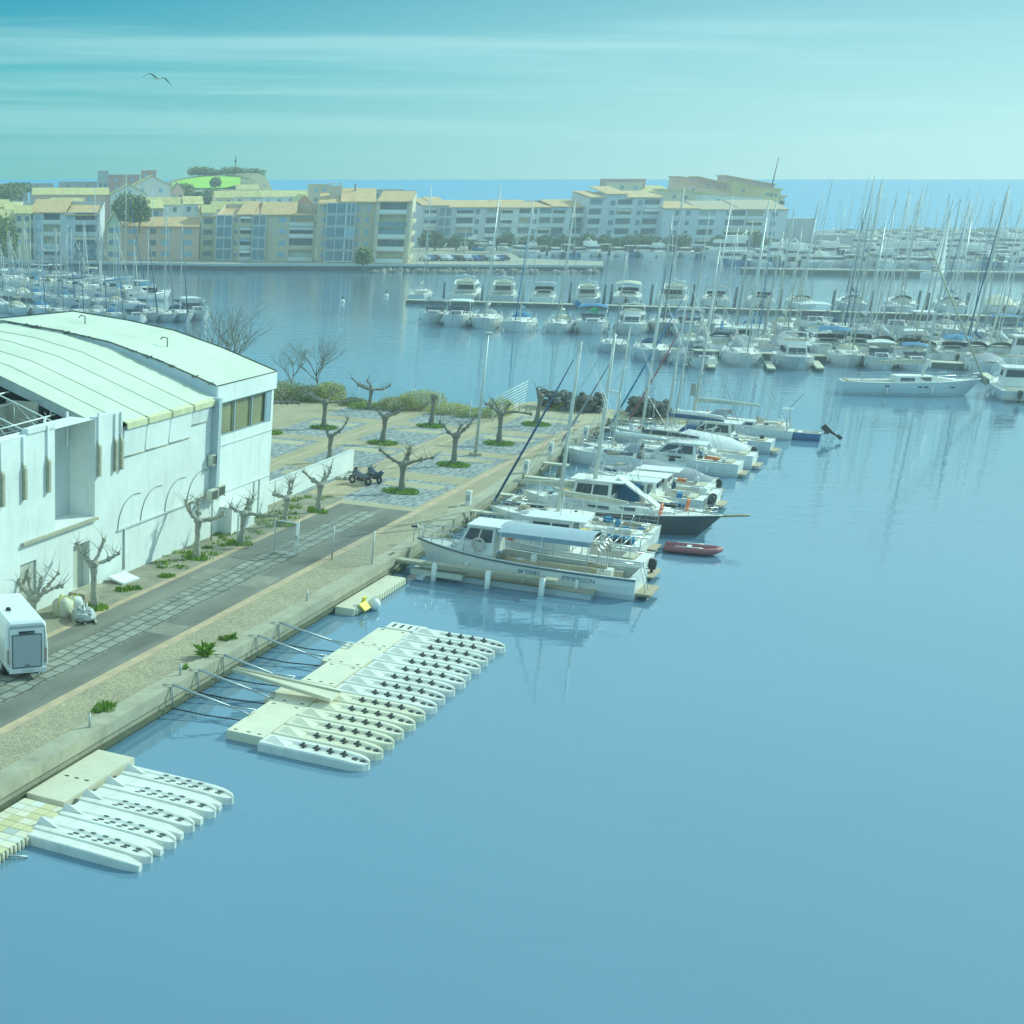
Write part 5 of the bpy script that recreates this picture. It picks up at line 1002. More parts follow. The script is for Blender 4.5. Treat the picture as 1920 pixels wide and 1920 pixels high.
for s_ in (0, -1):
    q.add([(p[2 if s_ == 0 else -3][0]*1.012, p[2 if s_ == 0 else -3][1], p[2 if s_ == 0 else -3][2]) for p in R2]+[(p[3 if s_ == 0 else -4][0]*1.015, p[3 if s_ == 0 else -4][1], .03) for p in R2], [(i, i+1, i+14, i+13) for i in range(12)])
q.build('blue_stripe', bluec, mo); outboard(mo, -4.7, .6, -.4); outboard(mo, -4.7, .6, .4)
b1_ = motorboat('motor_boat', 9.0, 3.0, white, 'open', None, grey, gear=11); place(b1_, Q(93.8, -21.0), AN_IN, 'white open boat with clutter on deck behind the work boat', 'boats moored along the quay', 1, 'boat')
b2_ = motorboat('motor_boat', 8.5, 2.9, white, 'covered', None, beige, gear=12); place(b2_, Q(107.0, -21.5), AN_IN, 'boat under a beige cover between the trawler and the cabin cruiser', 'boats moored along the quay', 1, 'boat')
b3_ = motorboat('motor_boat', 9.0, 3.0, white, 'open', None, None, gear=13); place(b3_, Q(115.2, -20.6), AN_IN, 'white open boat beyond the grey cabin cruiser at the quay', 'boats moored along the quay', 1, 'boat')
tn = motorboat('inflatable_tender', 3.6, 1.6, deckw, 'none'); place(tn, Q(112.8, -24.0, 0), AN_IN+.1, 'white inflatable tender lying off the quay behind the thick masts', 'boats moored along the quay', 1, 'tender')
quay_sail(1147, 850, 604, 'white yacht with slim white mast just beyond the grey cruiser', 10.5, 3.4, white, white, grey, grey, AN_IN, 2, .085)
quay_sail(1197, 848, 548, 'white yacht with dark boom cover behind the grey cruiser', 11.5, 3.6, greyh, mat('charcoal_canvas', (.06, .07, .08), .8, .2, 5), None, None, AN_IN, 2, .1)
quay_sail(1247, 816, 529, 'white yacht with long navy boom cover at the quay', 11.8, 3.7, white, navy, navy, bluec, AN_IN, 2, .1)
quay_sail(1263, 806, 556, 'slim masted yacht between the navy covered yacht and the big sloop', 10.0, 3.2, white, white, grey, redr, AN_IN, 1, .09)
quay_sail(1300, 786, 545, 'big white sloop with drooping pale sail cover, farthest at the quay', 14.0, 4.1, white, mat('pale_sail_cover', (.55, .58, .50), .8, .1, 3), grey, None, AN_IN, 2, .12)
t = thing('stern_gantry_boat', 'small white boat with stern gantry and antenna by the quay end', 'boat', Q(148.0, -18.0), AN_IN); S3 = add_hull(t, 6.5, 2.4, 1.0, .8, white, (-2.8, -.5, 1.6), .4, tr=.9)
MB().tube([(-1, -2.8, .8), (-.9, -2.5, 2.6), (.9, -2.5, 2.6), (1, -2.8, .8)], .06, 6).box(-.7, .7, -2.9, -2.0, 2.61, 2.68).build('gantry', steel, t); MB().tube([(.5, -2.5, 2.6), (.9, -3.4, 3.9)], .025, 5).build('antenna', dark, t); cab(t, white, 0, 2, 1.7, 1.2, .85, .5, .5, 0, .8)
t = thing('blue_tender', 'blue dinghy with a big black outboard raised at the quay end', 'dinghy', Q(148.6, -14.3), AN_IN); S3 = add_hull(t, 3.6, 1.7, .75, .65, mat('tender_blue', (.05, .16, .34), .4, .1, 2), (-1.6, 1.0, 1.1), .4, tr=.9); MB().box(-.55, .55, -.2, .15, .6, .66).build('thwart', deckw, t)
o = MB(); o.loft([[(x*.24*k, -2.0+y, z) for x, y, z in ((-1, 0, .5), (-1, -.5, .95), (-.5, -.1, 1.35), (.5, -.1, 1.35), (1, -.5, .95), (1, 0, .5))] for k in (1, .98)], 0); o.obox((0, -2.15, 1.05), (.42, .85, .5), (.7, 0, 0)); o.tube([(0, -2.5, .85), (0, -3.3, .40)], [.12, .07], 6); o.obox((0, -3.3, .42), (.06, .5, .3), (.7, 0, 0)); o.build('outboard_motor', dark, t)
for i, (px, py, lab) in enumerate(((912, 990, 'beige finger walkway by the thick masts, nearest'), (905, 960, 'beige finger walkway before the road end pedestal'), (925, 925, 'beige finger walkway beside the rubber fenders'), (990, 865, 'beige finger walkway behind the cabin cruiser bow'), (1000, 895, 'beige finger walkway below the long blue forestay'), (1110, 800, 'beige finger walkway at the quay end'))):
    t = thing('finger_walkway', lab, 'walkway', G(px, py, .9), AN_IN, 'finger walkways of the quay'); MB().box(-.3, .3, -3.2, 1.2, -.06, .06).build('deck_boards', creamr, t); MB().box(-.22, .22, -3.0, -2.4, -1.2, -.06).build('float_block', conc, t)
t = thing('notice_board', 'grey framed notice board on posts at the end of the quay', 'notice board', G(1293, 780, .9), ANG+2.2); MB().box(-.55, .55, -.03, .03, 1.9, 3.0).build('board', mat('board_grey', (.36, .35, .29), .8, .1, 2), t)
for s_ in (-1, 1): MB().tube([(s_*.5, .05, 0), (s_*.5, .05, 3.0)], .04, 5).build('post', galv, t)
t = thing('floodlight_post', 'slim white post with a floodlight head before the right rock heap', 'lamp post', G(1150, 800, ZQ)); MB().tube([(0, 0, 0), (0, 0, 3.0)], .06, 6).build('post', wallw, t); MB().obox((-.3, 0, 3.05), (.8, .4, .28), (0, .2, 0)).build('lamp_head', wallw, t)
# ------------------------------------------------------------------ middle marina: pontoons and rows of boats
pont = mat('pontoon_deck', (0.60, 0.56, 0.42), 0.8, 0.12, 1.0); pontd = mat('pontoon_side', (0.12, 0.15, 0.14), 0.8, 0.2, 1)
piled = mat('mooring_pile', (0.14, 0.18, 0.18), 0.8, 0.2, 2)
def pontoon(pts, wd, lab, zt=.75):
    t = thing('pontoon', lab, 'pontoon', (0, 0, 0)); d = MB(); s_ = MB()
    for p, q in zip(pts, pts[1:]):
        u = (q-p).normalized(); v = Vector((-u.y, u.x, 0))*wd/2
        for m_, z0, z1, k in ((d, zt-.12, zt, 1), (s_, -.2, zt-.121, .93)):
            vs = [x+Vector((0, 0, z)) for z in (z0, z1) for x in (p-v*k, q-v*k, q+v*k, p+v*k)]; m_.add(vs, [(0,3,2,1),(4,5,6,7),(0,1,5,4),(1,2,6,5),(2,3,7,6),(3,0,4,7)])
    d.build('deck', pont, t); s_.build('floats', pontd, t); return t
PA, PB = G(762, 569), G(1990, 604)
pontoon([PA, PB], 2.2, 'long narrow pontoon with boats on both sides across the marina')
PD = (PB-PA).normalized(); AW = Vector((-PD.y, PD.x, 0)); AW = AW if AW.y > 0 else -AW
RZA = math.atan2(AW.y, AW.x)-pi/2; RZT = RZA+pi
for i, px in enumerate((821, 895, 972, 1062, 1128, 1141, 1218, 1298, 1380, 1466, 1568, 1640, 1729, 1746, 1822)):
    p = G(px, 572+(px-800)*.018)+AW*rnd.uniform(6, 9); t = tag(MB().tube([(0, 0, -.5), (0, 0, rnd.uniform(3.2, 4.0))], .26, 7).build('mooring_pile', piled, loc=p), 'dark mooring pile behind the long pontoon, '+nth(i)+' from the left', 'mooring pile', 'mooring piles of the long pontoon')
# prototypes (large marina yachts)
PR = {}
def proto(k):
    if k in PR: return PR[k]
    if k == 'fly': o = motorboat('motor_yacht', 13.5, 4.6, white, 'fly')
    elif k == 'fly2': o = motorboat('motor_yacht', 12.0, 4.4, greyh, 'fly', beige)
    elif k == 'hard': o = motorboat('motor_boat', 10.5, 3.9, white, 'hardtop')
    elif k == 'hardb': o = motorboat('motor_boat', 10.0, 3.8, white, 'hardtop', grey)
    elif k == 'bim': o = motorboat('motor_boat', 10.0, 3.8, white, 'bimini', None, mat('black_canvas', (.22, .24, .25), .8, .2, 5))
    elif k == 'bimb': o = motorboat('motor_boat', 9.5, 3.7, white, 'bimini', None, bluec)
    elif k == 'bime': o = motorboat('motor_boat', 9.5, 3.7, greyh, 'bimini', None, beige)
    elif k == 'cov': o = motorboat('motor_boat', 9.0, 3.6, white, 'covered', None, grey)
    elif k == 'cove': o = motorboat('motor_boat', 9.5, 3.8, white, 'covered', None, beige)
    elif k == 'pil': o = motorboat('pilot_boat', 9.0, 3.5, white, 'pilot')
    elif k == 's1': o = sailboat('sailing_yacht', 12.5, 4.1, 17, white, white, grey, white, 2, wires=.016)
    elif k == 's2': o = sailboat('sailing_yacht', 12.0, 4.0, 16, white, bluec, bluec, bluec, 2, wires=.016)
    elif k == 's3': o = sailboat('sailing_yacht', 11.5, 3.9, 15, greyh, navy, navy, navy, 2, wires=.016)
    elif k == 's4': o = sailboat('sailing_yacht', 11.0, 3.8, 15, white, beige, beige, beige, 1, wires=.016)
    elif k == 's5': o = sailboat('sailing_yacht', 10.0, 3.5, 13, greyh, grey, None, grey, 1, wires=.016)
    PR[k] = o; o['len'] = {'fly': 13.5, 'fly2': 12, 'hard': 10.5, 'hardb': 10, 'bim': 10, 'bimb': 9.5, 'bime': 9.5, 'cov': 9, 'cove': 9.5, 'pil': 9, 's1': 12.5, 's2': 12, 's3': 11.5, 's4': 11, 's5': 10}[k]; return o
DESC = {'fly': 'white flybridge motor yacht', 'fly2': 'grey hulled flybridge yacht', 'hard': 'white hardtop motor boat', 'hardb': 'motor boat with grey hardtop', 'bim': 'white motor boat with grey bimini', 'bimb': 'white motor boat with blue bimini', 'bime': 'grey motor boat with beige bimini', 'cov': 'motor boat under a grey cover', 'cove': 'motor boat under a beige cover', 'pil': 'small wheelhouse boat', 's1': 'white sailing yacht with white sail cover', 's2': 'sailing yacht with blue sail cover', 's3': 'grey sailing yacht with navy sail cover', 's4': 'sailing yacht with beige sail cover', 's5': 'small grey sailing yacht'}
def stretch_mast(o, k):
    for ch in o.children:
        if ch.name.split('.')[0] in ('mast', 'rigging', 'furled_genoa'): ch.scale = (1, 1, k)
def row(lst, rz, off, where, grp, jit=.05):
    for i, it in enumerate(lst):
        px, py, k = it[:3]; sc_ = it[4] if len(it) > 4 else 1.0; pr = proto(k); a = rz+rnd.uniform(-jit, jit); d = Vector((-sin(a), cos(a), 0)); sc_ *= 1.2; p = G(px, py)+d*(off*pr['len']*sc_/2)
        o = place(pr, p, a, '%s, %s from left, %s' % (DESC[k], nth(i), where), grp, sc_, 'sailing boat' if k[0] == 's' else 'motor boat')
        if k[0] == 's' and len(it) > 3 and it[3]:
            m_ = p+d*pr['ym']*sc_; m_.z = 0; want = hgt(m_, it[3]); have = (pr['mastz'] if 'mastz' in pr else {'s1': 17+1.36, 's2': 16+1.3, 's3': 15+1.2, 's4': 15+1.15, 's5': 13+1.05}[k])*sc_; stretch_mast(o, max(.5, want/have))
        elif k[0] == 's': stretch_mast(o, 1)
row([(780, 563, 's5', 346), (862, 566, 'fly'), (938, 568, 'fly2'), (1015, 571, 'hardb'), (1095, 572, 'fly2', 0, .9), (1172, 573, 'bime', 0, 1.15), (1258, 577, 'fly'), (1340, 577, 'bim'), (1424, 579, 'bim'), (1507, 581, 's4', 452), (1605, 583, 's3', 326), (1697, 585, 's1', 345), (1790, 587, 's2', 372), (1880, 590, 'cove', 0, 1.1), (1935, 591, 'pil')], RZA, 1, 'far side of long pontoon', 'boats on the far side of the long pontoon')
row([(803, 609, 'bim', 0, .95), (846, 615, 'hard'), (905, 619, 's1', 340), (963, 625, 's2', 367), (1040, 627, 's4', 372), (1108, 629, 'bimb', 0, 1.1), (1180, 630, 'fly', 0, .85), (1240, 626, 's3', 349), (1290, 634, 'bim'), (1330, 630, 's1', 363), (1378, 636, 's5', 414), (1420, 640, 's2', 372), (1475, 634, 's4', 424), (1530, 633, 'hard', 0, 1.15), (1580, 636, 's3', 380), (1625, 640, 's1', 400), (1680, 642, 'hardb', 0, 1.2), (1735, 640, 'pil', 0, 1.1), (1785, 642, 's1', 385), (1840, 644, 's4', 350), (1893, 646, 'bimb'), (1930, 648, 's2', 395)], RZT, -1, 'near side of long pontoon', 'boats on the near side of the long pontoon')
pontoon([G(1255, 664), G(1560, 678), G(1990, 702)], 2.0, 'second pontoon of the marina behind the big grey hulled yacht')
for i, (px, py) in enumerate(((1335, 690), (1448, 693), (1540, 692), (1870, 716))):
    p = G(px, py, .45); t = thing('finger_pontoon', 'short beige finger pontoon off the second pontoon, '+nth(i)+' from the left', 'finger pontoon', p, RZA, 'finger pontoons'); MB().box(-.45, .45, 1, 9, -.1, .06).build('deck', pont, t); MB().box(-.4, .4, 1.1, 8.9, -.6, -.101).build('floats', pontd, t)
row([(1150, 664, 's5', 470, .9), (1225, 681, 's3', 400, 1.0), (1284, 688, 'cov', 0, .8), (1320, 694, 'bim', 0, .7), (1397, 690, 's1', 372, .95), (1495, 697, 'fly2', 0, .85), (1592, 690, 's4', 330, .95), (1655, 696, 'hard', 0, .8), (1720, 698, 'bimb', 0, .8), (1855, 706, 'cov', 0, .9)], RZT, -1, 'near side of second pontoon', 'boats on the near side of the second pontoon')
row([(1345, 662, 's2', 424, .95), (1392, 664, 'pil', 0, .9), (1432, 666, 's5', 433), (1470, 666, 'cov', 0, .9), (1560, 670, 'bimb'), (1610, 672, 'hardb', 0, .9), (1665, 674, 's1', 352), (1712, 676, 'bim', 0, .9), (1745, 678, 's4', 372, .95), (1792, 682, 'bimb', 0, .9), (1836, 684, 's3', 344), (1885, 688, 's1', 402), (1925, 690, 'pil')], RZA, 1, 'far side of second pontoon', 'boats on the far side of the second pontoon')
row([(px, 655+(px-1290)*.022, k, yt, .72) for px, k, yt in ((1290, 's4', 395), (1322, 's1', 449), (1360, 'hard', 0), (1402, 's2', 405), (1446, 's4', 390), (1490, 's1', 380), (1540, 'fly2', 0), (1585, 's3', 388), (1632, 's1', 358), (1676, 's4', 360), (1722, 'hard', 0), (1768, 's1', 375), (1812, 's2', 372), (1862, 's1', 384), (1908, 's4', 377))], RZT, -1, 'middle strip of the marina', 'boats in the middle strip of the marina')
# big yacht lying side-on, and its neighbour at the right edge
big = sailboat('sailing_yacht', 16.0, 4.6, 15, mat('pale_blue_grey_hull', (.60, .65, .66), .3, .05, 2), beige, None, None, 2, mr=.13, cabh=.5)
pa, pb = G(1572, 736), G(1832, 742); d = (pb-pa).normalized(); k = (pb-pa).length/16.0
big['placed'] = 1; big.location = (pa+pb)/2; big.rotation_euler = (0, 0, math.atan2(d.y, d.x)-pi/2); big.scale = (k, k, k*1.4)
tag(big, 'big pale grey hulled sailing yacht lying side on, its long boom raised', 'sailing boat'); big.name = 'sailing_yacht'
for y in (-3.5, .2, .9, 4.0): MB().add([(2.34*(1 if y < 2 else .88), y, .78), (2.34*(1 if y < 2 else .88), y+.5, .78), (2.34*(1 if y < 2 else .88), y+.5, .90), (2.34*(1 if y < 2 else .88), y, .90)], [(0, 1, 2, 3)]).build('porthole', boatglass, big)
cb_ = motorboat('cabin_boat', 9.0, 3.5, greyh, 'pilot'); place(cb_, G(1905, 752)+AW*4, RZA, 'grey cabin boat cut by the right edge next to the big yacht', None, 1.1, 'motor boat')
tube_line('sailing_spar', 'long pale spar leaning across the masts at the right', 'spar', [G(1849, 722, 1.5), atY(1747, 470, G(1849, 722, 1.5).y)], .09, mat('spar_wood2', (.55, .47, .30), .5, .1, 3))
for i, (px, py, m_, l_) in enumerate(((1083, 570, bluec, 'blue flag-like canvas on the pontoon by the sailing yachts'), (1116, 583, green, 'bright green canvas bundle on a deck by the long pontoon'))):
    t = tag(MB().obox((0, 0, 0), (1.9, .5, .9), (.4, .5, .6), top=.6).tube([(0, 0, -1.0), (0, 0, 0)], .06, 5).build('canvas_bundle', m_, loc=G(px, py, 2.0)), l_, 'canvas')
# ------------------------------------------------------------------ left marina behind the hall
LA = G(-60, 575); 
row([(6, 560, 's3', 436, .9), (32, 563, 's1', 431, .9), (60, 565, 's4', 413, .9), (84, 569, 's2', 420, .9), (112, 572, 's5', 426, .9), (142, 575, 's2', 419, .9), (172, 578, 's1', 413, .9), (200, 580, 's3', 434, .9), (232, 584, 's4', 415, .9), (262, 588, 's1', 447, .9), (296, 605, 's3', 428, .95), (326, 606, 's5', 384, 1.0), (352, 606, 's3', 423, .95), (385, 603, 'hard', 0, .9)], -pi*.93, -1, 'left marina front row', 'boats in the front row of the left marina', .08)
row([(10, 530, 's1', 440, .85), (45, 533, 's5', 418, .9), (72, 536, 's2', 434, .85), (100, 540, 's4', 427, .85), (126, 543, 's1', 426, .9), (152, 546, 's3', 418, .85), (182, 548, 's5', 413, .9), (206, 550, 's1', 418, .85), (226, 553, 's2', 324, .95), (262, 556, 'pil', 0, .9), (285, 562, 'bimb', 0, .9)], -.9, 0, 'left marina back row', 'boats in the back row of the left marina', .15)
row([(20, 588, 's1', 455, .85), (52, 592, 's4', 442, .85), (86, 595, 's2', 460, .85), (120, 598, 's5', 433, .85), (158, 602, 's3', 452, .85), (196, 604, 's1', 470, .85), (232, 608, 's2', 440, .8), (262, 611, 'hardb', 0, .8)], -pi*.93, -1, 'nearest row of left marina', 'boats in the nearest row of the left marina', .15)
row([(-8, 512, 's4', 452, .8), (28, 514, 's2', 440, .8), (64, 517, 's1', 446, .8), (98, 520, 'hard', 0, .8), (130, 522, 's3', 438, .8), (160, 525, 'bime', 0, .8)], 1.2, 0, 'rear row of left marina', 'boats in the rear row of the left marina', .2)
pontoon([G(-40, 556), G(330, 590)], 2.0, 'pontoon of the left marina mostly hidden by its boats')
t = thing('rowing_shell', 'long white hull stored above the boats of the left marina', 'boat', G(195, 530, 1.2), -1.45); add_hull(t, 13.0, 2.2, 1.3, .9, white, None); MB().box(-.3, .3, -3, 3, .8, 1.2).build('cover', deckw, t)
# ------------------------------------------------------------------ far side: land, apartment blocks, town, hill, far marina
tgd = mat('town_ground', (0.38, 0.36, 0.28), 0.9, 0.15, 0.05)
fquay = mat('far_quay_wall', (0.10, 0.13, 0.12), 0.9, 0.25, 0.3)
land = [G(-420, 492), G(0, 500), G(400, 507), G(780, 508), G(1130, 510), G(1130, 498), G(975, 492), G(950, 476), G(1100, 468), G(1480, 466), G(1560, 452), G(1600, 437)]
back = [Vector((land[-1].x, 615, 0)), Vector((200, 622, 0)), Vector((150, 639, 0)), Vector((-500, 639, 0)), Vector((-500, 420, 0))]
b = MB(); b.prism([(p.x, p.y) for p in land+back], -2, ZQ); tag(b.build('town_ground', tgd), kind='structure')
b = MB(); b.prism([(-500, 644), (150, 644), (140, 700), (175, 950), (120, 1300), (-500, 1300)], -2, ZQ); tag(b.build('hill_ground', tgd), kind='structure')
t = thing('far_quay_wall', 'long dark quay wall with white coping under the far apartment blocks', 'quay wall', (0, 0, 0)); q = MB(); c = MB()
for p, r_ in zip(land[:4], land[1:5]):
    n_ = Vector(((r_-p).y, -(r_-p).x, 0)).normalized()*.25
    q.add([x+Vector((0, 0, z)) for z in (-1.5, ZQ-.02) for x in (p, r_, r_+n_, p+n_)], [(0,3,2,1),(4,5,6,7),(0,1,5,4),(1,2,6,5),(2,3,7,6),(3,0,4,7)])
    c.add([x+Vector((0, 0, z)) for z in (ZQ+.004, ZQ+.55) for x in (p-n_*2, r_-n_*2, r_+n_*1.2, p+n_*1.2)], [(0,3,2,1),(4,5,6,7),(0,1,5,4),(1,2,6,5),(2,3,7,6),(3,0,4,7)])
q.build('wall_face', fquay, t); c.build('coping', mat('pale_coping', (.52, .55, .52), .85, .1, .3), t)
def rk(x0, x1, y0, y1, n, lab, grp, s_):
    r = random.Random(n)
    for k in range(n):
        f_ = (k+.5)/n; p = G(x0+(x1-x0)*f_, y0+(y1-y0)*f_)+Vector((r.uniform(-1, 1), r.uniform(-1.5, 1), 0)); o = bpy.data.objects.new('boulder', r.choice(rockp2)); COL.objects.link(o); o.location = (p.x, p.y, r.uniform(-.2, .4)); o.rotation_euler = (r.uniform(-.5, .5), r.uniform(-.5, .5), r.uniform(0, 6)); o.scale = [s_*r.uniform(.7, 1.2)]*3; tag(o, lab, 'boulder', grp)
pale_rock = mat('pale_rock', (.30, .29, .24), .9, .3, 2, bump=.6, bscale=4); rockp2 = []
for k in range(4):
    r = random.Random(k+80); q = MB(); q.ell((0, 0, 0), (r.uniform(.7, 1), r.uniform(.6, .8), r.uniform(.5, .7)), 7, 5, wob=.2, rn=r, sm=False); rockp2.append(q.mesh('boulder', pale_rock))
rk(690, 1125, 511, 513, 70, 'grey boulder along the foot of the far quay', 'boulders under the far quay', 1.25)
# ---- walls, roofs, glass
W = {}
for nm, c_ in dict(tan=(.68, .55, .40), white=(.78, .78, .73), blue=(.64, .68, .70), cream=(.72, .64, .44), pink=(.76, .52, .40), orange=(.74, .5, .28), grey=(.46, .47, .45), yellow=(.66, .56, .24), rose=(.56, .32, .28)).items(): W[nm] = mat('render_'+nm, c_, .9, .06, .25, stain=.12)
tile = pattern(mat('roof_tiles', (.72, .46, .22), .9, .2, .6), 'wave', .9, (.62, .6, .58), .8, .1, (0, 0, 0)); tiley = pattern(mat('yellow_tiles', (.68, .56, .24), .9, .2, .6), 'wave', .9, (.7, .68, .6), .8, .1, (0, 0, 0))  # second tile colour is yellower
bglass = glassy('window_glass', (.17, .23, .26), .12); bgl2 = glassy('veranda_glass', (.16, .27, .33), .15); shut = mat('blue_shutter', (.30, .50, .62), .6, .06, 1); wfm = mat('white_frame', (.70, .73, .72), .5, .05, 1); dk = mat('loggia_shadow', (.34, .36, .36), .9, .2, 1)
def block(name, lab, px0, y0, px1, y1, yt, bays, floors, wm, depth=13, roof=None, rise=2.6, rm=None, side=True, cat='apartment building', lean=None):
    p0, p1 = G(px0, y0, ZQ), G(px1, y1, ZQ); d = p1-p0; Wd = d.length; rz = math.atan2(d.y, d.x); h = hgt((p0+p1)/2, yt)
    t = thing(name, lab, cat, p0, rz); fh = h/floors; ops = []; els = []; x = 0; tot = sum(b_[1] for b_ in bays)
    for ty, wd in bays:
        wd = wd/tot*Wd
        for f_ in range(floors):
            z = f_*fh
            if ty == 'L': ops.append((x+.25, x+wd-.25, z+fh*.36, z+fh*.93, 1.7)); els.append(('L', x+.25, x+wd-.25, z, fh))
            elif ty == 'W': ops.append((x+wd*.2, x+wd*.8, z+fh*.30, z+fh*.78, .2)); els.append(('W', x+wd*.2, x+wd*.8, z+fh*.30, z+fh*.78))
            elif ty == 'S': ops.append((x+wd*.2, x+wd*.8, z+fh*.34, z+fh*.76, .12)); els.append(('S', x+wd*.2, x+wd*.8, z+fh*.34, z+fh*.76))
            elif ty == 'O': els.append(('O', x+wd*.5, z+fh*.55, .55, 0))
            elif ty == 'G': els.append(('G', x+.1, x+wd-.1, z, fh))
        x += wd
    m_ = MB(); fn = lambda u, v, dd: (u, dd, v); holes(m_, 0, Wd, 0, h, ops, fn, .2)
    m_.add([(0, 0, 0), (0, depth, 0), (0, depth, h+rise), (0, 0, h)], [(0, 1, 2, 3)]); m_.add([(Wd, 0, 0), (Wd, depth, 0), (Wd, depth, h+rise), (Wd, 0, h)], [(0, 3, 2, 1)]); m_.add([(0, depth, 0), (Wd, depth, 0), (Wd, depth, h+rise), (0, depth, h+rise)], [(0, 1, 2, 3)])
    m_.build('wall', wm, t)
    rf = MB(); segs = roof or [(0, 1, 0, rise)]
    for a, c_, dz, rs in segs:
        a, c_ = a*Wd, c_*Wd; rf.add([(a, -.55, h+dz-.02), (c_, -.55, h+dz-.02), (c_, depth, h+dz+rs), (a, depth, h+dz+rs), (a, -.55, h+dz-.28), (c_, -.55, h+dz-.28), (c_, depth, h+dz+rs-.26), (a, depth, h+dz+rs-.26)], [(0, 1, 2, 3), (4, 7, 6, 5), (0, 4, 5, 1), (1, 5, 6, 2), (2, 6, 7, 3), (3, 7, 4, 0)])
        if dz > .1: m2 = MB().box(a+.05, c_-.05, .01, depth-.01, h-.3, h+dz-.28).build('attic_wall', wm, t)
    rf.build('roof', rm or tile, t)
    r = random.Random(int(px0)); gset = [bglass, bgl2, shut, dk]
    for e in els:
        if e[0] == 'L':
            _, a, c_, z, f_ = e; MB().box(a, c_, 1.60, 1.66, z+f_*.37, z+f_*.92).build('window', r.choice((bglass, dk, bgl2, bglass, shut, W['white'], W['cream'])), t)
            if r.random() < .35: MB().add([(a, -.05, z+f_*.93), (c_, -.05, z+f_*.93), (c_, -.85, z+f_*.72), (a, -.85, z+f_*.72), (a, -.05, z+f_*.90), (c_, -.05, z+f_*.90), (c_, -.83, z+f_*.69), (a, -.83, z+f_*.69)], [(0,3,2,1),(4,5,6,7),(0,1,5,4),(1,2,6,5),(2,3,7,6),(3,0,4,7)]).build('awning', r.choice((beige, W['white'], W['cream'], shut, W['blue'])), t)
            q_ = r.random()
            MB().box(a-.15, c_+.15, -.32, -.003, z+f_*.02, z+f_*.36).build('balcony', W['white'] if q_ < .6 else (bgl2 if q_ < .8 else wm), t)
        elif e[0] == 'W': w_ = MB().box(e[1], e[2], .13, .18, e[3], e[4]).build('window', r.choice((bglass, bgl2)), t)
        elif e[0] == 'S': MB().box(e[1], e[2], -.03, .10, e[3]+.02, e[4]-.02).build('shutter', shut, t)
        elif e[0] == 'O': MB().tube([(e[1], -.02, e[2]), (e[1], .05, e[2])], e[3], 10).build('round_window', shut, t)
        elif e[0] == 'G':
            _, a, c_, z, f_ = e; g = MB(); dd = 1.1; lo = z+f_*.06; hi = z+f_*.97
            for u in (a, (a+c_)/2, c_): g.box(u-.09, u+.09, -dd-.08, -dd+.08, lo, hi)
            g.box(a, c_, -dd-.09, -.003, lo-.12, lo+.12).box(a, c_, -dd-.09, -dd+.07, hi-.14, hi)
            for u in (a, c_): g.box(u-.07, u+.07, -dd, -.004, hi-.14, hi)
            g = g.build('glazed_balcony', wfm, t); k = r.random()
            MB().box(a+.09, c_-.09, -dd-.02, -dd+.02, lo+.12, hi-.14).build('pane', bgl2 if k < .55 else (shut if k < .8 else bglass), g)
    return t, Wd, h
def chimney(t, x, y, z, w_=.9, h_=2.0, m_=None): MB().box(x-w_/2, x+w_/2, y-w_/2, y+w_/2, z-1.5, z+h_).box(x-w_/2-.1, x+w_/2+.1, y-w_/2-.1, y+w_/2+.1, z+h_+.002, z+h_+.2).build('chimney', m_ or W['white'], t)
block('apartment_block', 'cream block with tiled roof at the very left behind the masts', -90, 485, 28, 486, 412, [('b', 2), ('L', 4), ('b', 1)], 4, W['cream'], rm=tiley)
block('apartment_block', 'blue shaded apartment block with loggias behind the left marina masts', 30, 486, 186, 487, 398, [('L', 4), ('S', 2), ('L', 4), ('b', 1), ('S', 2), ('L', 5), ('b', .5)], 4, W['blue'], 15, [(0, .16, -.8, 2.4), (.16, .6, 0, 3.2), (.6, 1, -.6, 2.4)])
block('terrace_house', 'low peach terrace house with tiled roof behind a white wall', 226, 487, 372, 488, 424, [('b', .5), ('S', 2), ('b', 1), ('W', 1.4), ('S', 2), ('b', .8), ('S', 2), ('b', .5)], 3, W['pink'], 10, None, 2.2, cat='house')
block('cream_house', 'cream narrow house between the peach terrace and the glazed block', 374, 487, 402, 487, 405, [('W', 2)], 4, W['cream'], 12, cat='house')
t, Wd, h = block('apartment_block', 'lower tan apartment block with glazed balconies and round windows', 404, 488, 470, 489, 403, [('G', 4), ('O', 1.6), ('L', 3)], 4, W['tan'], 13, [(0, .55, -.6, 2.2), (.55, 1, .2, 3.2)])
t, Wd, h = block('apartment_block', 'tan apartment block with wide openings left of the tallest one', 470, 489, 590, 490, 402, [('G', 2.2), ('b', 1.6), ('S', 2), ('L', 4), ('b', .4)], 4, W['tan'], 13, [(0, .12, -.2, 2.6), (.12, .68, 0, 3.0), (.68, 1, -1.6, 1.8)])
t, Wd, h = block('apartment_block', 'tallest tan apartment block with big white framed verandas', 591, 491, 697, 492, 380, [('b', .8), ('S', 1), ('G', 4.2), ('G', 2), ('S', 1.2), ('b', .8), ('S', 1.2), ('b', 1)], 5, W['tan'], 14, [(0, .38, -.3, 2.6), (.38, 1, .3, 3.2)])
chimney(t, Wd*.28, 9, h+2.5, 3.4, 1.4, W['tan']); chimney(t, Wd*.22, 8.5, h+3.2, .8, 1.6); chimney(t, Wd*.36, 9.2, h+3.2, .8, 1.6); chimney(t, Wd*.62, 11, h+3.0, .5, 1.4, dk)
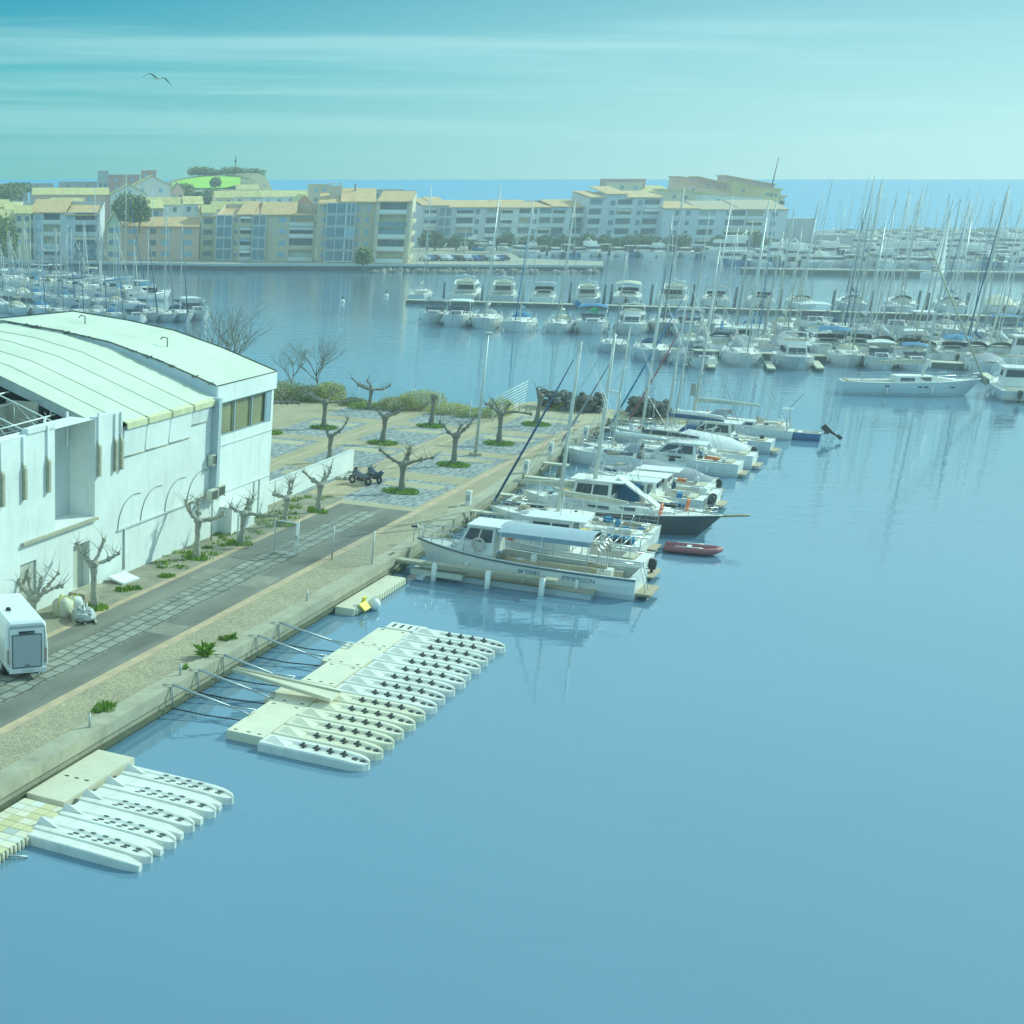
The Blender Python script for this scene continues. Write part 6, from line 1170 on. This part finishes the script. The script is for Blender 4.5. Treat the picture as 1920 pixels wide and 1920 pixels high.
t, Wd, h = block('apartment_block', 'tan corner block with recessed loggias and sunlit right end', 698, 493, 762, 494, 378, [('b', .5), ('L', 5.4), ('b', .6)], 5, W['tan'], 16, [(0, 1, .1, 2.4)])
p_ = G(762, 494, ZQ)
for i in range(3):
    for f_ in range(4):
        z = (f_+.25)*h/5
        MB().box(Wd+.003, Wd+.5, 2+i*5, 5.2+i*5, z, z+.9).build('end_balcony', W['cream'], t); MB().box(Wd+.002, Wd+.06, 2.2+i*5, 5+i*5, z+.92, z+2.6).build('window', bglass, t)
MB().box(Wd-.3, Wd+.35, -.4, .3, 0, h+.3).build('corner_pier', W['cream'], t)
block('terrace_block', 'long pale apartment row with tiled roof behind the far basin, left half', 784, 463, 930, 463, 388, [('b', .6), ('L', 3), ('G', 3), ('b', 1), ('L', 4), ('W', 1.5), ('b', 1), ('L', 3)], 4, W['blue'], 16, [(0, .14, .6, 2.0), (.14, .35, .5, 2.4), (.35, 1, 0, 1.9)], 1.8)
block('terrace_block', 'long pale apartment row with tiled roof behind the far basin, right half', 931, 463, 1092, 463, 388, [('L', 3), ('b', 1), ('L', 3), ('W', 1.5), ('L', 3), ('L', 3), ('b', 1), ('L', 3.5)], 4, W['white'], 16, [(0, .4, -.2, 2.2), (.4, .6, 0, 1.3), (.6, 1, .2, 1.9)], 1.8)
t, Wd, h = block('apartment_block', 'tall pale blue apartment block in the middle of the far basin', 1094, 464, 1232, 464, 372, [('L', 2.4), ('b', 1), ('W', 1.4), ('L', 2.8), ('b', .5), ('W', 1.3), ('L', 3), ('b', .4)], 5, W['blue'], 18, [(0, .22, .4, 1.8), (.22, .5, 1.4, 2.2), (.5, 1, .4, 1.8)], 1.8)
t, Wd, h = block('apartment_block', 'pale apartment block with blank wall and tiled roof near the marina masts', 1234, 465, 1300, 465, 391, [('b', 1.2), ('W', .8), ('b', .5), ('W', .8), ('b', .8)], 4, W['blue'], 18, [(0, 1, .1, 1.9)], 1.9)
t, Wd, h = block('apartment_block', 'pale apartment block with loggias nearest the sea end', 1300, 465, 1466, 466, 393, [('L', 3), ('b', 1.6), ('L', 3.6), ('L', 3), ('b', 1), ('W', 1.6), ('b', 1.4)], 4, W['blue'], 20, [(0, .45, .1, 2.3), (.45, 1, .2, 2.5)], 2.3, mat('pinkish_tiles', (.52, .40, .26), .9, .15, .5))
MB().box(Wd+.01, Wd+9, 1, 9, 0, h*.78).box(Wd+9.01, Wd+22, 2, 8, 0, h*.36).build('annex', W['grey'], t)
# ---- houses placed by depth
def house(px0, px1, yt, Y, dep, wm, lab, roof='gable', rise=2.2, rm=None, base=ZQ, win=2, name='house', rz=0.0, cat='house'):
    a, c_ = atY(px0, yt, Y), atY(px1, yt, Y); z1 = a.z-base; wd = (c_-a).length; t = thing(name, lab, cat, (a.x, a.y, base), rz); m_ = MB(); r = random.Random(int(px0*7+yt)); rm = rm or tiley
    e = z1-rise if roof != 'flat' else z1
    ops = []
    nf = max(1, int(e/3.2))
    for f_ in range(nf):
        for k in range(win): u = wd*(k+.5)/win; zb = e-3.0*(nf-f_)+.9; ops.append((u-.6, u+.6, zb, zb+1.3, .18)) if zb > .3 and wd/win > 1.6 else None
    holes(m_, 0, wd, 0, e, ops, lambda u, v, dd: (u, dd, v), .18)
    m_.add([(0, 0, 0), (0, dep, 0), (0, dep, e), (0, 0, e)], [(0, 1, 2, 3)]); m_.add([(wd, 0, 0), (wd, dep, 0), (wd, dep, e), (wd, 0, e)], [(0, 3, 2, 1)]); m_.add([(0, dep, 0), (wd, dep, 0), (wd, dep, e), (0, dep, e)], [(0, 1, 2, 3)])
    rf = MB(); o_ = .4
    if roof == 'gable':                          # ridge runs away from the viewer, gable facing us
        m_.add([(0, 0, e), (wd, 0, e), (wd/2, 0, z1)], [(0, 1, 2)]); m_.add([(0, dep, e), (wd, dep, e), (wd/2, dep, z1)], [(0, 2, 1)])
        for s_ in (0, 1): x = wd+o_ if s_ else -o_; rf.add([(x, -o_, e-.15), (wd/2, -o_, z1+.05), (wd/2, dep+o_, z1+.05), (x, dep+o_, e-.15), (x, -o_, e+.07), (wd/2, -o_, z1+.27), (wd/2, dep+o_, z1+.27), (x, dep+o_, e+.07)], [(0,3,2,1),(4,5,6,7),(0,1,5,4),(1,2,6,5),(2,3,7,6),(3,0,4,7)])
    elif roof == 'long':                         # ridge across, a tiled slope towards us
        rf.add([(-o_, -o_, e-.1), (wd+o_, -o_, e-.1), (wd+o_, dep/2, z1), (-o_, dep/2, z1), (wd+o_, dep+o_, e-.1), (-o_, dep+o_, e-.1)], [(0, 1, 2, 3), (3, 2, 4, 5)])
        for x in (0, wd): m_.add([(x, 0, e), (x, dep, e), (x, dep/2, z1-.1)], [(0, 1, 2)])
    elif roof == 'mono': rf.add([(-o_, -o_, e), (wd+o_, -o_, e), (wd+o_, dep, z1), (-o_, dep, z1), (-o_, -o_, e-.25), (wd+o_, -o_, e-.25), (wd+o_, dep, z1-.25), (-o_, dep, z1-.25)], [(0, 1, 2, 3), (0, 4, 5, 1), (1, 5, 6, 2), (3, 7, 4, 0)]); [m_.add([(x, 0, e), (x, dep, e), (x, dep, z1-.25)], [(0, 1, 2)]) for x in (0, wd)]
    else: rf.box(-.15, wd+.15, -.15, dep+.15, e+.002, e+.3)
    m_.build('wall', wm, t); rf.build('roof', rm if roof != 'flat' else wm, t)
    for o in ops: MB().box(o[0], o[1], .10, .15, o[2], o[3]).build('window', r.choice((bglass, bgl2, shut)), t)
    return t, wd, z1, dep
HS = [(-6, 14, 374, 460, 10, 'cream', 'long', 'small cream house with pale roof at the left edge, upper'),
 (10, 42, 379, 440, 10, 'white', 'mono', 'white house with sloping pale roof at the left edge'), (28, 58, 385, 425, 9, 'cream', 'long', 'low cream house just above the blue shaded block'),
 (0, 52, 346, 610, 14, 'grey', 'flat', 'far grey flat house on the left skyline'), (56, 100, 345, 600, 12, 'grey', 'flat', 'far grey flat house second on the left skyline'),
 (62, 203, 352, 500, 14, 'pink', 'long', 'long low building with tan roof and white posts on the left'), (96, 156, 371, 440, 8, 'cream', 'long', 'olive roofed low house above the blue shaded block'),
 (110, 182, 342, 615, 12, 'grey', 'flat', 'far grey flat row left of the slim tower'), (184, 203, 322, 560, 6, 'grey', 'flat', 'slim grey tower block on the left skyline'),
 (204, 262, 329, 600, 10, 'rose', 'flat', 'flat rose building right of the slim tower'), (250, 320, 330, 520, 16, 'white', 'gable', 'big white gable house under the red chimneys'),
 (266, 293, 321, 610, 6, 'rose', 'flat', 'red brick rooftop block on the left skyline'), (208, 276, 346, 490, 14, 'white', 'gable', 'wide white gable house left of the biggest gable'),
 (320, 346, 343, 540, 8, 'pink', 'gable', 'small pink house at the foot of the meadow'), (255, 306, 376, 440, 16, 'grey', 'mono', 'grey green house with long sloping roof above the terrace'),
 (276, 346, 370, 470, 12, 'white', 'long', 'white house with glass front below the big gable'), (346, 380, 368, 445, 10, 'white', 'long', 'white house above the narrow cream house, left'),
 (381, 404, 384, 425, 8, 'white', 'long', 'small white house above the narrow cream house, right'), (203, 226, 398, 405, 10, 'cream', 'gable', 'sunlit cream gable end beside the blue shaded block'),
 (406, 436, 358, 520, 14, 'cream', 'long', 'house with yellow sloping roof below the cliff, left'), (437, 490, 357, 530, 12, 'blue', 'long', 'house with blue skylight strip below the cliff'),
 (492, 536, 357, 540, 14, 'blue', 'long', 'pale house with yellow roof right of the skylight house'), (533, 584, 357, 560, 14, 'blue', 'long', 'pale house with yellow roof against the sea'),
 (550, 592, 367, 440, 12, 'rose', 'gable', 'rose gable wall behind the tan blocks'), (585, 618, 347, 500, 8, 'tan', 'flat', 'tan rooftop block with white chimneys'),
 (445, 486, 346, 680, 10, 'grey', 'long', 'grey house on the slope under the cliff'), (400, 466, 378, 440, 8, 'white', 'long', 'low white house behind the round windowed block'),
 (486, 560, 384, 430, 8, 'cream', 'long', 'low cream house behind the wide opening block'), (690, 757, 357, 470, 10, 'grey', 'flat', 'grey flat roof house behind the corner block'), (757, 779, 363, 470, 10, 'orange', 'long', 'small orange roofed house right of the corner block'),
 (1146, 1211, 337, 585, 12, 'rose', 'flat', 'dark red rooftop block above the tall pale block'), (1155, 1205, 344, 560, 10, 'cream', 'flat', 'cream storey under the dark red rooftop block'),
 (1205, 1260, 348, 580, 12, 'cream', 'mono', 'cream stepped house right of the red rooftop block')]
for px0, px1, yt, Y, dep, c_, rf_, lab in HS: house(px0, px1, yt, Y, dep, W[c_], lab, rf_, 2.0 if rf_ != 'gable' else 3.0)
t, wd, z1, dep = house(618, 619.5, 344, 500, 1, W['white'], 'slim white chimney stack right of the tan rooftop block', 'flat', win=0, name='chimney_stack', cat='chimney')
# stepped holiday complex with long sloping roofs above the sea end
def slope_house(px0, ya, px1, yb, Y, dep, wm, rm, lab, drop):
    a, c_ = atY(px0, ya, Y), atY(px1, yb, Y); t = thing('stepped_house', lab, 'house', (a.x, a.y, ZQ)); X = c_.x-a.x; za, zb = a.z-ZQ, c_.z-ZQ
    MB().add([(0, 0, 0), (X, 0, 0), (X, 0, zb), (0, 0, za), (0, dep, 0), (X, dep, 0), (X, dep, zb), (0, dep, za)], [(0, 1, 2, 3), (4, 7, 6, 5), (1, 5, 6, 2), (0, 3, 7, 4)]).build('wall', wm, t)
    MB().add([(-.4, -.5, za), (X+.6, -.5, zb), (X+.6, dep+.4, zb), (-.4, dep+.4, za), (-.4, -.5, za+.35), (X+.6, -.5, zb+.35), (X+.6, dep+.4, zb+.35), (-.4, dep+.4, za+.35)], [(0,3,2,1),(4,5,6,7),(0,1,5,4),(1,2,6,5),(2,3,7,6),(3,0,4,7)]).build('roof', rm, t)
    for k in range(3): x = X*(.25+.25*k); zz = za+(zb-za)*(.25+.25*k)-2.6; MB().box(x-.6, x+.6, -.05, -.004, zz, zz+1.2).build('window', bglass, t)
    return t
for args in ((1362, 330, 1452, 347, 600, 8, W['rose'], tile, 'rose stepped house with sloping roof highest at the sea end', 0), (1310, 332, 1388, 352, 580, 8, W['rose'], tiley, 'rose stepped house with pale roof edge, middle of the complex', 0), (1270, 332, 1310, 336, 600, 8, W['pink'], tile, 'pink stepped house at the left end of the complex', 0), (1278, 340, 1372, 362, 565, 8, W['pink'], tile, 'pink house with long sloping tiled roof before the complex', 0),
   (1375, 340, 1455, 362, 575, 9, W['yellow'], tiley, 'yellow house with long sloping roof at the sea end', 0), (1245, 356, 1330, 362, 550, 10, W['cream'], tiley, 'cream house with long pale roof left of the yellow one', 0), (1320, 364, 1430, 370, 540, 8, W['white'], tiley, 'white balconied house under the sloping roofs', 0), (1432, 352, 1465, 356, 560, 12, W['yellow'], tiley, 'yellow stair tower at the right end of the complex', 0), (1464, 368, 1472, 369, 560, 8, W['cream'], tile, 'slim cream end tower against the sea', 0)): slope_house(*args)
t = thing('signal_mast', 'thin signal mast on the scrubby hilltop', 'mast', atY(441, 320, 900)); MB().tube([(0, 0, -3), (0, 0, 8.5)], [.3, .18], 5).build('pole', dark, t); MB().box(-.5, .5, -.2, .2, 4.5, 6.0).build('signal_arm', dark, t)
t = thing('radio_mast', 'slim leaning radio mast above the sea end roofs', 'mast', atY(1449, 335, 590)); MB().tube([(0, 0, -4), (.9, 0, 7.6)], [.28, .14], 5).build('pole', dark, t); MB().box(-.3, .3, -.3, .3, -4.4, -3.9).build('foot', conc, t)
# hill with meadow and cliff
cols = [(200, 352, 356, 360), (250, 350, 355, 360), (300, 345, 354, 360), (330, 336, 350, 360), (360, 331, 345, 360), (400, 327, 339, 360), (440, 324, 335, 360), (470, 322, 336, 360), (488, 323, 340, 361), (499, 334, 348, 362), (512, 356, 360, 363)]
rows = [655, 760, 900, 1000]; vs = []; fs = []
for px, rg, md, ft in cols: vs += [atY(px, ft, rows[0]), atY(px, (ft+md)/2-2, rows[1]), atY(px, md, rows[2]-40), atY(px, rg, rows[3]-60), atY(px, rg+6, 1100), Vector((atY(px, 340, 1250).x, 1250, 0))]
for i in range(len(cols)-1):
    for j in range(5): fs.append((i*6+j, (i+1)*6+j, (i+1)*6+j+1, i*6+j+1))
h_ = MB().add(vs, fs, 0, True); tag(h_.build('hill', mat('hill_scrub', (.22, .20, .10), .95, .35, .05, bump=.5, bscale=.4)), kind='structure')
vs = []
for px, yb, ym_, ya in ((322, 354, 349, 345), (350, 356, 346, 338), (385, 357, 345, 334), (420, 356, 344, 334), (448, 349, 342, 336)): vs += [atY(px, yb, 700)+Vector((0, -6, .9)), atY(px, ym_, 770)+Vector((0, -6, .9)), atY(px, ya, 850)+Vector((0, -6, .9))]
fs = []
for i in range(4): fs += [(i*3, i*3+3, i*3+4, i*3+1), (i*3+1, i*3+4, i*3+5, i*3+2)]
tag(MB().add(vs, fs, 0, True).build('meadow', mat('meadow_grass', (.34, .60, .02), .9, .12, .03)), kind='structure')
f_ = MB(); r = random.Random(9)
for k in range(26): px = 362+k*5.0; leafcloud(f_, tuple(atY(px, 323-2*sin(k*.5)+r.uniform(-1, 2), 930)), (r.uniform(3, 6), 4, r.uniform(1.6, 3.2)), 160, .7, r, 2, .3)
for k in range(16): px = 430+k*4.2; leafcloud(f_, tuple(atY(px, 330+k*1.6+r.uniform(-3, 3), 900-k*6)), (3, 3, 1.5), 110, .6, r, 2, .3)
tag(f_.build('hilltop_scrub', [grn, oliv]), 'dark scrub covering the hilltop beside the meadow', 'scrub', None, 'stuff')
# trees between the houses, hedge trees in front of the basin blocks
def far_tree(loc, r3, lab, n, size, mats, seed, grp):
    r = random.Random(seed); t = thing('broadleaf_tree', lab, 'tree', loc, 0, grp); q = MB(); leafcloud(q, (0, 0, r3[2]*1.1), r3, n, size, r, 2, .25); q.build('crown', mats, t); MB().tube([(0, 0, -1), (0, 0, r3[2]*.9)], [.3, .2], 5).build('trunk', barkd, t)
for i, (px, py, Y, rx, rz_, lab) in enumerate(((236, 398, 425, 4.2, 4.6, 'big grey green tree among the white houses on the left'), (262, 400, 415, 3, 4, 'smaller tree right of the big grey green one'), (345, 362, 560, 4, 3, 'bushy dark tree at the foot of the meadow'), (404, 344, 700, 2.6, 2.4, 'round tree standing alone on the bright meadow'), (398, 372, 560, 5, 3, 'low dark tree below the meadow, left of the yellow roofs'), (30, 354, 560, 6, 2.0, 'dark tree belt on the left skyline'), (12, 365, 520, 6, 3, 'dark tree at the left edge under the skyline'), (5, 470, 385, 4, 6, 'flowering pale tree at the left edge behind masts'), (682, 488, 384, 2.2, 2.4, 'round dark bush in front of the tallest tan block'))):
    p = atY(px, py, Y); p.z = max(ZQ, p.z-rz_); far_tree(p, (rx, rx*.8, rz_), lab, 900, .55, [grn, oliv], 30+i, None)
for i, px in enumerate((800, 815, 855, 880, 930, 948, 990, 1020, 1055, 1100, 1130, 1152, 1175, 1200, 1222, 1258, 1275, 1345, 1385, 1412, 1440)):
    p = G(px, 470, ZQ); hh = rnd.uniform(1.4, 2.8); far_tree(p, (rnd.uniform(2.4, 3.8), 2.5, hh), 'dark hedge tree before the pale blocks of the far basin, '+nth(i)+' from the left', 420, .6, [grn, mat('hedge_dark', (.07, .10, .05), .9, .3, 1)], 60+i, 'hedge trees of the far basin')
# ---- small craft and cars (too far to show parts)
def mini(kind, hm, tm):
    R_, S = hull(8.5, 3.2, 1.3, 1.0, .85, .1, nst=7); b = MB(); n = len(R_[0])
    for i in range(len(R_)-1):
        for j in range(n-1): b.add([R_[i][j], R_[i][j+1], R_[i+1][j+1], R_[i+1][j]], [(0, 3, 2, 1)])
        a, c_ = S[i], S[i+1]; b.quad((-a[0], a[1], a[2]-.05), (a[0], a[1], a[2]-.05), (c_[0], c_[1], c_[2]-.05), (-c_[0], c_[1], c_[2]-.05), mi=1)
    b.add(R_[0], [tuple(range(n))])
    if kind == 'cab': b.obox((0, .3, 1.6), (2.3, 3.0, 1.1), top=.8, mi=1); b.obox((0, .3, 1.75), (2.2, 2.95, .4), mi=2); b.box(-1.2, 1.2, -1.5, 1.5, 2.2, 2.3, 1)
    elif kind == 'top': b.obox((0, .2, 1.5), (1.2, .9, 1.0), mi=2); b.box(-1.2, 1.2, -1.4, .9, 2.5, 2.62, 3); [b.tube([(x, y, 1), (x, y, 2.5)], .05, 4, 1) for x in (-1.1, 1.1) for y in (-1.2, .8)]; b.obox((0, -4.3, .9), (.5, .5, 1.3), mi=2)
    elif kind == 'fly': b.obox((0, .2, 1.9), (2.7, 5, 1.6), top=.82, mi=1); b.obox((0, .2, 2.0), (2.6, 4.8, .5), mi=2); b.obox((0, -.8, 3.0), (2.3, 2.8, .7), mi=1); b.tube([(-1.1, -1.8, 3), (0, -2.1, 4.1), (1.1, -1.8, 3)], .1, 4, 1)
    elif kind == 'sail': b.obox((0, .6, 1.3), (1.8, 3.6, .5), top=.75, mi=1); b.tube([(0, .6, .3), (0, .6, 14)], [.11, .08], 5, 4); b.tube([(0, .5, 2.4), (0, -3, 2.4)], .2, 5, 3); [b.tube([(x, .3, 1), (0, .5, 13.5)], .02, 3, 4) for x in (-1.4, 1.4)]; b.tube([(0, 4.2, 1.3), (0, .6, 13.6)], .06, 4, 3); b.tube([(-.8, .5, 7.5), (.8, .5, 7.5)], .04, 4, 4)
    return b.mesh('far_boat', [hm, deckw, boatglass, tm, alu])
MN = {k: mini(k[0], *k[1:3]) for k in (('cab', white, white), ('top', white, beige), ('top', bluec, white), ('fly', white, grey), ('cab', greyh, white), ('sail', white, bluec), ('sail', white, white), ('sail', greyh, grey))}
MK = list(MN)
def far_boat(px, py, k, rz, lab, grp, s_=1.0, ytop=None, z=0):
    o = bpy.data.objects.new('sailboat' if k[0] == 'sail' else 'motorboat', MN[k]); COL.objects.link(o); o.location = G(px, py, 0)+Vector((0, 0, z)); o.rotation_euler = (0, 0, rz); o.scale = (s_, s_, s_)
    if ytop: o.scale.z = hgt(G(px, py), ytop)/14
    tag(o, lab, 'sailing boat' if k[0] == 'sail' else 'motor boat', grp)
for i, px in enumerate((972, 994, 1016, 1040, 1062, 1084, 1106, 1132, 1156, 1180, 1204, 1228, 1256, 1283, 1306, 1330)): far_boat(px, 480+(px-975)*.004, MK[(i*3) % 5], rnd.uniform(-.15, .15)+pi*(i % 3 == 0), 'small motor boat moored before the hedge of the far basin, %s from the left' % nth(i), 'motor boats of the far basin', rnd.uniform(1.1, 1.4))
far_boat(1365, 484, MK[3], 1.5, 'large white motor yacht moored side on in the far basin', 'motor boats of the far basin', 1.9)
far_boat(1370, 497, MK[0], 1.45, 'low white cruiser moored in front of the large motor yacht', 'motor boats of the far basin', 1.6)
for i, (px, py) in enumerate(((800, 470), (826, 471), (852, 469), (880, 472), (905, 473), (930, 474), (868, 480), (893, 482), (920, 483), (942, 481))): far_boat(px, py, MK[i % 5], rnd.uniform(0, 3), 'boat standing ashore on the far quay, %s of ten from the left' % nth(i), 'boats ashore on the far quay', .8, z=1.9)
def car_mesh(c_):
    b = MB(); pr = [(-2.1, .35, .8), (-1.9, .3, 1.0), (-.9, .3, 1.05), (-.4, .3, 1.45), (1.1, .3, 1.48), (1.7, .3, 1.0), (2.1, .35, .85)]
    b.loft([[(-.85, y, zb), (-.85, y, min(zt, .95)), (-.70, y, zt), (.70, y, zt), (.85, y, min(zt, .95)), (.85, y, zb)] for y, zb, zt in pr], 0); b.obox((0, .35, 1.2), (1.58, 1.9, .34), top=.9, mi=1)
    for x in (-.8, .8):
        for y in (-1.3, 1.3): b.tube([(x-.08, y, .32), (x+.08, y, .32)], .32, 10, 2)
    return b.mesh('car', [mat('car_'+c_[0], c_[1], .3, .03, 1), boatglass, dark])
CM = [car_mesh(c_) for c_ in (('white', (.7, .7, .7)), ('silver', (.4, .42, .44)), ('black', (.03, .03, .035)), ('blue', (.04, .12, .3)))]
for i in range(15):
    px = 796+i*10.6; o = bpy.data.objects.new('parked_car', CM[(i*7) % 4]); COL.objects.link(o); o.location = G(px, 489-.25*(i % 3), ZQ); o.rotation_euler = (0, 0, .25+rnd.uniform(-.1, .1)); tag(o, ('white', 'silver', 'black', 'blue')[(i*7) % 4]+' car parked on the far quay, '+nth(i)+' from the left', 'car', 'cars parked on the far quay')
# long pier and the packed marina behind it
t = thing('long_pier', 'long grey pier in front of the packed far marina', 'pier', (0, 0, 0)); a, c_ = G(1392, 513), G(2010, 523); u = (c_-a).normalized(); v = Vector((-u.y, u.x, 0))*5
for nm, z0, z1, k, m_ in (('pier_deck', 1.0, 1.25, 1, mat('pier_deck', (.44, .40, .32), .9, .1, .3)), ('pier_wall', -1.5, .999, .96, fquay)): MB().add([x+Vector((0, 0, z)) for z in (z0, z1) for x in (a-v*.0, c_, c_+v*k, a+v*k)], [(0,3,2,1),(4,5,6,7),(0,1,5,4),(1,2,6,5),(2,3,7,6),(3,0,4,7)]).build(nm, m_, t)
PG = 'boats packed in the far marina'
PL = {'sail': 'white sailboat packed among the boats of the far marina', 'x': 'white motor boat packed among the boats of the far marina'}
MT = [(1486, 385), (1545, 360), (1560, 333), (1573, 372), (1586, 388), (1627, 327), (1638, 352), (1650, 346), (1664, 360), (1678, 358), (1700, 362), (1712, 372), (1738, 339), (1746, 354), (1752, 390), (1772, 358), (1777, 375), (1808, 352), (1812, 375), (1833, 349), (1841, 372), (1860, 368), (1862, 384), (1878, 366), (1888, 377), (1912, 374), (1918, 390), (1535, 373), (1600, 365), (1870, 408)]
for i, (mx, mt) in enumerate(MT):
    py = rnd.uniform(448, 498); k = .165*(py-mt)/1.0; px = mx-k; far_boat(px, py, MK[5+i % 3], rnd.choice((0, pi))+rnd.uniform(-.2, .2), PL['sail'], PG, rnd.uniform(1.0, 1.3), mt)
n_ = 0
for rowy in (447, 456, 466, 477, 488, 500):
    px = 1500 - (rowy-447)*2.0+rnd.uniform(0, 10)
    while px < 1935: k = MK[rnd.randrange(5)]; far_boat(px, rowy+rnd.uniform(-2, 2), k, rnd.choice((0, pi, 1.5))+rnd.uniform(-.2, .2), PL['x'], PG, rnd.uniform(1.0, 1.55)*(1.25 if rnd.random() < .15 else 1)); px += rnd.uniform(22, 34)
far_boat(1492, 498, MK[3], pi, 'largest white motor yacht moored behind the left end of the long pier', PG, 1.7)
# breakwater rocks along the horizon side of the marina
r = random.Random(77); seg = [(1580, 441), (1700, 437), (1940, 437)]
rk(1575, 1700, 440, 437, 40, 'dark boulder of the breakwater beyond the far marina', 'boulders of the breakwater', 2.6); rk(1700, 1950, 437, 437, 80, 'dark boulder of the breakwater beyond the far marina', 'boulders of the breakwater', 2.6)
# sailing boat under way
sv_ = thing('sailing_dinghy', 'sailing boat under full white sails gliding past the long pier', 'sailing boat', G(1752, 520), -.8); sv_.scale = (1.2, 1.2, 1.2); S = add_hull(sv_, 11, 3.2, 1.2, 1.0, white, (-4.8, -1, 1.4)); cab(sv_, deckw, -.8, 3, 1.9, 1.1, 1.0, .5, .8, .1, .8)
MB().tube([(0, 1.2, .4), (0, 1.0, 13.6)], [.12, .07], 6).build('mast', alu, sv_); MB().tube([(0, 1.1, 2.0), (.5, -3.9, 2.1)], .07, 5).build('boom', alu, sv_)
sclm = mat('sailcloth', (.88, .88, .84), .8, .04, .6); _t = sclm.node_tree; _tr = nd(_t.nodes, 'ShaderNodeBsdfTranslucent'); _tr.inputs[0].default_value = (.84, .84, .80, 1); _mx = nd(_t.nodes, 'ShaderNodeMixShader'); _mx.inputs[0].default_value = .3
_t.links.new(_t.nodes['Principled BSDF'].outputs[0], _mx.inputs[1]); _t.links.new(_tr.outputs[0], _mx.inputs[2]); _t.links.new(_mx.outputs[0], [x for x in _t.nodes if x.type == 'OUTPUT_MATERIAL'][0].inputs[0])
def sail(A_, B_, C_, bel, nm):
    q = MB(); A_, B_, C_ = Vector(A_), Vector(B_), Vector(C_); n = 8; vs = []
    for i in range(n+1):
        for j in range(n+1): u = i/n; v = j/n; p = A_.lerp(B_, u).lerp(A_.lerp(C_, u), v); p = p+Vector((bel*4*v*(1-v)*u*(1.2-u), 0, 0)); vs.append(p)
    q.add(vs, [(i*(n+1)+j, (i+1)*(n+1)+j, (i+1)*(n+1)+j+1, i*(n+1)+j+1) for i in range(n) for j in range(n)], 0, True); q.build(nm, sclm, sv_)
sail((0, .95, 13.2), (0, 1.0, 2.1), (.5, -3.8, 2.2), .5, 'mainsail'); sail((0, 1.1, 12.4), (0, 5.2, 1.4), (.3, 1.6, 1.7), .4, 'jib')
# harbour street lamps by the basin
for i, (px, py, yt) in enumerate(((1145, 470, 437), (1205, 470, 440), (1480, 468, 410), (870, 475, 432), (178, 487, 352), (284, 487, 350))):
    p = G(px, py, ZQ); h = hgt(p, yt); t = thing('street_lamp', 'slim street lamp by the far buildings, '+nth(sorted((1145, 1205, 1480, 870, 178, 284)).index(px))+' from the left', 'street lamp', p, 0, 'street lamps of the far side'); MB().tube([(0, 0, 0), (0, 0, h)], [.13, .08], 5).build('pole', wfm, t); MB().box(-.9, .3, -.15, .15, h-.05, h+.12).build('lamp_head', wfm, t)
# ------------------------------------------------------------------ haze added to lift the darks, round everything this side of the open sea
m = bpy.data.materials.new('haze'); m.use_nodes = True; n = m.node_tree.nodes; n.clear()
v = nd(n, 'ShaderNodeVolumePrincipled'); v.inputs['Color'].default_value = (.92, .97, 1.0, 1); v.inputs['Density'].default_value = 0.00062; v.inputs['Anisotropy'].default_value = 0.5
o_ = nd(n, 'ShaderNodeOutputMaterial'); m.node_tree.links.new(v.outputs[0], o_.inputs['Volume'])
try: m.cycles.homogeneous_volume = True
except Exception: pass
tag(MB().box(-905, 1505, -65, 641.6, -3.6, 36).build('haze', m), kind='stuff')
